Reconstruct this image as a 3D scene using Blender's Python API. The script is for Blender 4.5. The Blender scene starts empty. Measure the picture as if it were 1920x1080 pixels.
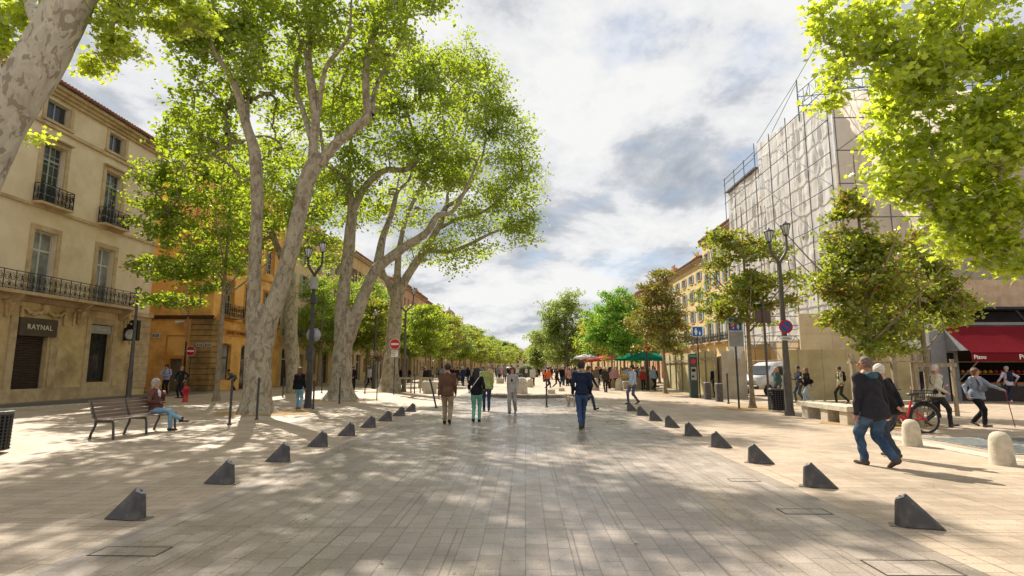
import bpy, bmesh, math, random
import numpy as np
from math import sin, cos, tan, pi, radians, sqrt, atan, atan2, exp
from mathutils import Vector, Matrix, noise as mnoise

S = bpy.context.scene
COL = S.collection
RNG = np.random.default_rng(7)
random.seed(7)

# ------------------------------------------------------------------ camera
EYE = 1.6
FPX = 1050.0
TILT = atan(150 / 1050)
YAW = atan(26 * cos(TILT) / 1050)
FW = np.array([-sin(YAW) * cos(TILT), cos(YAW) * cos(TILT), sin(TILT)])
RT = np.array([cos(YAW), sin(YAW), 0.0])
UP = np.cross(RT, FW)
cam_d = bpy.data.cameras.new('camera')
cam_d.sensor_width = 36
cam_d.lens = 36 * FPX / 1920
cam_d.clip_start = 0.1
cam_d.clip_end = 3000
cam = bpy.data.objects.new('camera', cam_d)
cam.location = (0, 0, EYE)
cam.rotation_euler = (pi / 2 + TILT, 0, YAW)
COL.objects.link(cam)
S.camera = cam
S.render.resolution_x, S.render.resolution_y = 1024, 576

# ------------------------------------------------------------------ sky and sun
SUN_EL = radians(46)
SUN_AZ = atan2(-0.45, 0.89)          # clockwise from +Y (negative: towards -X)
sdir = Vector((sin(SUN_AZ) * cos(SUN_EL), cos(SUN_AZ) * cos(SUN_EL), sin(SUN_EL)))
w = bpy.data.worlds.new('World')
S.world = w
w.use_nodes = True
nt = w.node_tree
nt.nodes.clear()
def N(t, ty, **kw):
    n = t.nodes.new(ty)
    for k, v in kw.items():
        if k in n.inputs.keys():
            n.inputs[k].default_value = v
        else:
            setattr(n, k, v)
    return n
def L(t, a, b):
    t.links.new(a, b)
def ramp(t, src, stops, interp='LINEAR'):
    r = t.nodes.new('ShaderNodeValToRGB')
    r.color_ramp.interpolation = interp
    e = r.color_ramp.elements
    while len(e) < len(stops):
        e.new(0.5)
    for i, (p, c) in enumerate(stops):
        e[i].position = p
        e[i].color = (c, c, c, 1) if isinstance(c, (int, float)) else (*c, 1)
    L(t, src, r.inputs[0])
    return r.outputs[0]
def math_(t, op, a, b=0.0, clamp=False):
    n = t.nodes.new('ShaderNodeMath')
    n.operation = op
    n.use_clamp = clamp
    for i, v in enumerate((a, b)):
        if isinstance(v, (int, float)):
            n.inputs[i].default_value = v
        else:
            L(t, v, n.inputs[i])
    return n.outputs[0]

sky = N(nt, 'ShaderNodeTexSky')
sky.sky_type = 'NISHITA'
sky.sun_disc = False
sky.sun_elevation = SUN_EL
sky.sun_rotation = SUN_AZ
tc = N(nt, 'ShaderNodeTexCoord')
sep = N(nt, 'ShaderNodeSeparateXYZ')
L(nt, tc.outputs['Generated'], sep.inputs[0])
zz = math_(nt, 'MAXIMUM', math_(nt, 'ADD', sep.outputs[2], 0.28), 0.05)
comb = N(nt, 'ShaderNodeCombineXYZ')
L(nt, math_(nt, 'DIVIDE', sep.outputs[0], zz), comb.inputs[0])
L(nt, math_(nt, 'DIVIDE', sep.outputs[1], zz), comb.inputs[1])
cn1 = N(nt, 'ShaderNodeTexNoise', Scale=1.7, Detail=14.0, Roughness=0.64, Distortion=0.25)
mp = N(nt, 'ShaderNodeMapping')
mp.inputs['Location'].default_value = (5.3, 2.1, 0)
L(nt, comb.outputs[0], mp.inputs[0])
L(nt, mp.outputs[0], cn1.inputs['Vector'])
cn2 = N(nt, 'ShaderNodeTexNoise', Scale=3.6, Detail=10.0, Roughness=0.55, Distortion=0.1)
mp2 = N(nt, 'ShaderNodeMapping')
mp2.inputs['Location'].default_value = (1.7, 9.4, 3)
L(nt, comb.outputs[0], mp2.inputs[0])
L(nt, mp2.outputs[0], cn2.inputs['Vector'])
shade = math_(nt, 'ADD', math_(nt, 'MULTIPLY', cn1.outputs['Fac'], 0.6), math_(nt, 'MULTIPLY', cn2.outputs['Fac'], 0.4))
ccol = ramp(nt, shade, [(0.40, (0.45, 0.50, 0.57)), (0.46, (0.66, 0.69, 0.74)), (0.505, (0.92, 0.93, 0.945)), (0.56, (1.05, 1.045, 1.03))])
cover = ramp(nt, cn2.outputs['Fac'], [(0.30, 0.65), (0.45, 1.0)])
bg1 = N(nt, 'ShaderNodeBackground', Strength=0.10)
L(nt, sky.outputs[0], bg1.inputs[0])
bg2 = N(nt, 'ShaderNodeBackground', Strength=0.55)
L(nt, ccol, bg2.inputs[0])
mx = N(nt, 'ShaderNodeMixShader')
L(nt, cover, mx.inputs[0])
L(nt, bg1.outputs[0], mx.inputs[1])
L(nt, bg2.outputs[0], mx.inputs[2])
wo = N(nt, 'ShaderNodeOutputWorld')
L(nt, mx.outputs[0], wo.inputs[0])

sl = bpy.data.lights.new('sun', 'SUN')
sl.energy = 5.0
sl.angle = radians(0.55)
sl.color = (1.0, 0.93, 0.82)
sun = bpy.data.objects.new('sun', sl)
sun.rotation_euler = sdir.to_track_quat('Z', 'Y').to_euler()
COL.objects.link(sun)
S.view_settings.view_transform = 'Standard'
S.view_settings.look = 'None'
S.view_settings.exposure = 0.70
S.view_settings.gamma = 1.0
S.render.engine = 'CYCLES'
S.cycles.max_bounces = 6
S.cycles.diffuse_bounces = 3
S.cycles.glossy_bounces = 2
S.cycles.transmission_bounces = 4
S.cycles.transparent_max_bounces = 6

# ------------------------------------------------------------------ measuring helpers (metres from photograph sight lines)
def ray(px, py):
    return FW + RT * ((px - 960) / FPX) + UP * ((540 - py) / FPX)
E0 = np.array([0, 0, EYE])
def G(px, py, z=0.0):
    r = ray(px, py)
    return Vector(E0 + r * ((z - EYE) / r[2]))
def AY(px, py, Y):
    r = ray(px, py)
    return Vector(E0 + r * (Y / r[1]))
def AX(px, py, X):
    r = ray(px, py)
    return Vector(E0 + r * (X / r[0]))

# ------------------------------------------------------------------ materials
def lin(h):
    h = h.lstrip('#')
    c = [int(h[i:i + 2], 16) / 255 for i in (0, 2, 4)]
    return tuple(x / 12.92 if x <= 0.04045 else ((x + 0.055) / 1.055) ** 2.4 for x in c)
MATS = {}
def mat(name, c1, c2=None, rough=0.7, scale=3.0, detail=6, bump=0.0, bscale=None, metal=0.0, spec=0.5, stain=None, stain_scale=0.5, stain_amt=0.5, stretch=None, c3=None, lo=0.38, hi=0.62):
    if name in MATS:
        return MATS[name]
    m = bpy.data.materials.new(name)
    MATS[name] = m
    m.use_nodes = True
    t = m.node_tree
    b = t.nodes['Principled BSDF']
    b.inputs['Roughness'].default_value = rough
    b.inputs['Metallic'].default_value = metal
    b.inputs['Specular IOR Level'].default_value = spec
    c1 = lin(c1) if isinstance(c1, str) else c1
    c2 = c1 if c2 is None else (lin(c2) if isinstance(c2, str) else c2)
    tcn = N(t, 'ShaderNodeTexCoord')
    mpn = N(t, 'ShaderNodeMapping')
    if stretch:
        mpn.inputs['Scale'].default_value = stretch
    L(t, tcn.outputs['Object'], mpn.inputs[0])
    n1 = N(t, 'ShaderNodeTexNoise', Scale=scale, Detail=float(detail), Roughness=0.6)
    L(t, mpn.outputs[0], n1.inputs['Vector'])
    out = ramp(t, n1.outputs['Fac'], [(lo, c1), (hi, c2)])
    if stain:
        sc = lin(stain) if isinstance(stain, str) else stain
        n2 = N(t, 'ShaderNodeTexNoise', Scale=stain_scale, Detail=8.0, Roughness=0.65)
        L(t, mpn.outputs[0], n2.inputs['Vector'])
        f = ramp(t, n2.outputs['Fac'], [(0.48, 0.0), (0.66, stain_amt)])
        mi = N(t, 'ShaderNodeMix', data_type='RGBA')
        L(t, f, mi.inputs[0])
        L(t, out, mi.inputs[6])
        mi.inputs[7].default_value = (*sc, 1)
        out = mi.outputs[2]
    L(t, out, b.inputs['Base Color'])
    if bump:
        bn = N(t, 'ShaderNodeTexNoise', Scale=float(bscale or scale * 4), Detail=5.0)
        L(t, mpn.outputs[0], bn.inputs['Vector'])
        bb = N(t, 'ShaderNodeBump', Strength=bump, Distance=0.02)
        L(t, bn.outputs['Fac'], bb.inputs['Height'])
        L(t, bb.outputs[0], b.inputs['Normal'])
    return m

def leaf_mat(name, dark, light, trans, tf=0.45, extra=None):
    if name in MATS:
        return MATS[name]
    m = bpy.data.materials.new(name)
    MATS[name] = m
    m.use_nodes = True
    t = m.node_tree
    t.nodes.clear()
    g = N(t, 'ShaderNodeNewGeometry')
    tcn = N(t, 'ShaderNodeTexCoord')
    n1 = N(t, 'ShaderNodeTexNoise', Scale=0.55, Detail=3.0)
    L(t, tcn.outputs['Object'], n1.inputs['Vector'])
    f = math_(t, 'ADD', math_(t, 'MULTIPLY', g.outputs['Random Per Island'], 0.55), math_(t, 'MULTIPLY', n1.outputs['Fac'], 0.6))
    stops = [(0.25, dark), (0.75, light)]
    tst = [(0.25, tuple(x * 0.7 for x in trans)), (0.75, trans)]
    if extra:
        stops = [(0.2, dark), (0.5, light), (0.70, light), (0.86, extra)]
        tst = [(0.25, tuple(x * 0.7 for x in trans)), (0.68, trans), (0.86, tuple(x * 1.6 for x in extra))]
    c = ramp(t, f, stops)
    c2 = ramp(t, f, tst)
    d = N(t, 'ShaderNodeBsdfDiffuse')
    L(t, c, d.inputs[0])
    tr = N(t, 'ShaderNodeBsdfTranslucent')
    L(t, c2, tr.inputs[0])
    a = N(t, 'ShaderNodeMixShader')
    a.inputs[0].default_value = tf
    L(t, d.outputs[0], a.inputs[1])
    L(t, tr.outputs[0], a.inputs[2])
    gl = N(t, 'ShaderNodeBsdfGlossy', Roughness=0.45)
    gl.inputs[0].default_value = (1, 1, 1, 1)
    a2 = N(t, 'ShaderNodeMixShader')
    a2.inputs[0].default_value = 0.05
    L(t, a.outputs[0], a2.inputs[1])
    L(t, gl.outputs[0], a2.inputs[2])
    o = N(t, 'ShaderNodeOutputMaterial')
    L(t, a2.outputs[0], o.inputs[0])
    return m

# ------------------------------------------------------------------ object helpers
def tag(o, label=None, cat=None, group=None, kind=None):
    if label: o['label'] = label
    if cat: o['category'] = cat
    if group: o['group'] = group
    if kind: o['kind'] = kind
    return o
def empty(name, loc, label, cat, group=None, rz=0.0):
    o = bpy.data.objects.new(name, None)
    o.empty_display_size = 0.2
    o.location = loc
    o.rotation_euler = (0, 0, rz)
    COL.objects.link(o)
    return tag(o, label, cat, group)
def link(name, me, parent=None, loc=None):
    o = bpy.data.objects.new(name, me)
    COL.objects.link(o)
    if parent: o.parent = parent
    if loc is not None: o.location = loc
    return o
def children(o):
    return [c for c in list(COL.objects) if c.parent == o]
def dup(root, loc, rz=0.0, label=None, group=None, scale=None, kids=None):
    r = root.copy(); COL.objects.link(r)
    r.location = loc; r.rotation_euler = (0, 0, rz)
    if scale: r.scale = (scale,) * 3 if isinstance(scale, (int, float)) else scale
    if label: r['label'] = label
    if group: r['group'] = group
    for ch in (KIDS.get(root.name) or root.children):
        c = ch.copy(); COL.objects.link(c); c.parent = r
        for g in ch.children:
            d = g.copy(); COL.objects.link(d); d.parent = c
    return r
KIDS = {}

class MB:
    """collects boxes, bars, tubes in plain lists; build() links ONE mesh"""
    def __init__(s):
        s.v = []; s.f = []; s.sm = []; s.mi = []; s.cur = 0
    def add(s, vs, fs, smooth=False):
        o = len(s.v)
        s.v += [tuple(v) for v in vs]
        s.f += [tuple(i + o for i in f) for f in fs]
        s.sm += [smooth] * len(fs)
        s.mi += [s.cur] * len(fs)
        return s
    def box(s, x0, x1, y0, y1, z0, z1):
        v = [(x0, y0, z0), (x1, y0, z0), (x1, y1, z0), (x0, y1, z0), (x0, y0, z1), (x1, y0, z1), (x1, y1, z1), (x0, y1, z1)]
        return s.add(v, [(0, 3, 2, 1), (4, 5, 6, 7), (0, 1, 5, 4), (1, 2, 6, 5), (2, 3, 7, 6), (3, 0, 4, 7)])
    def cbox(s, x0, x1, y0, y1, z0, z1, c=0.01):
        """box with chamfered vertical and top edges"""
        pts = [(x0 + c, y0), (x1 - c, y0), (x1, y0 + c), (x1, y1 - c), (x1 - c, y1), (x0 + c, y1), (x0, y1 - c), (x0, y0 + c)]
        cx, cy = (x0 + x1) / 2, (y0 + y1) / 2
        v = [(x, y, z0) for x, y in pts] + [(x, y, z1 - c) for x, y in pts]
        v += [(cx + (x - cx) * (1 - 2 * c / (x1 - x0)), cy + (y - cy) * (1 - 2 * c / (y1 - y0)), z1) for x, y in pts]
        f = [tuple(reversed(range(8))), tuple(range(16, 24))]
        for k in (0, 8):
            f += [(k + i, k + (i + 1) % 8, k + 8 + (i + 1) % 8, k + 8 + i) for i in range(8)]
        return s.add(v, f)
    def obox(s, M, sx, sy, sz):
        """box centred at origin of matrix M"""
        v = [M @ Vector((x * sx / 2, y * sy / 2, z * sz / 2)) for x, y, z in ((-1, -1, -1), (1, -1, -1), (1, 1, -1), (-1, 1, -1), (-1, -1, 1), (1, -1, 1), (1, 1, 1), (-1, 1, 1))]
        return s.add(v, [(0, 3, 2, 1), (4, 5, 6, 7), (0, 1, 5, 4), (1, 2, 6, 5), (2, 3, 7, 6), (3, 0, 4, 7)])
    def bar(s, a, b, wx, wy=None):
        """rectangular bar from a to b"""
        a = Vector(a); b = Vector(b); d = b - a
        q = d.to_track_quat('Z', 'Y').to_matrix().to_4x4()
        M = Matrix.Translation((a + b) / 2) @ q
        return s.obox(M, wx, wy or wx, d.length)
    def tube(s, pts, rad, n=8, caps=True, smooth=True, flat=None):
        pts = [Vector(p) for p in pts]
        if isinstance(rad, (int, float)): rad = [rad] * len(pts)
        vs = []; fs = []
        prev = None
        for i, p in enumerate(pts):
            a = pts[max(0, i - 1)]; b = pts[min(len(pts) - 1, i + 1)]
            d = (b - a)
            if d.length < 1e-9: d = Vector((0, 0, 1))
            d.normalize()
            if prev is None:
                u = d.orthogonal().normalized()
            else:
                u = (prev - d * prev.dot(d))
                if u.length < 1e-6: u = d.orthogonal()
                u.normalize()
            prev = u
            vv = d.cross(u)
            for k in range(n):
                t = 2 * pi * k / n
                vs.append(p + (u * cos(t) + vv * sin(t)) * rad[i])
        m = len(pts)
        for i in range(m - 1):
            for k in range(n):
                fs.append((i * n + k, i * n + (k + 1) % n, (i + 1) * n + (k + 1) % n, (i + 1) * n + k))
        s.add(vs, fs, smooth)
        if caps:
            s.add(vs[:n], [tuple(reversed(range(n)))])
            s.add(vs[-n:], [tuple(range(n))])
        return s
    def lathe(s, prof, n=16, c=(0, 0, 0), smooth=True, sx=1, sy=1):
        vs = []
        for r, z in prof:
            for k in range(n):
                t = 2 * pi * k / n
                vs.append((c[0] + r * cos(t) * sx, c[1] + r * sin(t) * sy, c[2] + z))
        fs = []
        for i in range(len(prof) - 1):
            for k in range(n):
                fs.append((i * n + k, i * n + (k + 1) % n, (i + 1) * n + (k + 1) % n, (i + 1) * n + k))
        s.add(vs, fs, smooth)
        s.add(vs[:n], [tuple(reversed(range(n)))]); s.add(vs[-n:], [tuple(range(n))])
        return s
    def prism(s, poly, axis, a, b):
        """polygon in the plane perpendicular to axis ('x': (y,z), 'y': (x,z), 'z': (x,y)), extruded a..b"""
        def P(p, t):
            return {'x': (t, p[0], p[1]), 'y': (p[0], t, p[1]), 'z': (p[0], p[1], t)}[axis]
        n = len(poly)
        vs = [P(p, a) for p in poly] + [P(p, b) for p in poly]
        fs = [tuple(reversed(range(n))), tuple(range(n, 2 * n))] + [(i, (i + 1) % n, n + (i + 1) % n, n + i) for i in range(n)]
        return s.add(vs, fs)
    def ring(s, c, R, r, axis='y', n=24, m=6):
        c = Vector(c)
        pts = []
        for k in range(n + 1):
            t = 2 * pi * k / n
            pts.append(c + {'y': Vector((cos(t) * R, 0, sin(t) * R)), 'x': Vector((0, cos(t) * R, sin(t) * R)), 'z': Vector((cos(t) * R, sin(t) * R, 0))}[axis])
        return s.tube(pts, r, m, caps=False)
    def xf(s, M):
        s.v = [tuple(M @ Vector(v)) for v in s.v]
        return s
    def mesh(s, name, m):
        me = bpy.data.meshes.new(name)
        me.from_pydata(s.v, [], s.f)
        me.polygons.foreach_set('use_smooth', s.sm)
        for q in (m if isinstance(m, (list, tuple)) else [m]):
            me.materials.append(q)
        me.polygons.foreach_set('material_index', s.mi)
        me.update()
        return me
    def build(s, name, m, parent=None, loc=None):
        return link(name, s.mesh(name, m), parent, loc)
def recalc(o):
    bm = bmesh.new(); bm.from_mesh(o.data)
    bmesh.ops.recalc_face_normals(bm, faces=bm.faces)
    bm.to_mesh(o.data); bm.free()
    return o

def fast_mesh(name, V, F, m, smooth=False):
    """V (n,3), F (k,j) numpy"""
    me = bpy.data.meshes.new(name)
    k, j = F.shape
    me.vertices.add(len(V)); me.vertices.foreach_set('co', np.asarray(V, dtype=np.float32).ravel())
    me.loops.add(k * j); me.loops.foreach_set('vertex_index', np.asarray(F, dtype=np.int32).ravel())
    me.polygons.add(k)
    me.polygons.foreach_set('loop_start', np.arange(0, k * j, j, dtype=np.int32))
    me.polygons.foreach_set('loop_total', np.full(k, j, dtype=np.int32))
    me.polygons.foreach_set('use_smooth', np.full(k, smooth))
    me.materials.append(m)
    me.update(calc_edges=True)
    return me

def text_mesh(txt, size, depth=0.01, spacing=1.0, bold=0.0):
    cu = bpy.data.curves.new('t', 'FONT')
    cu.body = txt; cu.size = size; cu.extrude = depth / 2; cu.align_x = 'CENTER'; cu.align_y = 'CENTER'
    cu.space_character = spacing; cu.offset = bold; cu.resolution_u = 2
    o = bpy.data.objects.new('t', cu)
    COL.objects.link(o)
    bpy.context.view_layer.update()
    me = bpy.data.meshes.new_from_object(o.evaluated_get(bpy.context.evaluated_depsgraph_get()))
    bpy.data.objects.remove(o)
    bpy.data.curves.remove(cu)
    return me
def text_obj(name, txt, size, m, parent, M, depth=0.012, spacing=1.0, bold=0.0):
    me = text_mesh(txt, size, depth, spacing, bold)
    me.transform(M)
    me.materials.clear(); me.materials.append(m)
    return link(name, me, parent)
# ================================================================== SETTING: ground, paving, roads
def paving_mat(name, c1, c2, mortar, bw, bh, rot, rough, rough2, seam=True, tint=None, bump=0.25, msize=0.006, stain='#6b5a45', samt=0.35):
    m = bpy.data.materials.new(name); m.use_nodes = True
    t = m.node_tree; b = t.nodes['Principled BSDF']
    tcn = N(t, 'ShaderNodeTexCoord')
    mpn = N(t, 'ShaderNodeMapping'); mpn.inputs['Rotation'].default_value = (0, 0, rot)
    L(t, tcn.outputs['Object'], mpn.inputs[0])
    # a slight wobble so the joints are not ruler straight
    wn = N(t, 'ShaderNodeTexNoise', Scale=1.3, Detail=2.0)
    L(t, tcn.outputs['Object'], wn.inputs['Vector'])
    wv = N(t, 'ShaderNodeVectorMath', operation='MULTIPLY_ADD')
    L(t, wn.outputs['Color'], wv.inputs[0]); wv.inputs[1].default_value = (0.02, 0.02, 0); L(t, mpn.outputs[0], wv.inputs[2])
    br = N(t, 'ShaderNodeTexBrick', Scale=1.0)
    br.inputs['Brick Width'].default_value = bw; br.inputs['Row Height'].default_value = bh
    br.inputs['Mortar Size'].default_value = msize; br.inputs['Mortar Smooth'].default_value = 0.35
    br.inputs['Bias'].default_value = 0.0
    br.offset = 0.37; br.offset_frequency = 2
    br.inputs['Color1'].default_value = (*lin(c1), 1); br.inputs['Color2'].default_value = (*lin(c2), 1)
    br.inputs['Mortar'].default_value = (*lin(mortar), 1)
    L(t, wv.outputs[0], br.inputs['Vector'])
    n1 = N(t, 'ShaderNodeTexNoise', Scale=0.45, Detail=9.0, Roughness=0.65)
    L(t, tcn.outputs['Object'], n1.inputs['Vector'])
    st = N(t, 'ShaderNodeMix', data_type='RGBA', blend_type='MULTIPLY')
    st.inputs[0].default_value = 1.0
    L(t, br.outputs['Color'], st.inputs[6])
    L(t, ramp(t, n1.outputs['Fac'], [(0.30, (0.70, 0.69, 0.68)), (0.5, (0.97, 0.96, 0.95)), (0.70, (1.1, 1.07, 1.03))]), st.inputs[7])
    n2 = N(t, 'ShaderNodeTexNoise', Scale=55.0, Detail=4.0)
    L(t, tcn.outputs['Object'], n2.inputs['Vector'])
    sp = N(t, 'ShaderNodeMix', data_type='RGBA', blend_type='MULTIPLY'); sp.inputs[0].default_value = 1.0
    L(t, st.outputs[2], sp.inputs[6])
    L(t, ramp(t, n2.outputs['Fac'], [(0.33, (0.80, 0.79, 0.78)), (0.6, (1.05, 1.05, 1.05))]), sp.inputs[7])
    # dirt patches, with a shape of their own
    n3 = N(t, 'ShaderNodeTexNoise', Scale=0.8, Detail=8.0, Roughness=0.7, Distortion=0.6)
    mp3 = N(t, 'ShaderNodeMapping'); mp3.inputs['Location'].default_value = (3.1, 7.7, 0); mp3.inputs['Scale'].default_value = (1, 0.5, 1)
    L(t, tcn.outputs['Object'], mp3.inputs[0]); L(t, mp3.outputs[0], n3.inputs['Vector'])
    di = N(t, 'ShaderNodeMix', data_type='RGBA')
    L(t, ramp(t, n3.outputs['Fac'], [(0.52, 0.0), (0.75, samt)]), di.inputs[0])
    L(t, sp.outputs[2], di.inputs[6]); di.inputs[7].default_value = (*lin(stain), 1)
    # gum spots and scuffs
    vo = N(t, 'ShaderNodeTexVoronoi', Scale=3.1, Randomness=1.0); L(t, tcn.outputs['Object'], vo.inputs['Vector'])
    vr = ramp(t, vo.outputs['Distance'], [(0.035, 0.55), (0.06, 0.0)])
    dm = N(t, 'ShaderNodeMix', data_type='RGBA'); L(t, vr, dm.inputs[0]); L(t, di.outputs[2], dm.inputs[6]); dm.inputs[7].default_value = (*lin('#5d5348'), 1)
    col = dm.outputs[2]
    h = br.outputs['Fac']
    if seam:
        b2 = N(t, 'ShaderNodeTexBrick', Scale=1.0)
        b2.inputs['Brick Width'].default_value = 1.13; b2.inputs['Row Height'].default_value = 2.06
        b2.inputs['Mortar Size'].default_value = 0.009; b2.inputs['Mortar Smooth'].default_value = 0.2
        b2.offset = 0.43
        mpb = N(t, 'ShaderNodeMapping'); mpb.inputs['Location'].default_value = (0.2, 0.28, 0)
        L(t, tcn.outputs['Object'], mpb.inputs[0]); L(t, mpb.outputs[0], b2.inputs['Vector'])
        mm = N(t, 'ShaderNodeMix', data_type='RGBA')
        L(t, math_(t, 'MULTIPLY', b2.outputs['Fac'], 0.5), mm.inputs[0]); L(t, col, mm.inputs[6]); mm.inputs[7].default_value = (*lin('#4a4036'), 1)
        col = mm.outputs[2]
        h = math_(t, 'MAXIMUM', h, b2.outputs['Fac'])
    L(t, col, b.inputs['Base Color'])
    n4 = N(t, 'ShaderNodeTexNoise', Scale=1.1, Detail=7.0, Roughness=0.7)
    mp4 = N(t, 'ShaderNodeMapping'); mp4.inputs['Scale'].default_value = (1.0, 0.45, 1)
    L(t, tcn.outputs['Object'], mp4.inputs[0]); L(t, mp4.outputs[0], n4.inputs['Vector'])
    L(t, ramp(t, n4.outputs['Fac'], [(0.38, rough), (0.62, rough2)]), b.inputs['Roughness'])
    b.inputs['Specular IOR Level'].default_value = 0.4
    bb = N(t, 'ShaderNodeBump', Strength=bump, Distance=0.006)
    hh = math_(t, 'ADD', math_(t, 'MULTIPLY', h, -1.0), math_(t, 'MULTIPLY', n2.outputs['Fac'], 0.5))
    L(t, hh, bb.inputs['Height'])
    L(t, bb.outputs[0], b.inputs['Normal'])
    return m

M_CENTRE = paving_mat('centre_paving', '#b0a498', '#9c9084', '#807468', 0.33, 0.20, pi / 2, 0.20, 0.46, tint=1)
M_SIDE = paving_mat('side_paving', '#bcaa94', '#aa9882', '#8b7b67', 0.40, 0.20, 0.0, 0.5, 0.75, seam=True, bump=0.35)
M_SIDE2 = paving_mat('far_paving', '#b9a792', '#a9977f', '#8b7a62', 0.9, 0.4, 0.0, 0.55, 0.8, seam=False)

def sheet(name, pts, z, m, kind='structure'):
    b = MB(); b.add([(x, y, z) for x, y in pts], [tuple(range(len(pts)))])
    o = b.build(name, m); o['kind'] = kind
    return o
def rect(x0, x1, y0, y1):
    return [(x0, y0), (x1, y0), (x1, y1), (x0, y1)]
M_GROUND = mat('ground_soil', '#8d8068', '#9c8f78', 0.9, 0.3)
sheet('ground', rect(-900, 900, -300, 1500), -0.012, M_GROUND)
sheet('pavement', rect(-21.4, 24, -12, 62), 0.0, M_SIDE)
sheet('avenue_pavement', rect(-21.4, 24, 62, 420), 0.0, M_SIDE2)
sheet('central_paving', rect(-3.9, 3.6, -12, 40), 0.004, M_CENTRE)
M_ASPH = mat('street_asphalt', '#5b544b', '#6a6258', 0.85, 4.0, bump=0.3, bscale=60, stain='#47413a', stain_scale=0.6)
sheet('side_road', [(-21.4, -12), (-21.4, 36.2), (-40, 36.2), (-40, 37.7), (-21.4, 37.7), (-21.4, 36.2), (-21.398, -12)][:0] or rect(-23.0, -20.2, -12, 37.2), 0.004, M_ASPH)
sheet('cross_road', rect(-60, -21.4, 34.9, 38.9), 0.0, M_ASPH)
# pale kerb drawn along the left road: low granite stones in a gentle curve
kb = MB()
kp = [Vector((-20.9 + 0.045 * i + 0.008 * i * i * 0.3, 14 + i * 0.62, 0)) for i in range(24)]
for i in range(23):
    a, b_ = kp[i], kp[i + 1]
    d = (b_ - a).normalized(); a2 = a + d * 0.006; b2 = b_ - d * 0.006
    kb.bar(a2 + Vector((0, 0, 0.03)), b2 + Vector((0, 0, 0.03)), 0.28, 0.07)
M_KERB = mat('kerb_stone', '#c4baa8', '#aba08c', 0.75, 6.0, bump=0.2)
o = kb.build('kerb', M_KERB); o['kind'] = 'structure'
# steel service covers let into the paving on the right, and thin framed covers
M_COVER = mat('galvanised_cover', '#757672', '#8a8b85', 0.75, 8.0, metal=0.1, bump=0.2)
cx0, cy0 = G(1775, 822).x, 0
cv = MB()
for i in range(3):
    for j in range(2):
        x0, y0 = 9.1 + i * 1.15, 11.0 + j * 1.25
        cv.box(x0, x0 + 1.12, y0, y0 + 1.22, 0.004, 0.014 + 0.004 * ((i + j) % 2))
        for k in range(9):
            cv.box(x0 + 0.06, x0 + 1.06, y0 + 0.09 + k * 0.125, y0 + 0.12 + k * 0.125, 0.014, 0.024)
o = cv.build('service_cover', M_COVER); tag(o, 'large ribbed grey metal cover panels let into the paving beside the pale stone bollards', 'service cover')
sheet('pale_kerb_strip', [(8.3, 10.2), (8.75, 10.2), (8.75, 14.6), (8.3, 14.9)], 0.005, M_KERB)
M_JOINT = mat('dark_joint', '#3b342c', '#4a4238', 0.9, 9.0)
M_INLAY = mat('inlay_stone', '#8e867b', '#a0978a', 0.6, 12.0, bump=0.2)
def cover(px, py, sx, sy, label):
    c = G(px, py)
    b = MB()
    t = 0.012
    b.box(c.x - sx / 2, c.x + sx / 2, c.y - sy / 2, c.y - sy / 2 + t, 0.0045, 0.0085)
    b.box(c.x - sx / 2, c.x + sx / 2, c.y + sy / 2 - t, c.y + sy / 2, 0.0045, 0.0085)
    b.box(c.x - sx / 2, c.x - sx / 2 + t, c.y - sy / 2 + t, c.y + sy / 2 - t, 0.0045, 0.0085)
    b.box(c.x + sx / 2 - t, c.x + sx / 2, c.y - sy / 2 + t, c.y + sy / 2 - t, 0.0045, 0.0085)
    b.cur = 1
    b.box(c.x - sx / 2 + t, c.x + sx / 2 - t, c.y - sy / 2 + t, c.y + sy / 2 - t, 0.0045, 0.0065)
    o = b.build('paving_cover', [M_JOINT, M_SIDE if abs(c.x) > 3.6 else M_CENTRE]); tag(o, label, 'access cover', 'access covers in the paving')
cover(1508, 960, 0.52, 0.24, 'thin dark framed cover in the paving left of the nearest right hand wedge bollard')
cover(1710, 1066, 0.62, 0.36, 'framed cover at the bottom right corner of the paving')
cover(245, 1035, 0.6, 0.25, 'framed cover at the bottom left of the paving below the nearest left wedge bollard')
cover(1395, 901, 0.42, 0.2, 'small framed cover in the paving beyond the second right wedge bollard')
# small dark leaves and litter on the paving
lm = MB()
for i in range(260):
    y = 4 + 22 * random.random() ** 1.4; x = random.uniform(-10, 11)
    s = random.uniform(0.008, 0.024); a = random.uniform(0, 6.28)
    lm.add([(x + s * cos(a + k * 1.57) * (1 if k % 2 else 0.5), y + s * sin(a + k * 1.57) * (1 if k % 2 else 0.5), 0.008 + 0.004 * random.random()) for k in range(4)], [(0, 1, 2, 3)])
o = lm.build('fallen_leaves', mat('leaf_litter', '#4c4029', '#6a5a33', 0.9, 3.0)); o['kind'] = 'stuff'
# ================================================================== BUILDINGS
def frame_mat(o, u, w_):
    """local (u along, w outwards, z up) -> world"""
    u = Vector(u).normalized(); w_ = Vector(w_).normalized()
    return Matrix(((u.x, w_.x, 0, o[0]), (u.y, w_.y, 0, o[1]), (0, 0, 1, o[2] if len(o) > 2 else 0), (0, 0, 0, 1)))

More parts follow.
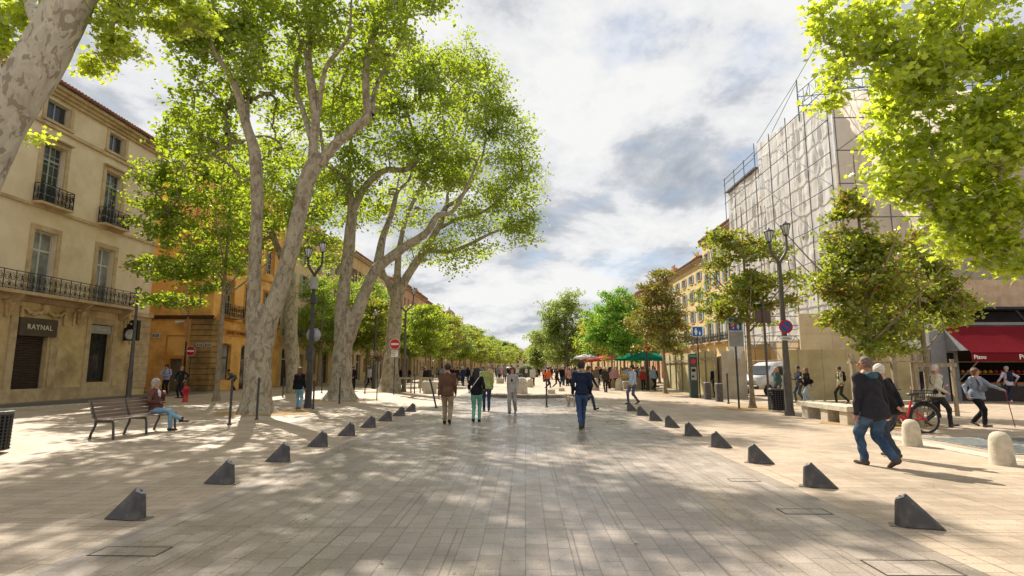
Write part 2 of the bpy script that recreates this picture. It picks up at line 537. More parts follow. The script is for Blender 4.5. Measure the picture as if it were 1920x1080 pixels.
def wall_cells(mb, u0, u1, z0, z1, openings, thick=0.35, wf=0.0):
    """wall slab with real openings (u0,u1,z0,z1); front face at w=wf"""
    us = sorted(set([u0, u1] + [v for o in openings for v in o[:2] if u0 < v < u1]))
    zs = sorted(set([z0, z1] + [v for o in openings for v in o[2:4] if z0 < v < z1]))
    for j in range(len(zs) - 1):
        run = None
        for i in range(len(us) - 1):
            cu, cz = (us[i] + us[i + 1]) / 2, (zs[j] + zs[j + 1]) / 2
            solid = not any(o[0] < cu < o[1] and o[2] < cz < o[3] for o in openings)
            if solid:
                if run is None: run = us[i]
            if (not solid or i == len(us) - 2) and run is not None:
                mb.box(run, us[i + 1] if solid else us[i], wf - thick, wf, zs[j], zs[j + 1]); run = None
    return mb

M_WHITE = mat('window_paint', '#c9c7bd', '#b5b3a9', 0.5, 5.0)
M_GREYWIN = mat('grey_window_paint', '#8f9290', '#a3a6a2', 0.5, 5.0)
def glass_mat(name, c, r=0.06):
    m = bpy.data.materials.new(name); m.use_nodes = True
    t = m.node_tree; b = t.nodes['Principled BSDF']
    b.inputs['Roughness'].default_value = r; b.inputs['IOR'].default_value = 1.6
    tcn = N(t, 'ShaderNodeTexCoord')
    n = N(t, 'ShaderNodeTexNoise', Scale=1.1, Detail=3.0)
    L(t, tcn.outputs['Object'], n.inputs['Vector'])
    L(t, ramp(t, n.outputs['Fac'], [(0.4, tuple(x * .5 for x in c)), (0.62, c)]), b.inputs['Base Color'])
    bb = N(t, 'ShaderNodeBump', Strength=0.08, Distance=0.02)
    n2 = N(t, 'ShaderNodeTexNoise', Scale=2.5, Detail=1.0)
    L(t, tcn.outputs['Object'], n2.inputs['Vector']); L(t, n2.outputs['Fac'], bb.inputs['Height']); L(t, bb.outputs[0], b.inputs['Normal'])
    return m
M_PANE = glass_mat('dark_pane', (0.045, 0.05, 0.055))
M_PANE_PALE = glass_mat('curtained_pane', (0.30, 0.31, 0.31), 0.1)
M_IRON = mat('wrought_iron', '#17171a', '#26262a', 0.5, 20.0)
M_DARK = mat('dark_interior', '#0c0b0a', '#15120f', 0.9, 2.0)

def window(parent, M, u0, u1, z0, z1, w_=-0.22, cols=2, rows=4, mat_f=None, pane=None, transom=None, bar=0.028, rail=0.06):
    f = MB()
    mat_f = mat_f or M_WHITE; pane = pane or M_PANE
    f.box(u0, u0 + rail, w_ - .05, w_, z0, z1); f.box(u1 - rail, u1, w_ - .05, w_, z0, z1)
    f.box(u0 + rail, u1 - rail, w_ - .05, w_, z1 - rail, z1); f.box(u0 + rail, u1 - rail, w_ - .05, w_, z0, z0 + rail)
    um = (u0 + u1) / 2
    f.box(um - rail * .6, um + rail * .6, w_ - .048, w_ + .006, z0 + rail, z1 - rail)
    if transom:
        f.box(u0 + rail, u1 - rail, w_ - .046, w_ + .012, transom - .05, transom + .05)
    for s in (0, 1):
        a = u0 + rail if s == 0 else um + rail * .6; b = um - rail * .6 if s == 0 else u1 - rail
        for k in range(1, cols):
            x = a + (b - a) * k / cols
            f.box(x - bar / 2, x + bar / 2, w_ - .04, w_ - .008, z0 + rail, z1 - rail)
        for k in range(1, rows):
            z = z0 + (z1 - z0) * k / rows
            if transom and abs(z - transom) < .12: continue
            f.box(a, b, w_ - .042, w_ - .006, z - bar / 2, z + bar / 2)
    f.xf(M)
    fo = f.build('window', mat_f, parent)
    p = MB(); p.box(u0 + .01, u1 - .01, w_ - .034, w_ - .024, z0 + .01, z1 - .01); p.xf(M)
    p.build('pane', pane, fo)
    return fo

def railing(parent, M, u0, u1, z0, h, w0, w1, panel=0.55, name='railing'):
    """wrought iron balcony rail with scrolls, front at w1 and short returns"""
    b = MB()
    def seg(a, c, fn):
        ln = (Vector(c) - Vector(a)).length
        n = max(1, round(ln / panel))
        for z in (z0 + 0.04, z0 + h):
            b.bar((*a, z), (*c, z), 0.045 if z > z0 + .5 else .03, 0.03)
        b.bar((*a, z0 + h * .86), (*c, z0 + h * .86), 0.015)
        d = (Vector(c) - Vector(a)) / n
        for i in range(n + 1):
            p = Vector(a) + d * i
            b.bar((p.x, p.y, z0), (p.x, p.y, z0 + h), 0.028)
        for i in range(n):
            p0 = Vector(a) + d * i
            def Q(s, t): q = p0 + d * s; return (q.x, q.y, z0 + h * t)
            for sgn in (0, 1):
                pts = []
                for k in range(15):
                    t = k / 14; an = t * 3.6 * pi; r = 0.05 + 0.20 * (1 - t)
                    s = 0.27 + r * cos(an) * 0.95; zt = 0.62 + r * sin(an) * .9
                    if sgn: s = 1 - s
                    pts.append(Q(s, zt))
                b.tube(pts, 0.014, 4, caps=False)
                pts = []
                for k in range(12):
                    t = k / 11; an = pi + t * 3 * pi; r = 0.04 + 0.17 * (1 - t)
                    s = 0.28 + r * cos(an); zt = 0.24 + r * sin(an) * .8
                    if sgn: s = 1 - s
                    pts.append(Q(s, zt))
                b.tube(pts, 0.014, 4, caps=False)
            b.bar(Q(.5, 0), Q(.5, .86), 0.016)
            b.tube([Q(.5, .15), Q(.62, .43), Q(.5, .75), Q(.38, .43), Q(.5, .15)], 0.009, 4, caps=False)
    seg((u0, w1), (u1, w1), 0)
    seg((u0, w0), (u0, w1 - .02), 0); seg((u1, w0), (u1, w1 - .02), 0)
    b.xf(M)
    return b.build(name, M_IRON, parent)

def roof_tiles(parent, M, u0, u1, z, over, depth, rise, m, pitch=0.22):
    """tiled eave and slope: rows of half round tiles"""
    b = MB()
    n = int((u1 - u0) / pitch)
    b.prism([(over, z), (over, z + .05), (-depth, z + rise + .05), (-depth, z + rise)], 'x', u0, u1)
    for i in range(n):
        u = u0 + pitch * (i + .5)
        pts = [(u, over + .05, z + .07), (u, -depth, z + rise + .07)]
        b.tube(pts, pitch * .38, 6, caps=True)
    b.xf(M)
    return recalc(b.build('roof', m, parent))
def chimney(parent, M, u, w_, z, sx, sy, h, m, pots=3):
    b = MB(); b.box(u - sx / 2, u + sx / 2, w_ - sy / 2, w_ + sy / 2, z, z + h); b.box(u - sx / 2 - .05, u + sx / 2 + .05, w_ - sy / 2 - .05, w_ + sy / 2 + .05, z + h - .25, z + h - .1)
    for k in range(pots):
        b.lathe([(.13, 0), (.11, .5)], 8, (u - sx / 2 + sx * (k + .5) / pots, w_, z + h))
    b.xf(M); return b.build('chimney', m, parent)

M_TILE = mat('roof_tiles', '#9b6b4c', '#7d5540', 0.85, 1.5, stain='#5d4a3c', stain_scale=1.0)
M_CREAM = mat('cream_render', '#dcc6a6', '#e4d2b4', 0.85, 0.9, stain='#b59a78', stain_scale=0.35, stain_amt=0.5, bump=0.15, bscale=14)
M_STONE = mat('ochre_ashlar', '#c2a672', '#d4b98a', 0.85, 1.6, stain='#80633a', stain_scale=0.55, stain_amt=0.6, bump=0.35, bscale=9)
M_TRIM = mat('trim_stone', '#c9b08b', '#b79c74', 0.8, 2.4, stain='#84694a', stain_scale=0.8, stain_amt=0.5, bump=0.25, bscale=12)
M_ORANGE = mat('orange_render', '#ecb868', '#e0a753', 0.9, 0.8, stain='#97672f', stain_scale=0.4, stain_amt=0.6, bump=0.12, bscale=14)
M_SHUT = mat('roller_shutter', '#4a4038', '#57493d', 0.5, 3.0, metal=0.4, stretch=(1, 1, 3))
M_SIGN = mat('dark_sign_board', '#463a2c', '#524535', 0.6, 3.0)
M_LETTER = mat('pale_letters', '#d8cdb4', '#c9bb9c', 0.4, 10.0)
M_SHOPW = mat('shop_frame', '#2a1d14', '#35261b', 0.4, 6.0)

# ---- cream corner building (left), facade plane x = XF facing +x. local u = world y, w = +x
XF = -23.8
MF = frame_mat((XF, 0, 0), (0, 1, 0), (1, 0, 0))
bld = empty('corner_building', (XF - 4, 28, 0), 'cream rendered four storey corner building with ochre stone ground floor and iron balconies', 'building')
I = Matrix.Translation((-(XF - 4), -28, 0))
MFl = I @ MF
U0, U1 = 17.0, 34.7
doors = [(25.6, 27.35, 0.0, 3.98), (30.05, 31.6, 0.83, 4.0), (20.2, 22.0, 0, 3.98)]
w1 = [(25.9, 27.25, 5.15, 8.3), (30.0, 31.25, 5.15, 8.3), (21.6, 22.9, 5.15, 8.3)]
w2 = [(25.85, 27.2, 9.72, 12.75), (30.0, 31.3, 9.72, 12.75), (21.6, 22.9, 9.72, 12.75)]
w3 = [(25.75, 27.2, 13.95, 15.0), (29.95, 31.25, 13.95, 15.05), (21.6, 22.9, 13.95, 15.0)]
b = MB(); wall_cells(b, U0, U1, 4.95, 15.55, w1 + w2 + w3)
b.box(U0, U1 - .0, -9, -.35, 4.95, 15.5)
# carve rooms as dark backing is provided behind each window instead
b.xf(MFl); b.build('upper_wall', M_CREAM, bld)
b = MB(); wall_cells(b, U0, U1 + .06, 0, 4.9, doors, 0.5, 0.06)
b.box(U0, U1 + .03, -9, -.44, 0, 4.9)
b.xf(MFl); b.build('ground_floor_wall', M_STONE, bld)
# north/south end walls come from the solid body. quoins at the corner, string courses, cornice
b = MB()
for i in range(12):
    z = 0.42 + i * 0.37; 
    b.box(33.05 + (.0 if i % 2 else .25), U1 + .10, .06, .11, z + .012, z + .358)
b.box(U0, 33.0, .06, .16, 0.0, 0.62)
b.box(U0, U1 + .14, .06, .24, 4.72, 4.95)
b.box(U0, U1 + .04, 0, .10, 9.35, 9.5)
b.box(U0, U1 + .05, 0, .12, 13.55, 13.72)
for k, (d, z0_, z1_) in enumerate([(.16, 15.2, 15.36), (.30, 15.36, 15.52), (.46, 15.52, 15.70)]):
    b.box(U0, U1 + d, -.01 * k, d, z0_, z1_)
for (a, c, z0_, z1_) in w1 + w2:
    b.box(a - .24, a - .002, 0, .055, z0_ - .25, z1_ + .25); b.box(c + .002, c + .24, 0, .055, z0_ - .25, z1_ + .25)
    b.box(a, c, 0, .055, z1_ + .002, z1_ + .25)
    if z0_ > 9: b.box(a - .26, c + .28, 0, .2, z1_ + .25, z1_ + .33)
for (a, c, z0_, z1_) in w3:
    b.box(a - .2, a - .002, 0, .05, z0_ - .1, z1_ + .12); b.box(c + .002, c + .2, 0, .05, z0_ - .1, z1_ + .12)
    b.box(a - .25, c + .25, 0, .12, z0_ - .16, z0_ - .02)
for (a, c, z0_, z1_) in doors[1:2]:
    b.box(a - .35, a - .05, .06, .12, z0_ - .35, z1_ + .35); b.box(c + .05, c + .35, .06, .12, z0_ - .35, z1_ + .35)
    b.box(a - .05, c + .05, .06, .12, z1_ + .05, z1_ + .35); b.box(a - .05, c + .05, .06, .12, z0_ - .35, z0_ - .05)
for (a, c, z0_, z1_) in (doors[0], doors[2]):
    b.box(a - .45, a - .08, .06, .14, 0.02, z1_ + .05); b.box(c + .12, c + .55, .06, .14, 0.02, z1_ + .05)
b.xf(MFl); b.build('stone_trim', M_TRIM, bld)
# carved garlands, masks and brackets over the doors
for du in (0, -5.8):
    for sgn in (-1, 1):
        b = MB()
        pts = [(26.9 + du + sgn * (.05 + 1.15 * t), .14 + .06 * sin(t * 9), 4.42 - .22 * sin(pi * t) + .05 * sin(t * 23)) for t in [k / 12 for k in range(13)]]
        b.tube(pts, [0.05 + .05 * sin(pi * k / 12) + .02 * (k % 2) for k in range(13)], 7)
        b.tube([(26.9 + du + sgn * 1.25, .14, 4.5 - .1 * k) for k in range(9)], [.07, .09, .06, .1, .06, .09, .05, .07, .03], 7)
        b.xf(MFl); b.build('garland', M_STONE, bld)
    b = MB(); b.lathe([(.02, -.22), (.13, -.12), (.19, .02), (.15, .16), (.2, .22), (.05, .3)], 10, (26.9 + du, .16, 4.42)); b.xf(MFl); b.build('carved_mask', M_STONE, bld)
for u in (29.05, 32.55, 24.9, 23.1):
    b = MB(); b.lathe([(.04, -.7), (.13, -.6), (.10, -.4), (.17, -.2), (.14, -.05), (.24, .0), (.24, .08)], 10, (u, .15, 4.6))
    b.tube([(u, .22, 4.66), (u, .36, 4.45), (u, .3, 4.2), (u, .2, 4.05)], [.16, .13, .1, .05], 8); b.xf(MFl); b.build('console_bracket', M_STONE, bld)
for sx_ in (-1,):
    b = MB(); b.tube([(28.75 + sx_ * .0, .12, 4.5 - .12 * k) for k in range(7)], [.05, .09, .06, .1, .06, .08, .03], 7)
b.xf(MFl); b.build('garland', M_STONE, bld)
# windows
for i, (a, c, z0_, z1_) in enumerate(w1):
    window(bld, MFl, a, c, z0_, z1_, -.25, 1, 1, M_WHITE, M_PANE_PALE if i != 2 else M_PANE, transom=z0_ + 2.2, rail=.08)
for i, (a, c, z0_, z1_) in enumerate(w2):
    window(bld, MFl, a, c, z0_, z1_, -.25, 2, 6, M_GREYWIN, M_PANE, transom=z0_ + 2.25, rail=.07)
for (a, c, z0_, z1_) in w3:
    window(bld, MFl, a, c, z0_, z1_, -.25, 1, 1, M_GREYWIN, M_PANE)
# balconies
b = MB(); b.box(U0, 32.3, .02, .95, 4.951, 5.10)
for u in (18.5, 21, 23.1, 24.9, 29.0, 32.1): b.prism([(.07, 4.3), (.3, 4.45), (.8, 4.9), (.8, 4.951), (.07, 4.951)], 'x', u - .1, u + .1)
b.xf(MFl); b.build('balcony_slab', M_TRIM, bld)
railing(bld, MFl, U0, 32.25, 5.1, .85, .1, .9, .6)
for (a, c) in ((25.55, 27.5), (29.7, 31.6), (21.3, 23.2)):
    b = MB(); b.box(a, c, .0, .5, 9.5, 9.62); b.xf(MFl); b.build('balcony_slab', M_TRIM, bld)
    railing(bld, MFl, a + .02, c - .02, 9.62, .88, .06, .46, .5)
# doors: roller shutter with the RAYNAL board, second shop with a window
for k, (a, c) in enumerate(((25.6, 27.35), (20.2, 22.0))):
    b = MB()
    nz = 26
    for i in range(nz):
        z = 0.02 + i * 3.1 / nz
        b.prism([(-.2, z), (-.16, z + .03), (-.15, z + .08), (-.2, z + 3.1 / nz - .004)], 'x', a + .02, c - .02)
    b.xf(MFl); recalc(b.build('roller_shutter', M_SHUT, bld))
    b = MB(); b.cbox(a - .03, c + .32, -.1, .22, 3.12, 3.98, .02); b.xf(MFl); sb = b.build('sign_board', M_SIGN, bld)
    if k == 0:
        T = MFl @ Matrix.Translation((26.95, .232, 3.56)) @ Matrix(((-1, 0, 0, 0), (0, 0, 1, 0), (0, 1, 0, 0), (0, 0, 0, 1))).to_4x4()
        # text x must run towards -y?  seen from +x the reader's right is +y
        T = MFl @ Matrix.Translation((26.62, .236, 3.54)) @ Matrix(((1, 0, 0, 0), (0, 0, -1, 0), (0, 1, 0, 0), (0, 0, 0, 1)))
        text_obj('lettering', 'RAYNAL', .34, M_LETTER, sb, T, .02, 1.15, .006)
        bpy.context.view_layer.update()
a, c, z0_, z1_ = doors[1]
b = MB(); b.box(a, a + .07, -.3, -.2, z0_, z1_); b.box(c - .07, c, -.3, -.2, z0_, z1_); b.box(a + .07, c - .07, -.3, -.2, z1_ - .07, z1_); b.box(a + .07, c - .07, -.3, -.2, z0_, z0_ + .07)
b.xf(MFl); sf = b.build('shop_window', M_SHOPW, bld)
b = MB(); b.box(a + .02, c - .02, -.27, -.26, z0_ + .02, z1_ - .02); b.xf(MFl); b.build('pane', M_PANE, sf)
b = MB()
for i in range(26): b.bar((a + .08, -.17, z0_ + .12 + i * .094), (c - .08, -.17, z0_ + .12 + i * .094), .014)
for i in range(5): b.bar((a + .1 + i * .33, -.165, z0_ + .08), (a + .1 + i * .33, -.165, z0_ + 2.55), .014)
b.xf(MFl); b.build('security_grille', M_IRON, sf)
b = MB(); b.cbox(a + .03, c - .05, -.19, .04, 3.5, 3.95, .015); b.xf(MFl); sb2 = b.build('sign_board', mat('silver_sign', '#8f8d88', '#a19f99', .4, 4.0), bld)
T = MFl @ Matrix.Translation(((a + c) / 2, .052, 3.72)) @ Matrix(((1, .25, 0, 0), (0, 0, -1, 0), (0, 1, 0, 0), (0, 0, 0, 1)))
text_obj('lettering', 'Cartier', .27, M_LETTER, sb2, T, .015, .95)
roof_tiles(bld, MFl, U0, U1 + .4, 15.72, .62, 6, 2.0, M_TILE)
# black clock box bracketed off the facade
ck = empty('clock_sign', (XF + .52, 32.6, 3.8), 'black square clock box with a white face on the ochre ground floor wall', 'clock')
b = MB(); b.cbox(-.42, .42, -.12, .12, -.60, .60, .02); b.build('case', mat('clock_black', '#101110', '#1b1c1b', .35, 4.0), ck)
b = MB(); b.bar((-.48, 0, -.5), (-.48, 0, .55), .05); b.build('bracket', M_IRON, ck)
b = MB(); b.lathe([(.30, 0), (.30, .03), (.27, .035), (.0, .035)], 28); b.xf(Matrix.Translation((-.02, -.122, -.25)) @ Matrix.Rotation(pi / 2, 4, 'X'))
dl = b.build('dial', mat('clock_face', '#d9d9d2', '#c9c9c0', .4, 3.0), ck)
b = MB(); b.ring((-.02, -.160, -.25), .262, .006, 'y', 28, 5)
for k in range(12):
    a_ = k * pi / 6; b.bar((-.02 + .21 * sin(a_), -.163, -.25 + .21 * cos(a_)), (-.02 + .262 * sin(a_), -.163, -.25 + .262 * cos(a_)), .014)
b.build('hour_marks', M_IRON, dl)
b = MB()
b.bar((-.02, -.165, -.25), (-.10, -.165, -.12), .016); b.bar((-.02, -.165, -.25), (.10, -.165, -.08), .012)
b.build('hands', M_IRON, dl)
b = MB(); b.lathe([(.07, 0), (.07, .02)], 6); b.xf(Matrix.Translation((0, -.125, .38)) @ Matrix.Rotation(pi / 2, 4, 'X')); b.build('emblem', M_LETTER, ck)
# small lantern bracket on the corner
def wall_lantern(loc, label):
    o = empty('wall_lantern', loc, label, 'lantern')
    b = MB(); b.tube([(0, 0, 0), (.3, 0, .12), (.5, 0, .1), (.55, 0, .0)], .02, 6); b.tube([(0, 0, -.35), (.15, 0, -.15), (.4, 0, .05)], .015, 6); b.build('bracket', M_IRON, o)
    b = MB(); b.lathe([(.03, .02), (.18, -.08), (.20, -.12)], 6, (.55, 0, 0)); b.lathe([(.10, -.55), (.12, -.5)], 6, (.55, 0, 0))
    for k in range(6):
        a_ = k * pi / 3; b.bar((.55 + .18 * cos(a_), .18 * sin(a_), -.12), (.55 + .11 * cos(a_), .11 * sin(a_), -.5), .014)
    b.build('lantern_frame', M_IRON, o)
    b = MB(); b.lathe([(.10, -.5), (.17, -.12)], 6, (.55, 0, 0), smooth=False); b.build('lantern_glass', M_PANE_PALE, o)
    return o
wall_lantern((XF + .12, 34.3, 6.0), 'black wall lantern on the corner of the cream building')

# ---- ochre corner house: south wall (faces camera) and street facade
ob = empty('ochre_house', (-27, 44, 0), 'tall orange ochre corner house with stone banded corner, arches and a drainpipe', 'building')
OI = Matrix.Translation((27, -44, 0))
YS = 38.8; XO = -22.05; OY1 = 49.5; OH = 16.6
MS = OI @ frame_mat((0, YS, 0), (1, 0, 0), (0, -1, 0))      # u = x, w = -y
MO = OI @ frame_mat((XO, 0, 0), (0, 1, 0), (1, 0, 0))       # u = y, w = +x
sdoor = (-24.85, -23.95, 0, 2.25)
b = MB(); wall_cells(b, -38, XO - .002, 0, OH, [sdoor], .3); b.box(-38, XO - .36, -10, -.3, 0, OH - .05)
b.xf(MS); b.build('side_wall', M_ORANGE, ob)
arch = [(40.0, 41.65), (43.1, 44.7), (46.2, 47.8)]
ow1 = [(39.95, 41.4, 5.5, 8.0), (43.2, 44.65, 5.5, 8.0), (46.3, 47.75, 5.5, 8.0)]
ow2 = [(a, c, 9.6, 11.9) for a, c, _, _ in ow1]; ow3 = [(a, c, 13.2, 14.9) for a, c, _, _ in ow1]
b = MB(); wall_cells(b, YS + .302, OY1, 0, OH, [(a, c, .0 if i else .75, 3.4) for i, (a, c) in enumerate(arch)] + ow1 + ow2 + ow3, .35)
b.box(YS + .32, OY1, -.45, -.351, 0, OH - .1)
b.xf(MO); b.build('street_wall', M_ORANGE, ob)
b = MB()   # segmental heads, string courses, cornice
for (a, c) in arch:
    n = 8
    for k in range(n):
        t0, t1 = k / n, (k + 1) / n
        za, zb = 3.4 - .28 * (2 * t0 - 1) ** 2 - .0, 3.4 - .28 * (2 * t1 - 1) ** 2
        b.prism([(a + (c - a) * t0, za), (a + (c - a) * t1, zb), (a + (c - a) * t1, 3.402), (a + (c - a) * t0, 3.402)], 'y', -.33, -.003)
b.box(YS + .3, OY1, 0, .09, 5.0, 5.18); b.box(YS + .3, OY1, 0, .07, 8.9, 9.02); b.box(YS + .3, OY1, 0, .4, OH - .3, OH); b.box(YS + .3, OY1, 0, .25, OH - .5, OH - .3)
for (a, c, z0_, z1_) in ow1 + ow2 + ow3:
    b.box(a - .17, a - .002, 0, .04, z0_ - .1, z1_ + .17); b.box(c + .002, c + .17, 0, .04, z0_ - .1, z1_ + .17); b.box(a, c, 0, .04, z1_ + .002, z1_ + .17)
b.xf(MO); recalc(b.build('ochre_trim', mat('ochre_trim', '#c98d3a', '#b87c2d', .85, 2.0, stain='#8a5c28', stain_amt=.5), ob))
b = MB()   # south side: dark string course, door case, raised panel
b.box(-38, XO + .12, .0, .10, 5.02, 5.16); b.box(-38, XO + .16, .0, .16, 5.16, 5.28)
b.xf(MS); b.build('string_course', mat('sooty_stone', '#5c4229', '#4b3722', .9, 3.0, stain='#33271a', stain_amt=.6), ob)
b = MB(); a, c, z0_, z1_ = sdoor
b.box(a - .22, a - .002, 0, .05, 0, z1_ + .22); b.box(c + .002, c + .22, 0, .05, 0, z1_ + .22); b.box(a, c, 0, .05, z1_ + .002, z1_ + .22)
b.box(-25.2, -25.13, 0, .04, 2.55, 3.9); b.box(-25.13, -23.72, 0, .04, 3.83, 3.9)
b.xf(MS); b.build('door_case', mat('ochre_trim'), ob) if False else b.build('door_case', MATS['ochre_trim'], ob)
b = MB(); b.box(a + .01, c - .01, -.25, -.2, 0.02, z1_ - .01); b.box(a + .12, c - .12, -.2, -.185, .2, 1.0); b.box(a + .12, c - .12, -.2, -.185, 1.15, 2.1); b.xf(MS); b.build('door', mat('grey_door', '#6b5b48', '#7a6a55', .7, 4.0), ob)
b = MB()   # banded corner stone up to the string course
M_BAND = mat('banded_stone', '#94733f', '#a88650', .9, 1.4, stain='#3f3222', stain_scale=.5, stain_amt=.75, bump=.3)
for i in range(13):
    z = i * .385
    b.cur = 0; b.box(-23.5, XO + .05, .0, .09, z + .03, z + .37); b.cur = 1; b.box(-23.49, XO + .02, .0, .055, z + .37, z + .415)
b.xf(MS); b.build('corner_stone', [M_BAND, M_JOINT], ob)
b = MB()
for i in range(13):
    z = i * .385
    b.cur = 0; b.box(YS + .0, YS + .95, .002, .09, z + .03, z + .37); b.cur = 1; b.box(YS, YS + .94, .002, .055, z + .37, z + .415)
b.xf(MO); b.build('corner_stone', [M_BAND, M_JOINT], ob)
b = MB(); b.tube([(-23.72, .1, 3.4 * k) for k in range(1, 6)], .055, 8); b.xf(MS); dp = b.build('drainpipe', mat('pink_pipe', '#b98a66', '#a97a58', .6, 3.0), ob)
b = MB(); b.tube([(-23.72, .1, 0), (-23.72, .1, 2.1)], .065, 8); b.tube([(-23.72, .1, 2.1), (-23.72, .1, 3.42)], .055, 8); b.xf(MS); b.build('pipe_shoe', M_IRON, dp)
b = MB(); b.tube([(-23.95, .1, 4.85), (-24.1, .35, 4.8), (-24.3, .6, 4.72)], [.04, .09, .1], 8); b.xf(MS); b.build('security_camera', M_WHITE, ob)
for (aa, cc, z0_, z1_) in ow1 + ow2 + ow3:
    window(ob, MO, aa, cc, z0_, z1_, -.22, 2, 5, M_WHITE, M_PANE)
for i, (aa, cc) in enumerate(arch):
    b = MB(); b.box(aa, aa + .06, -.3, -.24, .75 if i == 0 else 0, 3.4); b.box(cc - .06, cc, -.3, -.24, .75 if i == 0 else 0, 3.4); b.box(aa + .06, cc - .06, -.3, -.24, 2.3, 2.38)
    b.xf(MO); f_ = b.build('shop_window', M_SHOPW, ob)
    b = MB(); b.box(aa + .02, cc - .02, -.285, -.275, .75 if i == 0 else 0, 3.39); b.xf(MO); b.build('pane', M_PANE if i else M_PANE_PALE, f_)
for (aa, cc, z0_, z1_) in ow1:
    b = MB(); b.box(aa - .2, cc + .3, .0, .75, 5.18, 5.3); b.xf(MO); b.build('balcony_slab', M_BAND, ob)
    railing(ob, MO, aa - .18, cc + .28, 5.3, .85, .06, .7, .55)
b = MB(); b.box(40.2, 44.2, .0, .05, 3.95, 4.45); b.xf(MO); sb = b.build('sign_board', MATS['ochre_trim'], ob)
T = MO @ Matrix.Translation((42.2, .06, 4.2)) @ Matrix(((1, 0, 0, 0), (0, 0, -1, 0), (0, 1, 0, 0), (0, 0, 0, 1)))
text_obj('lettering', 'CREDIT LYONNAIS', .36, mat('brown_letters', '#5c3c18', '#6b4920', .5, 5.0), sb, T, .03)
roof_tiles(ob, MO, YS, OY1, OH, .55, 6, 2.0, M_TILE)
chimney(ob, MO, 44, -3, OH + .6, 1.4, .7, 2.0, M_ORANGE)
# street name plates
for (x, y, z, l) in ((-22.75, YS - .12, 3.2, 'small pale street name plate on the banded stone corner'), (-22.15, YS - .12, 3.2, 'smaller second name plate at the edge of the banded stone corner'), (XF + .9, 34.2, 3.6, 'small arrow plate beside the lamp on the cream building')):
    b = MB(); b.box(x - .25, x + .25, y - .02, y, z - .13, z + .13); b.cur = 1; b.box(x - .2, x + .2, y - .026, y - .0205, z - .08, z + .08)
    b.cur = 2; b.bar((x - .16, y - .03, z + .03), (x + .14, y - .03, z + .03), .012, .03); b.bar((x - .12, y - .03, z - .03), (x + .16, y - .03, z - .03), .012, .03)
    tag(b.build('name_plate', [M_WHITE, mat('plate_blue', '#26324d', '#1d2740', .4, 3.0), M_WHITE]), l, 'sign')

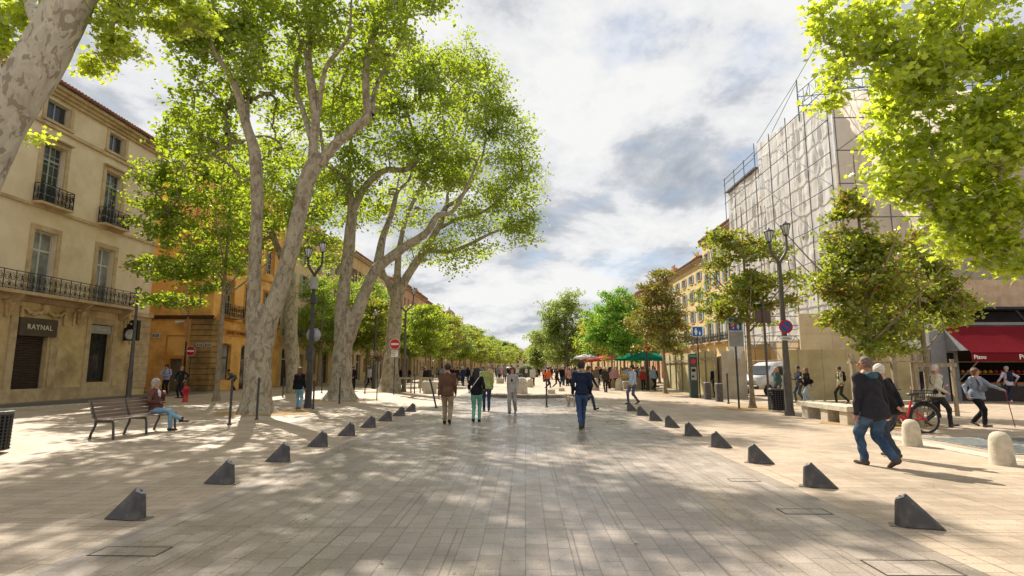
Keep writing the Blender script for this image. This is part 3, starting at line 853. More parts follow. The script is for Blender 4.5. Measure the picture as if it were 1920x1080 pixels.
# ---- generic terraced houses
M_SHUTG = mat('grey_shutter', '#8f938c', '#a0a49d', .7, 3.0)
M_SHUTB = mat('blue_shutter', '#8fa0a8', '#7d8e97', .7, 3.0)
M_SHUTR = mat('brown_shutter', '#7a5a42', '#6c4d37', .7, 3.0)
def house(name, label, side, y0, y1, h, colors, floors=4, shut=M_SHUTG, L_=22.0, seed=0, detail=True, chim=1, gf=4.4, nwin=None, group=None):
    """side -1: left row facing +x, side 1: right row facing -x"""
    x = side * L_
    root = empty(name, (x, (y0 + y1) / 2, 0), label, 'building', group)
    I_ = Matrix.Translation((-x, -(y0 + y1) / 2, 0))
    M = I_ @ frame_mat((x, 0, 0), (0, 1, 0), (-side, 0, 0))
    rg = random.Random(seed)
    n = nwin or max(2, round((y1 - y0) / 3.1)); du = (y1 - y0) / n; ww = .58
    fh = (h - gf - .5) / (floors - 1)
    op = []; wins = []
    for k in range(n):
        u = y0 + du * (k + .5)
        gd = (u - .95, u + .95, 0, 3.3) if rg.random() < .75 else (u - .6, u + .6, 1, 2.9)
        op.append(gd)
        for f in range(floors - 1):
            z = gf + .45 + fh * f; hh = min(2.5, fh - 1.1) * (1 if f < floors - 2 else .72)
            if f == 0: z = gf + .15; hh = min(2.75, fh - .6)
            wins.append((u - ww, u + ww, z, z + hh, f))
    b = MB(); wall_cells(b, y0, y1, gf, h, [w_[:4] for w_ in wins], .3); b.box(y0, y1, -11, -.3, 0, h - .05)
    b.xf(M); b.build('wall', colors[0], root)
    b = MB(); wall_cells(b, y0, y1, 0, gf - .002, op, .35, .05); b.xf(M); b.build('ground_floor_wall', colors[1], root)
    b = MB(); b.box(y0, y1, .05, .2, gf - .2, gf); b.box(y0, y1, 0, .42, h - .22, h); b.box(y0, y1, 0, .25, h - .42, h - .22)
    for w_ in wins:
        b.box(w_[0] - .14, w_[1] + .14, .0, .07, w_[3] + .003, w_[3] + .16); b.box(w_[0] - .14, w_[1] + .14, 0, .1, w_[2] - .12, w_[2] - .003)
    b.xf(M); b.build('trim', M_TRIM, root)
    wm = None
    for w_ in wins:
        cz = Matrix.Translation(M @ Vector((w_[0] + ww, 0, w_[2])))
        if wm is None or True:
            key = ('w', side, round(w_[3] - w_[2], 2))
            if key not in HC:
                R3 = frame_mat((0, 0, 0), (0, 1, 0), (-side, 0, 0)); hh = w_[3] - w_[2]
                f = MB()
                for (a_, c_) in ((-ww, -ww + .07), (ww - .07, ww), (-.04, .04)): f.box(a_, c_, -.2, -.15, 0, hh)
                for z in (0, hh * .33, hh * .66, hh - .06): f.box(-ww + .07, -.04, -.2, -.155, z, z + .06); f.box(.04, ww - .07, -.2, -.155, z, z + .06)
                f.xf(R3); p = MB(); p.box(-ww, ww, -.19, -.18, 0, hh); p.xf(R3)
                s = []
                for sg in (-1, 1):
                    s1 = MB(); a_, c_ = (-ww * 2 - .02, -ww - .02) if sg < 0 else (ww + .02, ww * 2 + .02)
                    s1.box(a_, c_, .01, .05, 0, hh)
                    for q in range(int(hh / .16)): s1.box(a_ + .05, c_ - .05, .05, .062, .06 + q * .16, .14 + q * .16)
                    s1.xf(R3); s.append(s1)
                HC[key] = (f.mesh('window', M_WHITE), p.mesh('pane', M_PANE), s)
            fm, pm, s = HC[key]
            loc = M @ Vector((w_[0] + ww, 0, w_[2]))
            fo = link('window', fm, root, loc); link('pane', pm, fo)
            if shut and detail:
                k2 = (key, shut.name)
                if k2 not in HC: HC[k2] = [q_.mesh('shutter', shut) for q_ in s]
                for q_ in HC[k2]: link('shutter', q_, fo)
    for o_ in op:
        b = MB(); b.box(o_[0], o_[1], -.3, -.25, o_[2], o_[3]); b.cur = 1; b.box(o_[0] + .02, o_[0] + .1, -.25, -.2, o_[2], o_[3]); b.box(o_[1] - .1, o_[1] - .02, -.25, -.2, o_[2], o_[3]); b.box(o_[0] + .1, o_[1] - .1, -.25, -.2, 2.35 if o_[2] == 0 else 1.9, 2.45 if o_[2] == 0 else 1.98)
        b.xf(M); b.build('shop_front', [M_PANE, rg.choice([M_SHOPW, M_WHITE, M_SHUTR])], root)
    if detail:
        R_ = None
        ks = [k for k in range(n) if rg.random() < .7]
        for k in ks:
            u = y0 + du * (k + .5)
            b = MB(); b.box(u - 1.1, u + 1.1, .0, .6, gf - .001, gf + .12); b.xf(M); b.build('balcony_slab', M_TRIM, root)
            railing(root, M, u - 1.08, u + 1.08, gf + .12, .85, .05, .56, .7)
    roof_tiles(root, M, y0, y1, h, .5, 6, 2.2, M_TILE, .3 if detail else .8)
    for k in range(chim):
        chimney(root, M, y0 + (y1 - y0) * (k + .35) / max(chim, 1) * .95, -2.5 - rg.random() * 2, h + .8, 1.3 + rg.random(), .7, 1.4 + rg.random() * 1.1, colors[0], 3)
    return root
HC = {}
C_A = mat('pale_ochre_render', '#d1b17c', '#c4a26c', .88, .8, stain='#977342', stain_amt=.4)
C_B = mat('buff_stone', '#c4a777', '#b59766', .88, 1.2, stain='#86693f', stain_amt=.5, bump=.2)
C_C = mat('pink_render', '#c99b78', '#bb8c69', .88, .8, stain='#946b4e', stain_amt=.4)
C_D = mat('cream_stone', '#cdbb95', '#bda983', .88, 1.0, stain='#907a55', stain_amt=.5, bump=.2)
C_E = mat('yellow_render', '#ddc28c', '#d2b47c', .88, .8, stain='#a27f47', stain_amt=.35)
G_L = 'terraced houses on the left side of the avenue'
G_R = 'terraced houses on the right side of the avenue'
house('terraced_house', 'buff house with grey shutters right after the orange ochre corner house', -1, 49.5, 63, 15.2, (C_E, C_A), 4, M_SHUTG, seed=1, group=G_L)
house('terraced_house', 'pale ochre house, second beyond the orange corner house', -1, 63, 78, 16.2, (C_A, C_B), 4, M_SHUTR, seed=2, group=G_L)
house('terraced_house', 'stone house, third beyond the orange corner house', -1, 78, 96, 15.6, (C_D, C_D), 4, M_SHUTG, seed=3, group=G_L)
house('terraced_house', 'pink house, fourth beyond the orange corner house', -1, 96, 122, 16.4, (C_C, C_B), 4, None, seed=4, detail=False, group=G_L)
house('terraced_house', 'stone house with tall chimneys above the left row of young trees', -1, 122, 150, 16.0, (C_B, C_B), 4, None, seed=5, detail=False, chim=3, group=G_L)
dm = house('terraced_house', 'grey brown house with a small rounded dome on its roof, far down the left side', -1, 150, 190, 16.2, (C_B, C_B), 4, None, seed=6, detail=False, chim=2, nwin=9, group=G_L)
b = MB(); b.lathe([(3, 0), (3, 2.5), (3.3, 2.6), (2.8, 4.2), (1.8, 5.4), (.6, 6.0), (.3, 6.6), (.1, 7.6)], 12, (0, 0, 0)); b.xf(Matrix.Translation((-2.5, 8, 16.4)) @ Matrix.Scale(.62, 4)); b.build('dome', mat('grey_dome', '#857767', '#968877', .8, 1.0), dm)
house('terraced_house', 'distant pinkish house beyond the domed house on the left', -1, 190, 235, 15.5, (C_C, C_B), 4, None, seed=7, detail=False, chim=4, nwin=9, group=G_L)
house('terraced_house', 'farthest house of the left side', -1, 235, 330, 15.5, (C_B, C_B), 4, None, seed=8, detail=False, chim=3, nwin=10, group=G_L)
house('terraced_house', 'tall yellow house with blue shutters just beyond the scaffolding', 1, 55.2, 67.5, 16.7, (C_E, C_E), 5, M_SHUTB, L_=21.5, seed=11, chim=2, group=G_R)
house('terraced_house', 'lower yellow house with brown top shutters, second beyond the scaffolding', 1, 67.5, 84, 14.9, (C_E, C_B), 5, M_SHUTB, L_=21.5, seed=12, chim=2, group=G_R)
house('terraced_house', 'pinkish house behind the rust coloured maple on the right side', 1, 84, 104, 14.6, (C_C, C_C), 4, M_SHUTG, L_=21.5, seed=13, detail=False, group=G_R)
house('terraced_house', 'stone house far down the right side above the vivid green maple', 1, 104, 140, 15.5, (C_C, C_B), 4, None, L_=21.5, seed=14, detail=False, chim=3, nwin=8, group=G_R)
house('terraced_house', 'farther ochre house of the right side near the tall round plane tree', 1, 140, 190, 17.5, (C_A, C_B), 4, None, L_=21.5, seed=15, detail=False, chim=3, nwin=9, group=G_R)
house('terraced_house', 'last house of the right side', 1, 190, 330, 17, (C_C, C_B), 4, None, L_=21.5, seed=16, detail=False, chim=3, nwin=10, group=G_R)
# pale tower block closing the vista
tb = empty('end_building', (-4, 430, 0), 'small pale building closing the far end of the avenue', 'building')
b = MB(); b.box(-60, 60, 0, 10, 0, 12); b.build('wall', C_D, tb)
b = MB(); b.prism([(-.5, 12), (10.5, 12), (5, 15)], 'x', -60.5, 60.5); recalc(b.build('roof', M_TILE, tb))
for i in range(14):
    for j in range(3):
        b = MB(); b.box(-33 + i * 5, -31.4 + i * 5, -.05, -.01, 1.5 + j * 3.6, 3.7 + j * 3.6); b.build('window', M_PANE, tb)
# tree belt at the far end
# ---- scaffolded building on the right
XS = 20.0
sb_ = empty('scaffolded_building', (28, 42, 0), 'tall building wrapped in pale sheeting behind a tube scaffold', 'building')
SI = Matrix.Translation((-28, -42, 0))
b = MB(); b.box(23, 44, 39.2, 53.5, 0, 16.6); b.box(24.5, 44, 37.0, 39.2, 5.8, 17.6); b.xf(SI); b.build('wall', mat('old_render', '#a8926f', '#b8a380', .9, .7, stain='#7d6748', stain_amt=.5, bump=.2), sb_)
def cloth_mat(name, c, tr):
    m = bpy.data.materials.new(name); m.use_nodes = True
    t = m.node_tree; t.nodes.clear()
    tcn = N(t, 'ShaderNodeTexCoord'); n = N(t, 'ShaderNodeTexNoise', Scale=1.2, Detail=8.0, Roughness=.6)
    L(t, tcn.outputs['Object'], n.inputs['Vector'])
    col = ramp(t, n.outputs['Fac'], [(.35, tuple(x * .93 for x in c)), (.6, c)])
    bb = N(t, 'ShaderNodeBump', Strength=.18, Distance=.05)
    n2 = N(t, 'ShaderNodeTexNoise', Scale=3.0, Detail=6.0, Roughness=.6, Distortion=1.5)
    L(t, tcn.outputs['Object'], n2.inputs['Vector']); L(t, n2.outputs['Fac'], bb.inputs['Height'])
    d = N(t, 'ShaderNodeBsdfDiffuse'); L(t, col, d.inputs[0]); L(t, bb.outputs[0], d.inputs[2])
    tt = N(t, 'ShaderNodeBsdfTranslucent'); L(t, col, tt.inputs[0])
    mx_ = N(t, 'ShaderNodeMixShader'); mx_.inputs[0].default_value = tr
    L(t, d.outputs[0], mx_.inputs[1]); L(t, tt.outputs[0], mx_.inputs[2])
    o_ = N(t, 'ShaderNodeOutputMaterial'); L(t, mx_.outputs[0], o_.inputs[0])
    return m
M_NET = cloth_mat('scaffold_sheeting', (.80, .785, .76), .4)
M_NETB = cloth_mat('beige_sheeting', (.76, .69, .60), .55)
def cloth(M, u0, u1, z0, z1, m, name='sheeting', bays=None, lifts=None, amp=.16, seed=0, parent=None, res=.13, top=None):
    nu = max(4, int((u1 - u0) / res)); nz = max(4, int((z1 - z0) / res))
    uu = np.linspace(u0, u1, nu + 1); zz_ = np.linspace(z0, z1, nz + 1)
    V = []
    for z in zz_:
        for u in uu:
            a = 1.0
            if bays: a *= min(1.0, .25 + abs(sin(pi * (u - u0) / bays)))
            if lifts: a *= min(1.0, .2 + abs(sin(pi * (z - z0) / lifts)))
            f = mnoise.noise(Vector((u * 1.1 + seed, z * .30, seed))) * 1.2 + mnoise.noise(Vector((u * 3.5, z * .8 + seed, 5))) * .3 + mnoise.noise(Vector((u * .8 + z * 1.6, z * 1.5 - u, 9 + seed))) * .25 + mnoise.noise(Vector((u * 4.0, z * .22, 3 + seed))) * .9
            zc = z
            if top: zc = z0 + (z - z0) * (top(u) - z0) / (z1 - z0)
            V.append(M @ Vector((u, amp * a * f * 1.3 - .02, zc)))
    F = [(j * (nu + 1) + i, j * (nu + 1) + i + 1, (j + 1) * (nu + 1) + i + 1, (j + 1) * (nu + 1) + i) for j in range(nz) for i in range(nu)]
    me = fast_mesh(name, np.array([tuple(v) for v in V]), np.array(F), m, True)
    return link(name, me, parent)
MW = SI @ frame_mat((XS, 0, 0), (0, 1, 0), (-1, 0, 0))       # faces the avenue
MSo = SI @ frame_mat((0, 35.1, 0), (1, 0, 0), (0, -1, 0))    # faces the camera
cloth(MW, 35.2, 46.6, 3.6, 19.9, M_NET, bays=2.85, lifts=2.2, amp=.13, seed=1, parent=sb_, top=lambda u: 19.6 + (u - 35.2) * .09)
cloth(MW, 46.75, 54.0, 3.6, 18.6, M_NET, bays=2.4, lifts=2.2, amp=.12, seed=2, parent=sb_)
cloth(MSo, 20.05, 38, 4.7, 19.6, M_NETB, bays=3.0, lifts=2.2, amp=.15, seed=3, parent=sb_)
# bunched skirt above the shop awning
cloth(SI @ frame_mat((0, 33.6, 0), (1, 0, 0), (0, -1, 0)), 24.6, 38, 5.1, 6.8, mat('tan_skirt', '#c2a484', '#cfb395', .9, 2.0, bump=.5), bays=2.5, amp=.22, seed=4, parent=sb_)
M_TUBE = mat('scaffold_tube', '#55565a', '#67686b', .5, 6.0, metal=.3)
b = MB(); R_T = .035
ys = [35.1, 38.0, 40.8, 43.7, 46.6]; zs_ = [0.1, 2.2, 4.4, 6.6, 8.8, 11.0, 13.2, 15.4, 17.6, 19.7]
xo = XS - .28
for y_ in ys:
    b.tube([(xo, y_, 0), (xo, y_, 20.4 + (1.1 if y_ == 35.1 else .4 * (y_ == 46.6)))], R_T, 6)
for z in zs_:
    b.tube([(xo - .05, 35.0, z), (xo - .05, 46.7, z)], R_T, 6)
for i in range(4):
    for j in range(0, 9, 1):
        if (i + j) % 2 == 0: b.tube([(xo - .1, ys[i], zs_[j]), (xo - .1, ys[i + 1], zs_[j + 1])], .028, 5)
for y_ in (49.0, 51.4, 53.9):
    b.tube([(xo, y_, 0), (xo, y_, 20.2)], R_T, 6)
for z in zs_[:-1] + [18.7, 19.5, 20.0]:
    b.tube([(xo - .05, 46.7, z), (xo - .05, 54, z)], R_T, 6)
yo = 35.1 - .3
for x_ in (20.0, 23.0, 26.0, 29.0, 32.0, 35.0):
    b.tube([(x_, yo, 0 if x_ < 21 else 5.0), (x_, yo, 20.6)], R_T, 6)
for z in zs_[2:]:
    b.tube([(19.9, yo - .05, z), (37, yo - .05, z)], R_T, 6)
for i, x_ in enumerate((20.0, 23.0, 26.0, 29.0)):
    for j in range(2, 9):
        if (i + j) % 2: b.tube([(x_, yo - .1, zs_[j]), (x_ + 3, yo - .1, zs_[j + 1])], .028, 5)
# platform edges and guard rails on the lower extension
for z in (18.7,): b.box(XS - .2, XS + 1.4, 46.8, 54, z, z + .06)
b.xf(SI); b.build('scaffold_tubes', M_TUBE, sb_)
# lattice girders of the temporary roof, rising above the corner
b = MB()
def lattice(a, c, dz, n):
    a = Vector(a); c = Vector(c); u = Vector((0, 0, dz))
    b.tube([a, c], .035, 6); b.tube([a + u, c + u], .035, 6)
    for k in range(n):
        p = a.lerp(c, k / n); q = a.lerp(c, (k + 1) / n)
        b.tube([p, q + u] if k % 2 == 0 else [p + u, q], .022, 5); b.tube([p, p + u], .022, 5)
lattice((XS, 35.0, 20.3), (XS, 39.2, 20.6), 1.0, 5)
lattice((XS, 35.0, 21.0), (XS + 14, 35.0, 21.0), .8, 14)
lattice((XS + 1, 36.4, 20.4), (XS + 12, 36.4, 20.9), .7, 11)
lattice((XS, 39.2, 20.6), (XS + 10, 39.2, 21.6), .7, 10)
b.tube([(XS, 39.2, 19.4), (XS, 39.2, 22.6)], .05, 6)
b.tube([(XS, 46.6, 20.8), (XS, 39.2, 22.6), (XS + .3, 35.0, 24.4)], .025, 5)
b.tube([(XS, 43.7, 20.5), (XS, 39.2, 22.4)], .025, 5)
b.xf(SI); b.build('lattice_girder', mat('blue_grey_tube', '#5f7378', '#72868b', .45, 6.0, metal=.5), sb_)
# dark recess and beams under the sheeting over the shop
b = MB(); b.box(24.4, 38, 33.9, 34.3, 4.2, 4.9); b.box(24.4, 38, 32.4, 34.6, 4.92, 5.06)
for x_ in (25.0, 28.0, 31.0): b.bar((x_, 32.6, 4.9), (x_ + .9, 32.6, 3.6), .12)
b.xf(SI); b.build('dark_beam', mat('dark_steel', '#2a2320', '#352c27', .7, 4.0), sb_)
b = MB()
for z in (2.9, 3.3, 3.7, 4.4, 5.0):
    b.tube([(14.5, 37.5, z), (20, 37.5, z)], .03, 5)
for i in range(10): b.tube([(14.5 + i * .55, 37.5, 2.9 if i % 2 else 3.7), (15.05 + i * .55, 37.5, 3.7 if i % 2 else 2.9)], .02, 5)
for x_ in (14.5, 17.0, 19.9): b.tube([(x_, 37.5, 0), (x_, 37.5, 5.4)], .03, 6)
o_ = b.build('access_scaffold', M_TUBE); tag(o_, 'low lattice of scaffold tubes above the hoarding behind the white van', 'scaffold')
# pale screen panels above the hoarding at the foot of the scaffold
b = MB(); b.box(0, 5.6, 0, .06, -2.45, 2.35);
for x_ in (0, 1.9, 3.75, 5.54): b.box(x_, x_ + .06, -.04, 0, -2.45, 2.4)
for z in (1.15,): b.box(0.06, 5.54, -.03, 0, z, z + .05)
o_ = b.build('site_screen', mat('cream_screen', '#cdbb98', '#c2ae8a', .85, 1.5, stain='#a08c68', stain_amt=.4), loc=(16.2, 33.6, 2.45)); tag(o_, 'cream screen panels standing above the plywood hoarding below the scaffold', 'screen')
# ================================================================== TREES
def bark_mat(name, c1, c2, c3, scale=2.6, bump=0.6, d=0.45):
    m = bpy.data.materials.new(name); m.use_nodes = True
    t = m.node_tree; b = t.nodes['Principled BSDF']; b.inputs['Roughness'].default_value = 0.85
    b.inputs['Specular IOR Level'].default_value = 0.25
    tcn = N(t, 'ShaderNodeTexCoord')
    mpn = N(t, 'ShaderNodeMapping'); mpn.inputs['Scale'].default_value = (1, 1, 0.5)
    L(t, tcn.outputs['Object'], mpn.inputs[0])
    v = N(t, 'ShaderNodeTexNoise', Scale=scale, Detail=7.0, Roughness=0.62, Distortion=0.8)
    L(t, mpn.outputs[0], v.inputs['Vector'])
    base = ramp(t, v.outputs['Fac'], [(0.26, c3), (0.40, c1), (0.55, c2), (0.70, c1)])
    n = N(t, 'ShaderNodeTexNoise', Scale=scale * 1.7, Detail=5.0, Distortion=1.4)
    mp5 = N(t, 'ShaderNodeMapping'); mp5.inputs['Location'].default_value = (4, 2, 7)
    L(t, mpn.outputs[0], mp5.inputs[0]); L(t, mp5.outputs[0], n.inputs['Vector'])
    f = ramp(t, n.outputs['Fac'], [(0.555, 0.0), (0.575, d)])
    nn = N(t, 'ShaderNodeTexNoise', Scale=scale * 1.3, Detail=5.0, Distortion=1.6); mp9 = N(t, 'ShaderNodeMapping'); mp9.inputs['Location'].default_value = (9, 1, 3)
    L(t, mpn.outputs[0], mp9.inputs[0]); L(t, mp9.outputs[0], nn.inputs['Vector'])
    m9 = N(t, 'ShaderNodeMix', data_type='RGBA'); L(t, ramp(t, nn.outputs['Fac'], [(0.54, 0.0), (0.56, .75), (.66, .75), (.68, 0.0)]), m9.inputs[0]); L(t, base, m9.inputs[6]); m9.inputs[7].default_value = (c2[0] * 1.12, c2[1] * 1.14, c2[2] * 1.08, 1)
    base = m9.outputs[2]
    mi = N(t, 'ShaderNodeMix', data_type='RGBA')
    L(t, f, mi.inputs[0]); L(t, base, mi.inputs[6]); mi.inputs[7].default_value = (*c3, 1)
    L(t, mi.outputs[2], b.inputs['Base Color'])
    n5 = N(t, 'ShaderNodeTexNoise', Scale=9.0, Detail=8.0, Roughness=0.7)
    mp6 = N(t, 'ShaderNodeMapping'); mp6.inputs['Scale'].default_value = (1, 1, 0.3)
    L(t, tcn.outputs['Object'], mp6.inputs[0]); L(t, mp6.outputs[0], n5.inputs['Vector'])
    bb = N(t, 'ShaderNodeBump', Strength=bump, Distance=0.05)
    L(t, math_(t, 'ADD', n5.outputs['Fac'], math_(t, 'MULTIPLY', n.outputs['Fac'], 0.6)), bb.inputs['Height'])
    L(t, bb.outputs[0], b.inputs['Normal'])
    return m
BARK_PLANE = bark_mat('plane_bark', (0.235, 0.195, 0.135), (0.36, 0.315, 0.23), (0.13, 0.10, 0.065), scale=2.9, d=.55)
BARK_SMOOTH = bark_mat('smooth_plane_bark', (0.36, 0.325, 0.265), (0.44, 0.405, 0.335), (0.20, 0.155, 0.105), scale=3.2, bump=0.3, d=0.7)
BARK_YOUNG = bark_mat('young_bark', (0.21, 0.16, 0.10), (0.29, 0.23, 0.15), (0.12, 0.09, 0.06), scale=6)
LEAF_PLANE = leaf_mat('plane_leaves', (0.075, 0.13, 0.013), (0.16, 0.23, 0.02), (0.60, 0.74, 0.035), 0.50)
LEAF_NEAR = leaf_mat('near_leaves', (0.11, 0.18, 0.013), (0.25, 0.33, 0.025), (0.82, 0.92, 0.06), 0.58)
LEAF_DARK = leaf_mat('dark_leaves', (0.03, 0.08, 0.018), (0.06, 0.13, 0.025), (0.16, 0.30, 0.04), 0.35)
LEAF_MAPLE = leaf_mat('maple_leaves', (0.075, 0.125, 0.014), (0.17, 0.225, 0.022), (0.56, 0.64, 0.04), 0.46, extra=(0.24, 0.11, 0.02))
LEAF_BRIGHT = leaf_mat('bright_leaves', (0.08, 0.16, 0.016), (0.18, 0.28, 0.025), (0.55, 0.72, 0.04), 0.48)
LEAF_PALE = leaf_mat('pale_leaves', (0.12, 0.18, 0.04), (0.22, 0.29, 0.06), (0.50, 0.62, 0.10), 0.45)

def leaf_template(kind):
    if kind == 'star':       # five lobed plane leaf, folded a little along the midrib
        ang = [270, 300, 325, 350, 12, 38, 62, 78, 90, 102, 118, 142, 168, 190, 215, 240]
        rad = [0.34, 0.42, 0.36, 0.62, 0.40, 0.82, 0.50, 0.70, 1.0, 0.70, 0.50, 0.82, 0.40, 0.62, 0.36, 0.42]
        v = [(r * cos(radians(a)), r * sin(radians(a)), 0.18 * abs(r * cos(radians(a))) - 0.10 * r) for a, r in zip(ang, rad)]
        n = len(v)
        v.append((0, 0, 0))
        return np.array(v), np.array([(i, (i + 1) % n, n) for i in range(n)])
    if kind == 'hex':
        v = [(0, -0.75, 0), (0.62, -0.2, 0.14), (0.5, 0.45, 0.06), (0, 1.0, -0.14), (-0.5, 0.45, 0.06), (-0.62, -0.2, 0.14)]
        return np.array(v), np.array([(0, 1, 2), (0, 2, 3), (0, 3, 4), (0, 4, 5)])
    v = [(0, -0.8, 0), (0.62, 0, 0.15), (0, 0.9, 0), (-0.62, 0, 0.15)]
    return np.array(v), np.array([(0, 1, 2), (0, 2, 3)])

def leaves_mesh(name, P, size, kind, m, rng, droop=0.5):
    T, F = leaf_template(kind)
    n = len(P); k = len(T)
    nz = rng.normal(size=(n, 3)) * 0.75 + np.array([0, 0, 0.9])
    nz /= np.linalg.norm(nz, axis=1, keepdims=True)
    ax = rng.normal(size=(n, 3)); ax[:, 2] -= droop
    ax -= nz * (ax * nz).sum(1, keepdims=True)
    ax /= np.linalg.norm(ax, axis=1, keepdims=True)
    bx = np.cross(ax, nz)
    s = size * rng.uniform(0.6, 1.2, size=(n, 1, 1)) / 2
    V = P[:, None, :] + s * (T[None, :, 0:1] * bx[:, None, :] + T[None, :, 1:2] * ax[:, None, :] + T[None, :, 2:3] * nz[:, None, :])
    Fa = (F[None] + (np.arange(n) * k)[:, None, None]).reshape(-1, 3)
    return fast_mesh(name, V.reshape(-1, 3), Fa, m)

def smooth_path(pts, n=6):
    """Catmull-Rom through (x,y,z,r) points"""
    P = [np.array(p, float) for p in pts]
    P = [P[0] * 2 - P[1]] + P + [P[-1] * 2 - P[-2]]
    out = []
    for i in range(1, len(P) - 2):
        for j in range(n):
            t = j / n
            a, b, c, d = P[i - 1], P[i], P[i + 1], P[i + 2]
            out.append(0.5 * ((2 * b) + (-a + c) * t + (2 * a - 5 * b + 4 * c - d) * t * t + (-a + 3 * b - 3 * c + d) * t ** 3))
    out.append(P[-2])
    return out

def limb_tube(mb, path, n=12, lump=0.06, seed=0.0, flare=False):
    """a lumpy limb; path = list of (x,y,z,r)"""
    pts = [Vector(p[:3]) for p in path]
    vs = []; prev = None
    m = len(pts)
    for i, p in enumerate(pts):
        d = (pts[min(m - 1, i + 1)] - pts[max(0, i - 1)]).normalized()
        u = d.orthogonal() if prev is None else prev - d * prev.dot(d)
        if prev is None: u = Vector((1, 0, 0)) - d * d.x
        u.normalize(); prev = u
        w_ = d.cross(u)
        for k in range(n):
            t = 2 * pi * k / n
            q = u * cos(t) + w_ * sin(t)
            r = max(path[i][3], 0.006)
            pp = p + q * r
            nz = mnoise.noise(Vector((pp.x * 2.2 + seed, pp.y * 2.2, pp.z * 0.9)))
            nz2 = mnoise.noise(Vector((pp.x * 5 + seed, pp.y * 5, pp.z * 3)))
            f = 1 + lump * (2.2 * nz + 0.9 * nz2)
            if flare:
                hz = max(0.0, 1 - (p.z - pts[0].z) / 0.9)
                f += hz * hz * (0.48 + 0.26 * sin(t * 3 + seed) + 0.14 * sin(t * 5 + 2 * seed))
            vs.append(p + q * r * f)
    fs = [(i * n + k, i * n + (k + 1) % n, (i + 1) * n + (k + 1) % n, (i + 1) * n + k) for i in range(m - 1) for k in range(n)]
    mb.add(vs, fs, True)
    mb.add(vs[-n:], [tuple(range(n))])

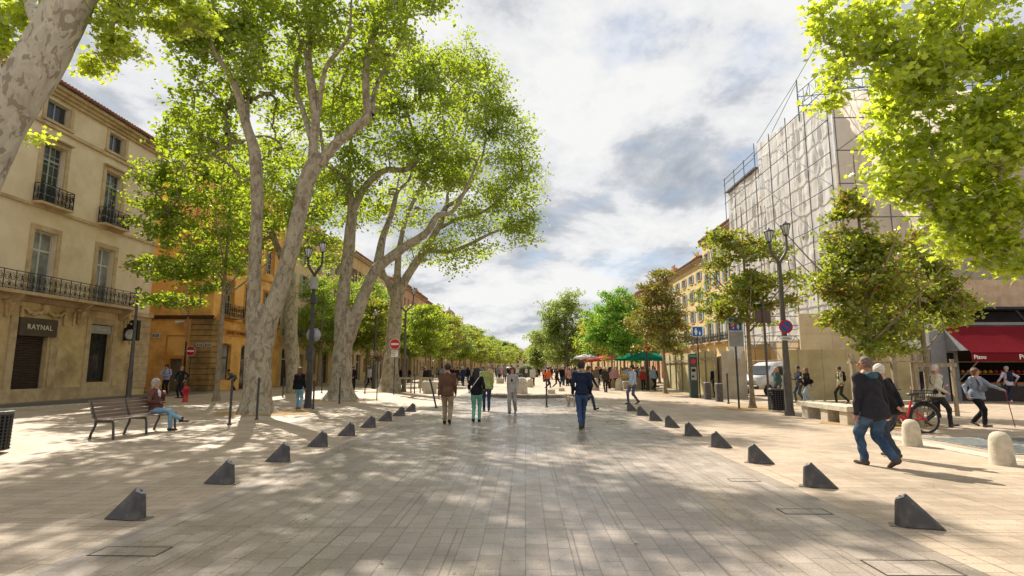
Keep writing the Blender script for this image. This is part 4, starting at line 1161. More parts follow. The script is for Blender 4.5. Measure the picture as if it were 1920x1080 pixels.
def build_tree(name, label, cat, base, limbs, blobs, bark, leaf, lsize, lkind, per_tip, rng_seed=1, group=None, trunk_n=14, spread=0.42, lump=0.06, flare=True, twig=0.011, tipfac=1.0, droop=0.5, branch_split=0.35, proto=False, clump=3.0, sf=0.68, lscale=1.0, tscale=1.0, tf_=1.0):
    """limbs: polylines of (x,y,z,r) relative to base; blobs: (cx,cy,cz, rx,ry,rz, ntips) relative to base"""
    rng = np.random.default_rng(rng_seed)
    root = empty(name, base, label, cat, group)
    tk = MB()
    nodes = []; rads = []
    for li, lb in enumerate(limbs):
        path = smooth_path([(p[0], p[1], p[2], p[3] * (lscale if li else tscale)) for p in lb], 7)
        limb_tube(tk, path, trunk_n if li == 0 else max(8, trunk_n - 3), lump, seed=li * 3.7 + rng_seed, flare=(flare and li == 0))
        for i, p in enumerate(path):
            if p[2] > path[0][2] + branch_split * (path[-1][2] - path[0][2]) or li > 0:
                if i % 2 == 0 and (li > 0 or i > len(path) * 0.5):
                    nodes.append(p[:3]); rads.append(p[3])
    tk.build('trunk', bark, root)
    tips = []
    for (cx, cy, cz, rx, ry, rz, nt_) in blobs:
        nt_ = int(nt_ * tipfac * tf_)
        nc = max(4, int(nt_ / clump))
        d = rng.normal(size=(nc, 3)); d /= np.linalg.norm(d, axis=1, keepdims=True)
        r = rng.uniform(0.12, 1.0, size=(nc, 1)) ** 0.5 * np.where(rng.random((nc, 1)) < .24, rng.uniform(1.05, 1.28, size=(nc, 1)), 1.0)
        # lumpy outline: boughs first, then tips gathered round each bough end
        lob = 1 + 0.2 * np.sin(d[:, 0:1] * 5 + cx) * np.cos(d[:, 2:3] * 4.3 + cz) + 0.12 * np.sin(d[:, 1:2] * 9 + cy)
        cc = d * r * lob
        pick = rng.integers(0, nc, size=nt_)
        tt = cc[pick] + rng.normal(size=(nt_, 3)) * np.array([.14, .14, .10]) * rng.uniform(.5, 1.5, size=(nt_, 1))
        tips.append(np.array([cx, cy, cz]) + tt * np.array([rx, ry, rz]))
    tips = np.concatenate(tips)
    nodes = np.array(nodes); 
    cen = nodes.mean(0)
    dist = np.array([np.min(((nodes - t) ** 2).sum(1)) for t in tips])
    order = np.argsort(dist)
    NP_ = [tuple(x) for x in nodes]; par = [-1] * len(NP_); load = [0.0] * len(NP_)
    arr = np.zeros((len(NP_) + len(tips) * 4, 3)); arr[:len(NP_)] = nodes; cnt = len(NP_)
    tipidx = []
    for ti in order:
        t = tips[ti]
        dd = arr[:cnt] - t
        # prefer parents lower than the tip
        cost = (dd ** 2).sum(1) + np.maximum(dd[:, 2], 0) ** 2 * 1.5
        j = int(np.argmin(cost))
        a = arr[j].copy(); ln = np.linalg.norm(t - a)
        seg = 3 if ln > 0.7 else 2
        p = j
        for s_ in range(1, seg + 1):
            f = s_ / seg
            q = a + (t - a) * f
            q = q + rng.normal(size=3) * ln * 0.06 * (1 - f) + np.array([0, 0, 1]) * ln * 0.12 * sin(pi * f)
            arr[cnt] = q; par.append(p); load.append(0.0); p = cnt; cnt += 1
        tipidx.append(p)
    par = np.array(par)
    load = np.zeros(cnt)
    for t in tipidx: load[t] += 1
    for i in range(cnt - 1, -1, -1):
        if par[i] >= 0: load[par[i]] += load[i]
    rr = twig * np.power(np.maximum(load, 0.3), 0.46)
    nk = 5
    n0 = len(nodes)
    idx = np.arange(n0, cnt)
    A = arr[par[idx]]; B = arr[idx]
    ra = np.minimum(rr[par[idx]], rr[idx] * 1.5); ra = np.where(par[idx] < n0, rr[idx] * 1.35, ra); rb = rr[idx]
    D = B - A; D /= np.maximum(np.linalg.norm(D, axis=1, keepdims=True), 1e-6)
    U = np.cross(D, np.array([0.31, 0.77, 0.13])); U /= np.maximum(np.linalg.norm(U, axis=1, keepdims=True), 1e-6)
    W_ = np.cross(D, U)
    th = np.arange(nk) * 2 * pi / nk
    C = np.cos(th)[None, :, None]; Sn = np.sin(th)[None, :, None]
    ringv = U[:, None] * C + W_[:, None] * Sn
    Va = A[:, None] + ringv * ra[:, None, None]; Vb = B[:, None] + ringv * rb[:, None, None]
    V = np.concatenate([Va, Vb], 1).reshape(-1, 3)
    F = np.array([(k, (k + 1) % nk, nk + (k + 1) % nk, nk + k) for k in range(nk)])
    Fa = (F[None] + (np.arange(len(idx)) * 2 * nk)[:, None, None]).reshape(-1, 4)
    link('branches', fast_mesh('branches', V, Fa, bark, True), root)
    TP = arr[np.array(tipidx)]
    # leaves: cluster round each tip and along the last twig
    reps = rng.integers(int(per_tip * 0.5), int(per_tip * 1.5) + 1, size=len(TP))
    Pc = np.repeat(TP, reps, axis=0)
    pr = arr[par[par[np.array(tipidx)]]]
    back = np.repeat(pr - TP, reps, axis=0)
    n = len(Pc)
    Pc = Pc + back * rng.uniform(0, 0.8, size=(n, 1)) * rng.uniform(0, 1, size=(n, 1)) + rng.normal(size=(n, 3)) * spread * sf * np.array([1, 1, 0.5])
    link('crown', leaves_mesh('crown', Pc, lsize, lkind, leaf, rng, droop), root)
    KIDS[root.name] = [c for c in COL.objects if c.parent == root][:3]
    return root

def rel(base, Y, pts):
    """limb polyline from sight lines (px, py, r[, dy]) at distance Y"""
    out = []
    for p in pts:
        y = Y + (p[3] if len(p) > 3 else 0)
        v = AY(p[0], p[1], y) - Vector(base)
        out.append((v.x, v.y, v.z, p[2]))
    return out
def blob(base, Y, px, py, rpx, rpy, n, dy=0.0, ry=None):
    y = Y + dy
    c = AY(px, py, y) - Vector(base)
    s = y / FPX * 1.02
    rx = rpx * s; rz = rpy * s
    return (c.x, c.y, c.z, rx, ry or (rx + rz) / 2 * 0.85, rz, n)

# --- the three big forked plane trees on the left
B1 = (-9.55, 20.2, 0)
build_tree('plane_tree', 'nearest big plane tree with a thick forked pale trunk, left of the paved strip', 'tree', B1,
    [rel(B1, 20.2, [(484, 792, 0.80), (482, 770, 0.68), (483, 735, 0.60), (484, 690, 0.57), (486, 640, 0.56), (488, 600, 0.50), (490, 570, 0.34)]),
     rel(B1, 20.2, [(478, 650, 0.40), (474, 600, 0.35), (477, 540, 0.31), (479, 470, 0.29), (482, 380, 0.29), (478, 290, 0.28), (462, 235, 0.24), (448, 180, 0.20, -.3), (430, 140, 0.15, -.5), (400, 90, 0.09, -1), (392, 20, 0.05, -1.2)]),
     rel(B1, 20.2, [(497, 650, 0.40), (506, 600, 0.42), (525, 540, 0.40), (548, 460, 0.39), (562, 400, 0.38), (575, 345, 0.40), (592, 305, 0.40), (600, 288, 0.3)]),
     rel(B1, 20.2, [(586, 320, 0.26), (588, 270, 0.24), (592, 220, 0.23), (584, 160, 0.22), (578, 100, 0.17), (590, 30, 0.13), (592, -40, 0.08), (600, -120, 0.04)]),
     rel(B1, 20.2, [(584, 262, 0.16), (566, 200, 0.13, .4), (556, 170, 0.13, .5), (558, 100, 0.12, .6), (578, 60, 0.10, .7), (570, 0, 0.07, 1), (560, -60, 0.04, 1.2)]),
     rel(B1, 20.2, [(596, 215, 0.13), (610, 130, 0.11, -.4), (640, 90, 0.09, -.7), (655, 60, 0.07, -1), (660, -20, 0.04, -1)]),
     rel(B1, 20.2, [(598, 308, 0.30), (630, 270, 0.25), (665, 240, 0.24), (688, 218, 0.24), (686, 170, 0.19), (688, 120, 0.18), (702, 60, 0.18), (722, 25, 0.15), (748, -5, 0.12), (770, -60, 0.08), (800, -120, 0.04)]),
     rel(B1, 20.2, [(697, 215, 0.14), (706, 160, 0.12, .8), (745, 90, 0.10, 1.2), (765, 30, 0.08, 1.6), (790, -10, 0.05, 2)]),
     rel(B1, 20.2, [(464, 240, 0.12), (466, 180, 0.09, .8), (480, 110, 0.07, 1.5), (470, 40, 0.04, 2)])],
    [blob(B1, 20.2, 420, 90, 95, 110, 260), blob(B1, 20.2, 540, 0, 140, 120, 270), blob(B1, 20.2, 690, 50, 110, 130, 220), blob(B1, 20.2, 790, -10, 70, 60, 60, 1),
     blob(B1, 20.2, 390, 230, 75, 90, 130, 1), blob(B1, 20.2, 560, 180, 110, 100, 120, 3), blob(B1, 20.2, 470, 330, 90, 70, 90, 3.5), blob(B1, 20.2, 470, -150, 180, 80, 80), blob(B1, 20.2, 350, 40, 60, 60, 60, -1), blob(B1, 20.2, 660, 170, 70, 70, 70, 2.5)],
    BARK_PLANE, LEAF_PLANE, 0.215, 'hex', 20, 11, tf_=.9, lump=0.06, trunk_n=24, lscale=.74, tscale=.80)
B2 = (-9.46, 28.6, 0)
build_tree('plane_tree', 'second big plane tree with two diverging trunks, beyond the nearest one', 'tree', B2,
    [rel(B2, 28.6, [(637, 756, 0.95), (638, 740, 0.82), (640, 700, 0.68), (644, 650, 0.62), (652, 610, 0.55), (656, 575, 0.35)]),
     rel(B2, 28.6, [(638, 640, 0.45), (640, 590, 0.46), (648, 520, 0.43), (655, 450, 0.41), (660, 395, 0.36), (658, 370, 0.26), (650, 340, 0.2), (628, 320, 0.18, -1), (610, 300, 0.14, -1.5), (600, 240, 0.08, -2)]),
     rel(B2, 28.6, [(652, 640, 0.42), (668, 590, 0.47), (684, 550, 0.43), (702, 510, 0.40), (722, 490, 0.36), (760, 462, 0.31), (800, 435, 0.27), (820, 405, 0.22), (850, 395, 0.15), (880, 340, 0.1), (900, 290, 0.06)]),
     rel(B2, 28.6, [(704, 508, 0.26), (716, 450, 0.24, .8), (735, 400, 0.2, 1.2), (745, 360, 0.16, 1.5), (770, 330, 0.1, 2), (780, 250, 0.05, 2.3)]),
     rel(B2, 28.6, [(662, 395, 0.28), (685, 350, 0.25), (720, 320, 0.22), (760, 318, 0.2), (780, 300, 0.16), (778, 260, 0.12), (760, 200, 0.06)]),
     rel(B2, 28.6, [(658, 380, 0.2), (655, 320, 0.16, 1), (660, 240, 0.1, 1.5), (680, 150, 0.05, 2)])],
    [blob(B2, 28.6, 640, 330, 75, 75, 180), blob(B2, 28.6, 690, 230, 90, 90, 260), blob(B2, 28.6, 780, 230, 85, 100, 300), blob(B2, 28.6, 830, 310, 70, 70, 200), blob(B2, 28.6, 740, 120, 95, 80, 240),
     blob(B2, 28.6, 840, 150, 60, 70, 140), blob(B2, 28.6, 610, 400, 50, 50, 60, 2), blob(B2, 28.6, 720, 390, 70, 40, 70, 3), blob(B2, 28.6, 600, 200, 90, 100, 160, 2)],
    BARK_PLANE, LEAF_PLANE, 0.23, 'hex', 18, 12, tf_=.7, lump=0.06, trunk_n=20, spread=0.5, lscale=.73, tscale=.78)
B3 = (-9.2, 38.3, 0)
build_tree('plane_tree', 'third big plane tree whose crown leans out over the paving against the sky', 'tree', B3,
    [rel(B3, 38.3, [(729, 742, 1.0), (730, 732, 0.9), (733, 690, 0.66), (737, 640, 0.62), (741, 590, 0.58), (745, 555, 0.52), (748, 535, 0.4)]),
     rel(B3, 38.3, [(742, 570, 0.35), (730, 535, 0.3), (718, 510, 0.26), (716, 480, 0.22), (722, 440, 0.18), (740, 380, 0.12), (750, 320, 0.06)]),
     rel(B3, 38.3, [(748, 550, 0.45), (762, 520, 0.42), (785, 485, 0.38), (805, 455, 0.34), (825, 420, 0.3), (835, 390, 0.24), (858, 375, 0.2), (885, 340, 0.15), (905, 290, 0.1), (915, 220, 0.05)]),
     rel(B3, 38.3, [(744, 545, 0.36), (746, 500, 0.32), (750, 460, 0.26), (765, 400, 0.2), (800, 330, 0.14), (830, 260, 0.08)]),
     rel(B3, 38.3, [(800, 468, 0.24), (840, 472, 0.2), (880, 458, 0.17), (915, 440, 0.14), (935, 432, 0.11), (965, 420, 0.07), (1000, 400, 0.04)]),
     rel(B3, 38.3, [(820, 430, 0.2), (860, 410, 0.17), (900, 400, 0.13), (940, 370, 0.09), (970, 330, 0.05)]),
     rel(B3, 38.3, [(836, 395, 0.16), (845, 330, 0.13, 1), (865, 290, 0.1, 1), (880, 200, 0.06, 1)])],
    [blob(B3, 38.3, 880, 230, 75, 90, 330), blob(B3, 38.3, 915, 160, 48, 60, 170), blob(B3, 38.3, 945, 250, 50, 70, 200), blob(B3, 38.3, 960, 350, 62, 62, 260), blob(B3, 38.3, 900, 380, 80, 70, 230),
     blob(B3, 38.3, 975, 430, 42, 32, 100), blob(B3, 38.3, 860, 470, 90, 38, 130), blob(B3, 38.3, 820, 340, 80, 80, 160, 2), blob(B3, 38.3, 870, 120, 50, 60, 110), blob(B3, 38.3, 790, 480, 60, 30, 40, 2), blob(B3, 38.3, 760, 400, 70, 60, 100, 3)],
    BARK_PLANE, LEAF_PLANE, 0.26, 'quad', 19, 13, tf_=.7, lump=0.05, trunk_n=18, spread=0.6, lscale=.73, tscale=.78)
# --- leaning trunk in the left foreground
B0 = (-11.9, 9.5, 0)
build_tree('plane_tree', 'smooth pale leaning plane trunk crossing the top left corner of the picture', 'tree', B0,
    [[(-0.3, 0, -0.05, 0.6), (-0.15, 0, 0.5, 0.48), (0.35, 0, 1.8, 0.42), (1.1, 0, 3.3, 0.38)] + rel(B0, 9.5, [(-64, 372, 0.37), (6, 225, 0.38), (74, 118, 0.385), (104, 60, 0.365), (148, -20, 0.33), (205, -110, 0.28), (280, -220, 0.2)]),
     rel(B0, 9.5, [(112, 70, 0.18), (78, 40, 0.15, .6), (62, 20, 0.13, 1.0), (50, -40, 0.1, 1.4)]),
     rel(B0, 9.5, [(62, 22, 0.08, 1.0), (90, 22, 0.07, .9), (110, 14, 0.05, 1), (130, -30, 0.04, 1)]),
     rel(B0, 9.5, [(230, -110, 0.14), (300, -60, 0.1, .6), (330, 0, 0.045, .8), (350, 40, 0.03, .9), (380, 62, 0.015, 1)]),
     rel(B0, 9.5, [(190, -40, 0.10), (215, 10, 0.05, .4), (208, 70, 0.03, .5), (212, 120, 0.015, .5)]),
     rel(B0, 9.5, [(20, 240, 0.10, .9), (-10, 130, 0.09, 1.2), (10, 70, 0.07, 1.4), (-10, 0, 0.05, 1.5)])],
    [blob(B0, 9.5, 215, 60, 55, 70, 90, 0.5), blob(B0, 9.5, 190, 120, 40, 35, 22, 1.0), blob(B0, 9.5, 30, 60, 60, 70, 75, 1.2), blob(B0, 9.5, 60, 150, 40, 26, 12, 1.4), blob(B0, 9.5, 20, 15, 70, 40, 60, 1.5),
     blob(B0, 9.5, 310, 20, 75, 34, 75, 0.9), blob(B0, 9.5, 370, 40, 40, 30, 32, 1.0), blob(B0, 9.5, 260, -60, 130, 60, 140, .5), blob(B0, 9.5, 60, 262, 24, 10, 5, 0.6), blob(B0, 9.5, 60, -140, 220, 90, 70, 0, 2.5)],
    BARK_SMOOTH, LEAF_NEAR, 0.165, 'star', 16, 14, lump=0.03, trunk_n=28, spread=0.17, twig=0.006)
# --- bright foliage hanging in from the right foreground
BR = (12.2, 8.6, 0)
build_tree('plane_tree', 'plane tree outside the frame whose bright sunlit leaves fill the top right corner', 'tree', BR,
    [[(0, 0, -0.05, 0.55), (0, 0, 1.5, 0.42), (-0.1, 0.1, 4.0, 0.36), (-0.4, 0.1, 6.2, 0.26)],
     [(-0.2, 0.1, 4.6, 0.2), (-1.6, 0.2, 5.6, 0.14), (-3.2, 0.1, 6.1, 0.09), (-5.0, 0.1, 6.6, 0.05), (-6.4, 0.3, 6.7, 0.02)],
     [(-0.3, 0.1, 5.4, 0.18), (-1.8, -0.3, 6.8, 0.13), (-3.6, -0.4, 7.8, 0.08), (-5.6, -0.2, 8.4, 0.03)],
     [(-0.2, 0.1, 3.6, 0.14), (-1.6, 0.5, 4.2, 0.10), (-3.2, 0.5, 4.2, 0.07), (-4.6, 0.4, 4.3, 0.04), (-5.6, 0.4, 4.2, 0.015)],
     [(-0.4, 0.1, 6.0, 0.2), (0.4, 1.2, 8.0, 0.12), (0.2, 1.8, 9.5, 0.06)]],
    [blob(BR, 8.6, 1600, 60, 85, 60, 100, 0.3), blob(BR, 8.6, 1700, 130, 100, 90, 210), blob(BR, 8.6, 1830, 60, 110, 110, 250), blob(BR, 8.6, 1660, 250, 60, 60, 75, 0.5), blob(BR, 8.6, 1790, 260, 90, 80, 180),
     blob(BR, 8.6, 1900, 240, 80, 120, 200), blob(BR, 8.6, 1730, 360, 75, 55, 105, 0.5), blob(BR, 8.6, 1860, 390, 80, 75, 190, 0.3), blob(BR, 8.6, 1900, 490, 40, 34, 50, 0.2), blob(BR, 8.6, 1560, 190, 32, 30, 16, 0.2), blob(BR, 8.6, 1760, 460, 50, 24, 24, 0.5), blob(BR, 8.6, 1840, -80, 230, 80, 180), blob(BR, 8.6, 2050, 200, 100, 250, 160),
     blob(BR, 8.6, 1650, 340, 34, 30, 20, 0.4), blob(BR, 8.6, 1545, 40, 40, 45, 30, 0.2)],
    BARK_SMOOTH, LEAF_NEAR, 0.18, 'star', 14, 15, tf_=.78, sf=.8, lump=0.03, spread=0.17, twig=0.006)

def young_tree(name, label, base, h, trunk_h, crown, leaf, seed, lsize=0.17, kind='hex', per=20, tips=1.0, r=0.09, group=None, bark=BARK_YOUNG, spread=0.26, lean=(0, 0)):
    lx, ly = lean
    limbs = [[(0, 0, -0.03, r * 1.5), (0, 0, 0.3, r * 1.1), (lx * .3, ly * .3, trunk_h * .6, r), (lx * .6, ly * .6, trunk_h, r * .85), (lx, ly, trunk_h + (h - trunk_h) * .5, r * .5), (lx, ly, h * 0.93, r * .2)]]
    rg = random.Random(seed)
    for k in range(6):
        a = k * 1.05 + rg.uniform(-.3, .3) + seed; z0 = trunk_h * (0.9 + 0.12 * k * (h - trunk_h) / h); ln = (h - trunk_h) * rg.uniform(.28, .42)
        limbs.append([(lx * .6, ly * .6, z0, r * .45), (lx * .6 + ln * .5 * cos(a), ly * .6 + ln * .5 * sin(a), z0 + ln * .5, r * .3), (lx * .6 + ln * cos(a), ly * .6 + ln * sin(a), z0 + ln * 1.1, r * .12)])
    return build_tree(name, label, 'tree', base, limbs, crown, bark, leaf, lsize, kind, per, seed, group, trunk_n=10, spread=spread, lump=0.03, twig=0.008, tipfac=tips, clump=3.5, sf=0.66)
G_RY = 'young trees in the right hand row'
# left young tree with spreading flat boughs in front of the orange wall
BY = (-15.15, 27.5, 0)
young_tree('young_tree', 'slender young tree with layered dark green boughs in front of the orange corner house', BY, 12.5, 5.2,
    [blob(BY, 27.5, 330, 560, 72, 18, 60), blob(BY, 27.5, 300, 505, 62, 24, 75), blob(BY, 27.5, 390, 500, 85, 45, 150), blob(BY, 27.5, 430, 420, 60, 60, 90), blob(BY, 27.5, 340, 430, 72, 48, 120), blob(BY, 27.5, 290, 360, 58, 55, 130), blob(BY, 27.5, 380, 330, 80, 70, 190), blob(BY, 27.5, 360, 255, 75, 45, 110)],
    LEAF_PLANE, 31, 0.24, 'hex', 15, 1.0, r=0.11, spread=0.36)
# second row of plane trees behind on the left
BB = (-15.0, 36.3, 0)
build_tree('plane_tree', 'single trunk plane tree seen between the forked trunks, by the ochre house', 'tree', BB,
    [rel(BB, 36.3, [(553, 745, 0.85), (552, 737, 0.7), (550, 700, 0.6), (546, 640, 0.55), (545, 560, 0.5), (540, 500, 0.42), (545, 430, 0.3), (550, 380, 0.2)]),
     rel(BB, 36.3, [(543, 520, 0.3), (515, 450, 0.25), (490, 380, 0.18), (480, 320, 0.1)]),
     rel(BB, 36.3, [(545, 480, 0.3), (570, 420, 0.25), (600, 380, 0.18), (610, 330, 0.1)])],
    [blob(BB, 36.3, 480, 400, 60, 70, 150), blob(BB, 36.3, 540, 330, 70, 80, 200), blob(BB, 36.3, 600, 380, 60, 70, 160), blob(BB, 36.3, 450, 470, 40, 30, 45), blob(BB, 36.3, 600, 470, 50, 40, 70)],
    BARK_PLANE, LEAF_PLANE, 0.30, 'quad', 15, 41, spread=0.6, lscale=.8, tscale=.8)
# bright trees filling the left background
for i, (px, Y, hh, cw, lb) in enumerate([(655, 56, 10.5, 2.6, 'bright leafy tree standing between the second and third plane trunks'), (690, 62, 12, 3.2, 'tall bright tree right behind the second plane tree'), (770, 66, 8.8, 2.4, 'yellow green tree just right of the third plane trunk'), (600, 50, 10, 2.6, 'bright tree behind the two armed lamp on the left')]):
    x = (px - 986) / FPX * Y
    young_tree('leafy_tree', lb, (x, Y, 0), hh, hh * .33, [(0, 0, hh * .62, cw, cw, hh * .30, 260), (-.8, 0, hh * .45, cw * .9, cw * .9, hh * .14, 70), (.6, .5, hh * .84, cw * .6, cw * .6, hh * .16, 80)], LEAF_BRIGHT, 50 + i, 0.24, 'quad', 24, r=0.2, spread=0.45)

# --- right hand row of young maples
def px_tree(label, base, h, th, blobs, leaf, seed, **kw):
    return young_tree('young_maple', label, base, h, th, blobs, leaf, seed, group=G_RY, **kw)
b_ = (9.15, 23.3, 0)
px_tree('young green and rust maple just left of the right hand two armed lamp', b_, 9.0, 3.1,
    [blob(b_, 23.3, 1400, 470, 70, 45, 150), blob(b_, 23.3, 1375, 540, 65, 45, 130), blob(b_, 23.3, 1450, 540, 55, 50, 110), blob(b_, 23.3, 1345, 590, 35, 25, 35), blob(b_, 23.3, 1425, 590, 55, 22, 45), blob(b_, 23.3, 1355, 455, 30, 28, 30)], LEAF_MAPLE, 61, lsize=0.175, per=20, tips=.85)
b_ = (10.25, 17.0, 0)
px_tree('young maple with a pointed rust tinged top inside the timber frame', b_, 8.8, 2.6,
    [blob(b_, 17.0, 1592, 395, 28, 40, 60), blob(b_, 17.0, 1600, 465, 60, 40, 120), blob(b_, 17.0, 1620, 530, 85, 50, 190), blob(b_, 17.0, 1560, 530, 40, 50, 60), blob(b_, 17.0, 1620, 600, 90, 30, 110), blob(b_, 17.0, 1625, 645, 35, 15, 22)], LEAF_MAPLE, 62, lsize=0.175, per=20, tips=.85)
b_ = (13.9, 20.0, 0)
px_tree('young maple with a wide low green crown in front of the red awning', b_, 7.4, 2.4,
    [blob(b_, 20, 1720, 520, 70, 45, 140), blob(b_, 20, 1760, 575, 65, 36, 130), blob(b_, 20, 1690, 580, 60, 40, 110), blob(b_, 20, 1690, 640, 40, 26, 50), blob(b_, 20, 1780, 540, 30, 28, 40), blob(b_, 20, 1700, 455, 40, 25, 40)], LEAF_MAPLE, 63, lsize=0.175, per=20, tips=.85)
b_ = (8.8, 36.2, 0)
px_tree('young maple turning rust brown left of the hoarding and the parking meter', b_, 7.6, 3.1,
    [blob(b_, 36, 1238, 530, 30, 26, 60), blob(b_, 36, 1235, 575, 50, 38, 170), blob(b_, 36, 1225, 620, 50, 35, 130), blob(b_, 36, 1275, 600, 28, 30, 50), blob(b_, 36, 1255, 655, 28, 18, 30)], leaf_mat('rust_leaves', (0.08, 0.11, 0.02), (0.19, 0.20, 0.03), (0.45, 0.42, 0.04), 0.4, extra=(0.26, 0.11, 0.02)), 64, lsize=0.2, kind='quad', per=24, spread=0.3)
b_ = (8.3, 44.5, 0)
px_tree('vivid green maple behind the green parasols', b_, 8.0, 2.9,
    [blob(b_, 44.5, 1165, 570, 40, 28, 130), blob(b_, 44.5, 1160, 615, 58, 40, 280), blob(b_, 44.5, 1175, 650, 40, 25, 90), blob(b_, 44.5, 1120, 640, 28, 24, 50)], leaf_mat('vivid_leaves', (0.05, 0.15, 0.015), (0.12, 0.27, 0.02), (0.35, 0.65, 0.03), 0.45), 65, lsize=0.22, kind='quad', per=26, spread=0.35)
b_ = (6.0, 84, 0)
build_tree('plane_tree', 'tall round plane tree standing alone near the far end on the right of the fountain', 'tree', b_,
    [[(0, 0, 0, .5), (0, 0, 2.5, .4), (0, 0, 5, .35), (0, 0, 9, .2), (0, 0, 11, .1)], [(0, 0, 4, .2), (-2, 0, 7, .12)], [(0, 0, 4, .2), (2, 0, 7, .12)], [(0, 0, 4, .2), (0, -2, 7, .12)]],
    [blob(b_, 84, 1055, 590, 46, 38, 330), blob(b_, 84, 1058, 640, 52, 36, 330), blob(b_, 84, 1030, 620, 28, 35, 120), blob(b_, 84, 1062, 672, 45, 15, 80)], BARK_PLANE, LEAF_PALE, 0.34, 'quad', 24, 66, spread=0.55, twig=0.02, flare=False)
b_ = (2.6, 130, 0)
build_tree('plane_tree', 'smaller pale tree just left of the tall round plane tree, far down the avenue', 'tree', b_,
    [[(0, 0, 0, .4), (0, 0, 4, .3), (0, 0, 8, .15)], [(0, 0, 3, .2), (-1.5, 0, 6, .1)], [(0, 0, 3, .2), (1.5, 0, 6, .1)]],
    [blob(b_, 130, 1008, 660, 17, 32, 200), blob(b_, 130, 1003, 675, 16, 14, 80)], BARK_PLANE, LEAF_PALE, 0.45, 'quad', 22, 67, spread=0.6, twig=0.03, flare=False)

# --- receding rows: copies of three prototypes
protos = []
for i, (lf, nm) in enumerate(((LEAF_PLANE, 'green'), (LEAF_MAPLE, 'mottled'), (LEAF_PALE, 'pale'))):
    protos.append(young_tree('avenue_tree', 'young %s leaved tree in the left row beyond the plane trees' % nm, (-8.9 + i * .1, 50 + i * 8, 0), 7.2, 2.6,
        [(0, 0, 4.9, 2.5, 2.5, 1.9, 230), (.5, .3, 6.3, 1.5, 1.5, 1.0, 80), (-.7, 0, 3.6, 1.8, 1.8, .8, 60)], lf, 70 + i, 0.26, 'quad', 24, r=0.09, spread=0.36, group='trees in the left row'))
rg = random.Random(5)
nths = ['third', 'fourth', 'fifth', 'sixth', 'seventh', 'eighth', 'ninth', 'tenth', 'eleventh', 'twelfth', 'thirteenth', 'fourteenth', 'fifteenth', 'sixteenth', 'seventeenth', 'eighteenth', 'nineteenth', 'twentieth']
protos[0]['label'] = 'first young green tree of the left row beyond the three plane trees'
protos[1]['label'] = 'second young tree of the left row, leaves mottled green and rust'
protos[2]['label'] = 'third young tree of the left row, pale green'
y = 74.0; k = 0
while y < 330:
    sc = 1.0 + (y - 60) / 260 * 0.9
    o = dup(protos[k % 3], (-8.8 + rg.uniform(-.5, .5) + max(0, (y - 120)) * 0.006, y, 0), rg.uniform(0, 6.28), ('%s young tree of the left row receding down the avenue' % nths[min(k + 1, 17)]) if k < 16 else 'small distant tree at the far end of the left row', 'trees in the left row', sc * rg.uniform(.82, .96))
    y += 8 + y * 0.045; k += 1
for k, (x, y, sc) in enumerate([(-14.5, 52, 1.15), (-15, 68, 1.2), (-14.6, 86, 1.2), (-15, 108, 1.3), (-15, 140, 1.4), (-15, 190, 1.6)]):
    dup(protos[(k + 1) % 3], (x, y, 0), k * 1.3, 'tree %s the house fronts in the outer left row' % ['nearest', 'second along', 'third along', 'fourth along', 'fifth along', 'last along'][k], 'trees in the outer left row', sc)
for k, (x, y, sc) in enumerate([(8.8, 58, 1.05), (9.2, 72, 1.1), (8.8, 100, 1.2), (9.5, 118, 1.3), (9, 145, 1.4), (8.5, 180, 1.6), (8, 225, 1.8), (9, 290, 2.1), (14.5, 62, 1.1), (14.5, 90, 1.2)]):
    dup(protos[(k * 2 + 1) % 3], (x, y, 0), k * 2.1, 'tree number %s of the right row beyond the vivid green maple' % ['one', 'two', 'three', 'four', 'five', 'six', 'seven', 'eight', 'nine, nearer the houses', 'ten, nearer the houses'][k], 'trees in the far right row', sc)

# denser middle distance and the green end of the vista
rg = random.Random(12)
kk = 0
for (x0, ys_) in ((-11.6, (78, 92, 108, 126, 150, 180, 215)), (11.6, (66, 80, 96, 112, 135, 165, 200, 250))):
    for y in ys_:
        sc = 1.08 + (y - 50) / 260 * .9
        dup(protos[kk % 3], (x0 + rg.uniform(-.6, .6), y, 0), rg.uniform(0, 6.28), '%s tree of the inner %s row, between the two outer rows' % (nths[kk % 9 + 0] if False else ['nearest', 'second', 'third', 'fourth', 'fifth', 'sixth', 'seventh', 'eighth', 'ninth'][ys_.index(y)], 'left' if x0 < 0 else 'right'), 'trees in the inner rows', sc * rg.uniform(.95, 1.1)); kk += 1
for k, (x, y, sc) in enumerate([(-9, 345, 2.3), (-6, 370, 2.2), (-12, 320, 2.3), (-16, 350, 2.5), (2.5, 330, 1.7), (5, 300, 1.9), (4, 250, 1.7), (8, 350, 2.4), (12, 330, 2.5)]):
    dup(protos[k % 3], (x, y, 0), k * 1.7, '%s small distant tree closing the end of the avenue, counted from the left' % ['fourth', 'fifth', 'second', 'first', 'sixth', 'eighth', 'seventh', 'ninth', 'tenth'][k], 'trees closing the vista', sc)
# ================================================================== STREET FURNITURE
ORD = ['nearest', 'second', 'third', 'fourth', 'fifth', 'sixth', 'seventh', 'eighth', 'ninth', 'tenth', 'eleventh', 'twelfth']
M_WEDGE = mat('wedge_bollard_metal', '#3f3d3d', '#4b4847', .42, 6.0, bump=.15, bscale=40, stain='#75695a', stain_scale=7.0, stain_amt=.6)
M_WEDGET = mat('worn_metal_top', '#8f9096', '#a3a4a9', .4, 14.0, metal=.3)
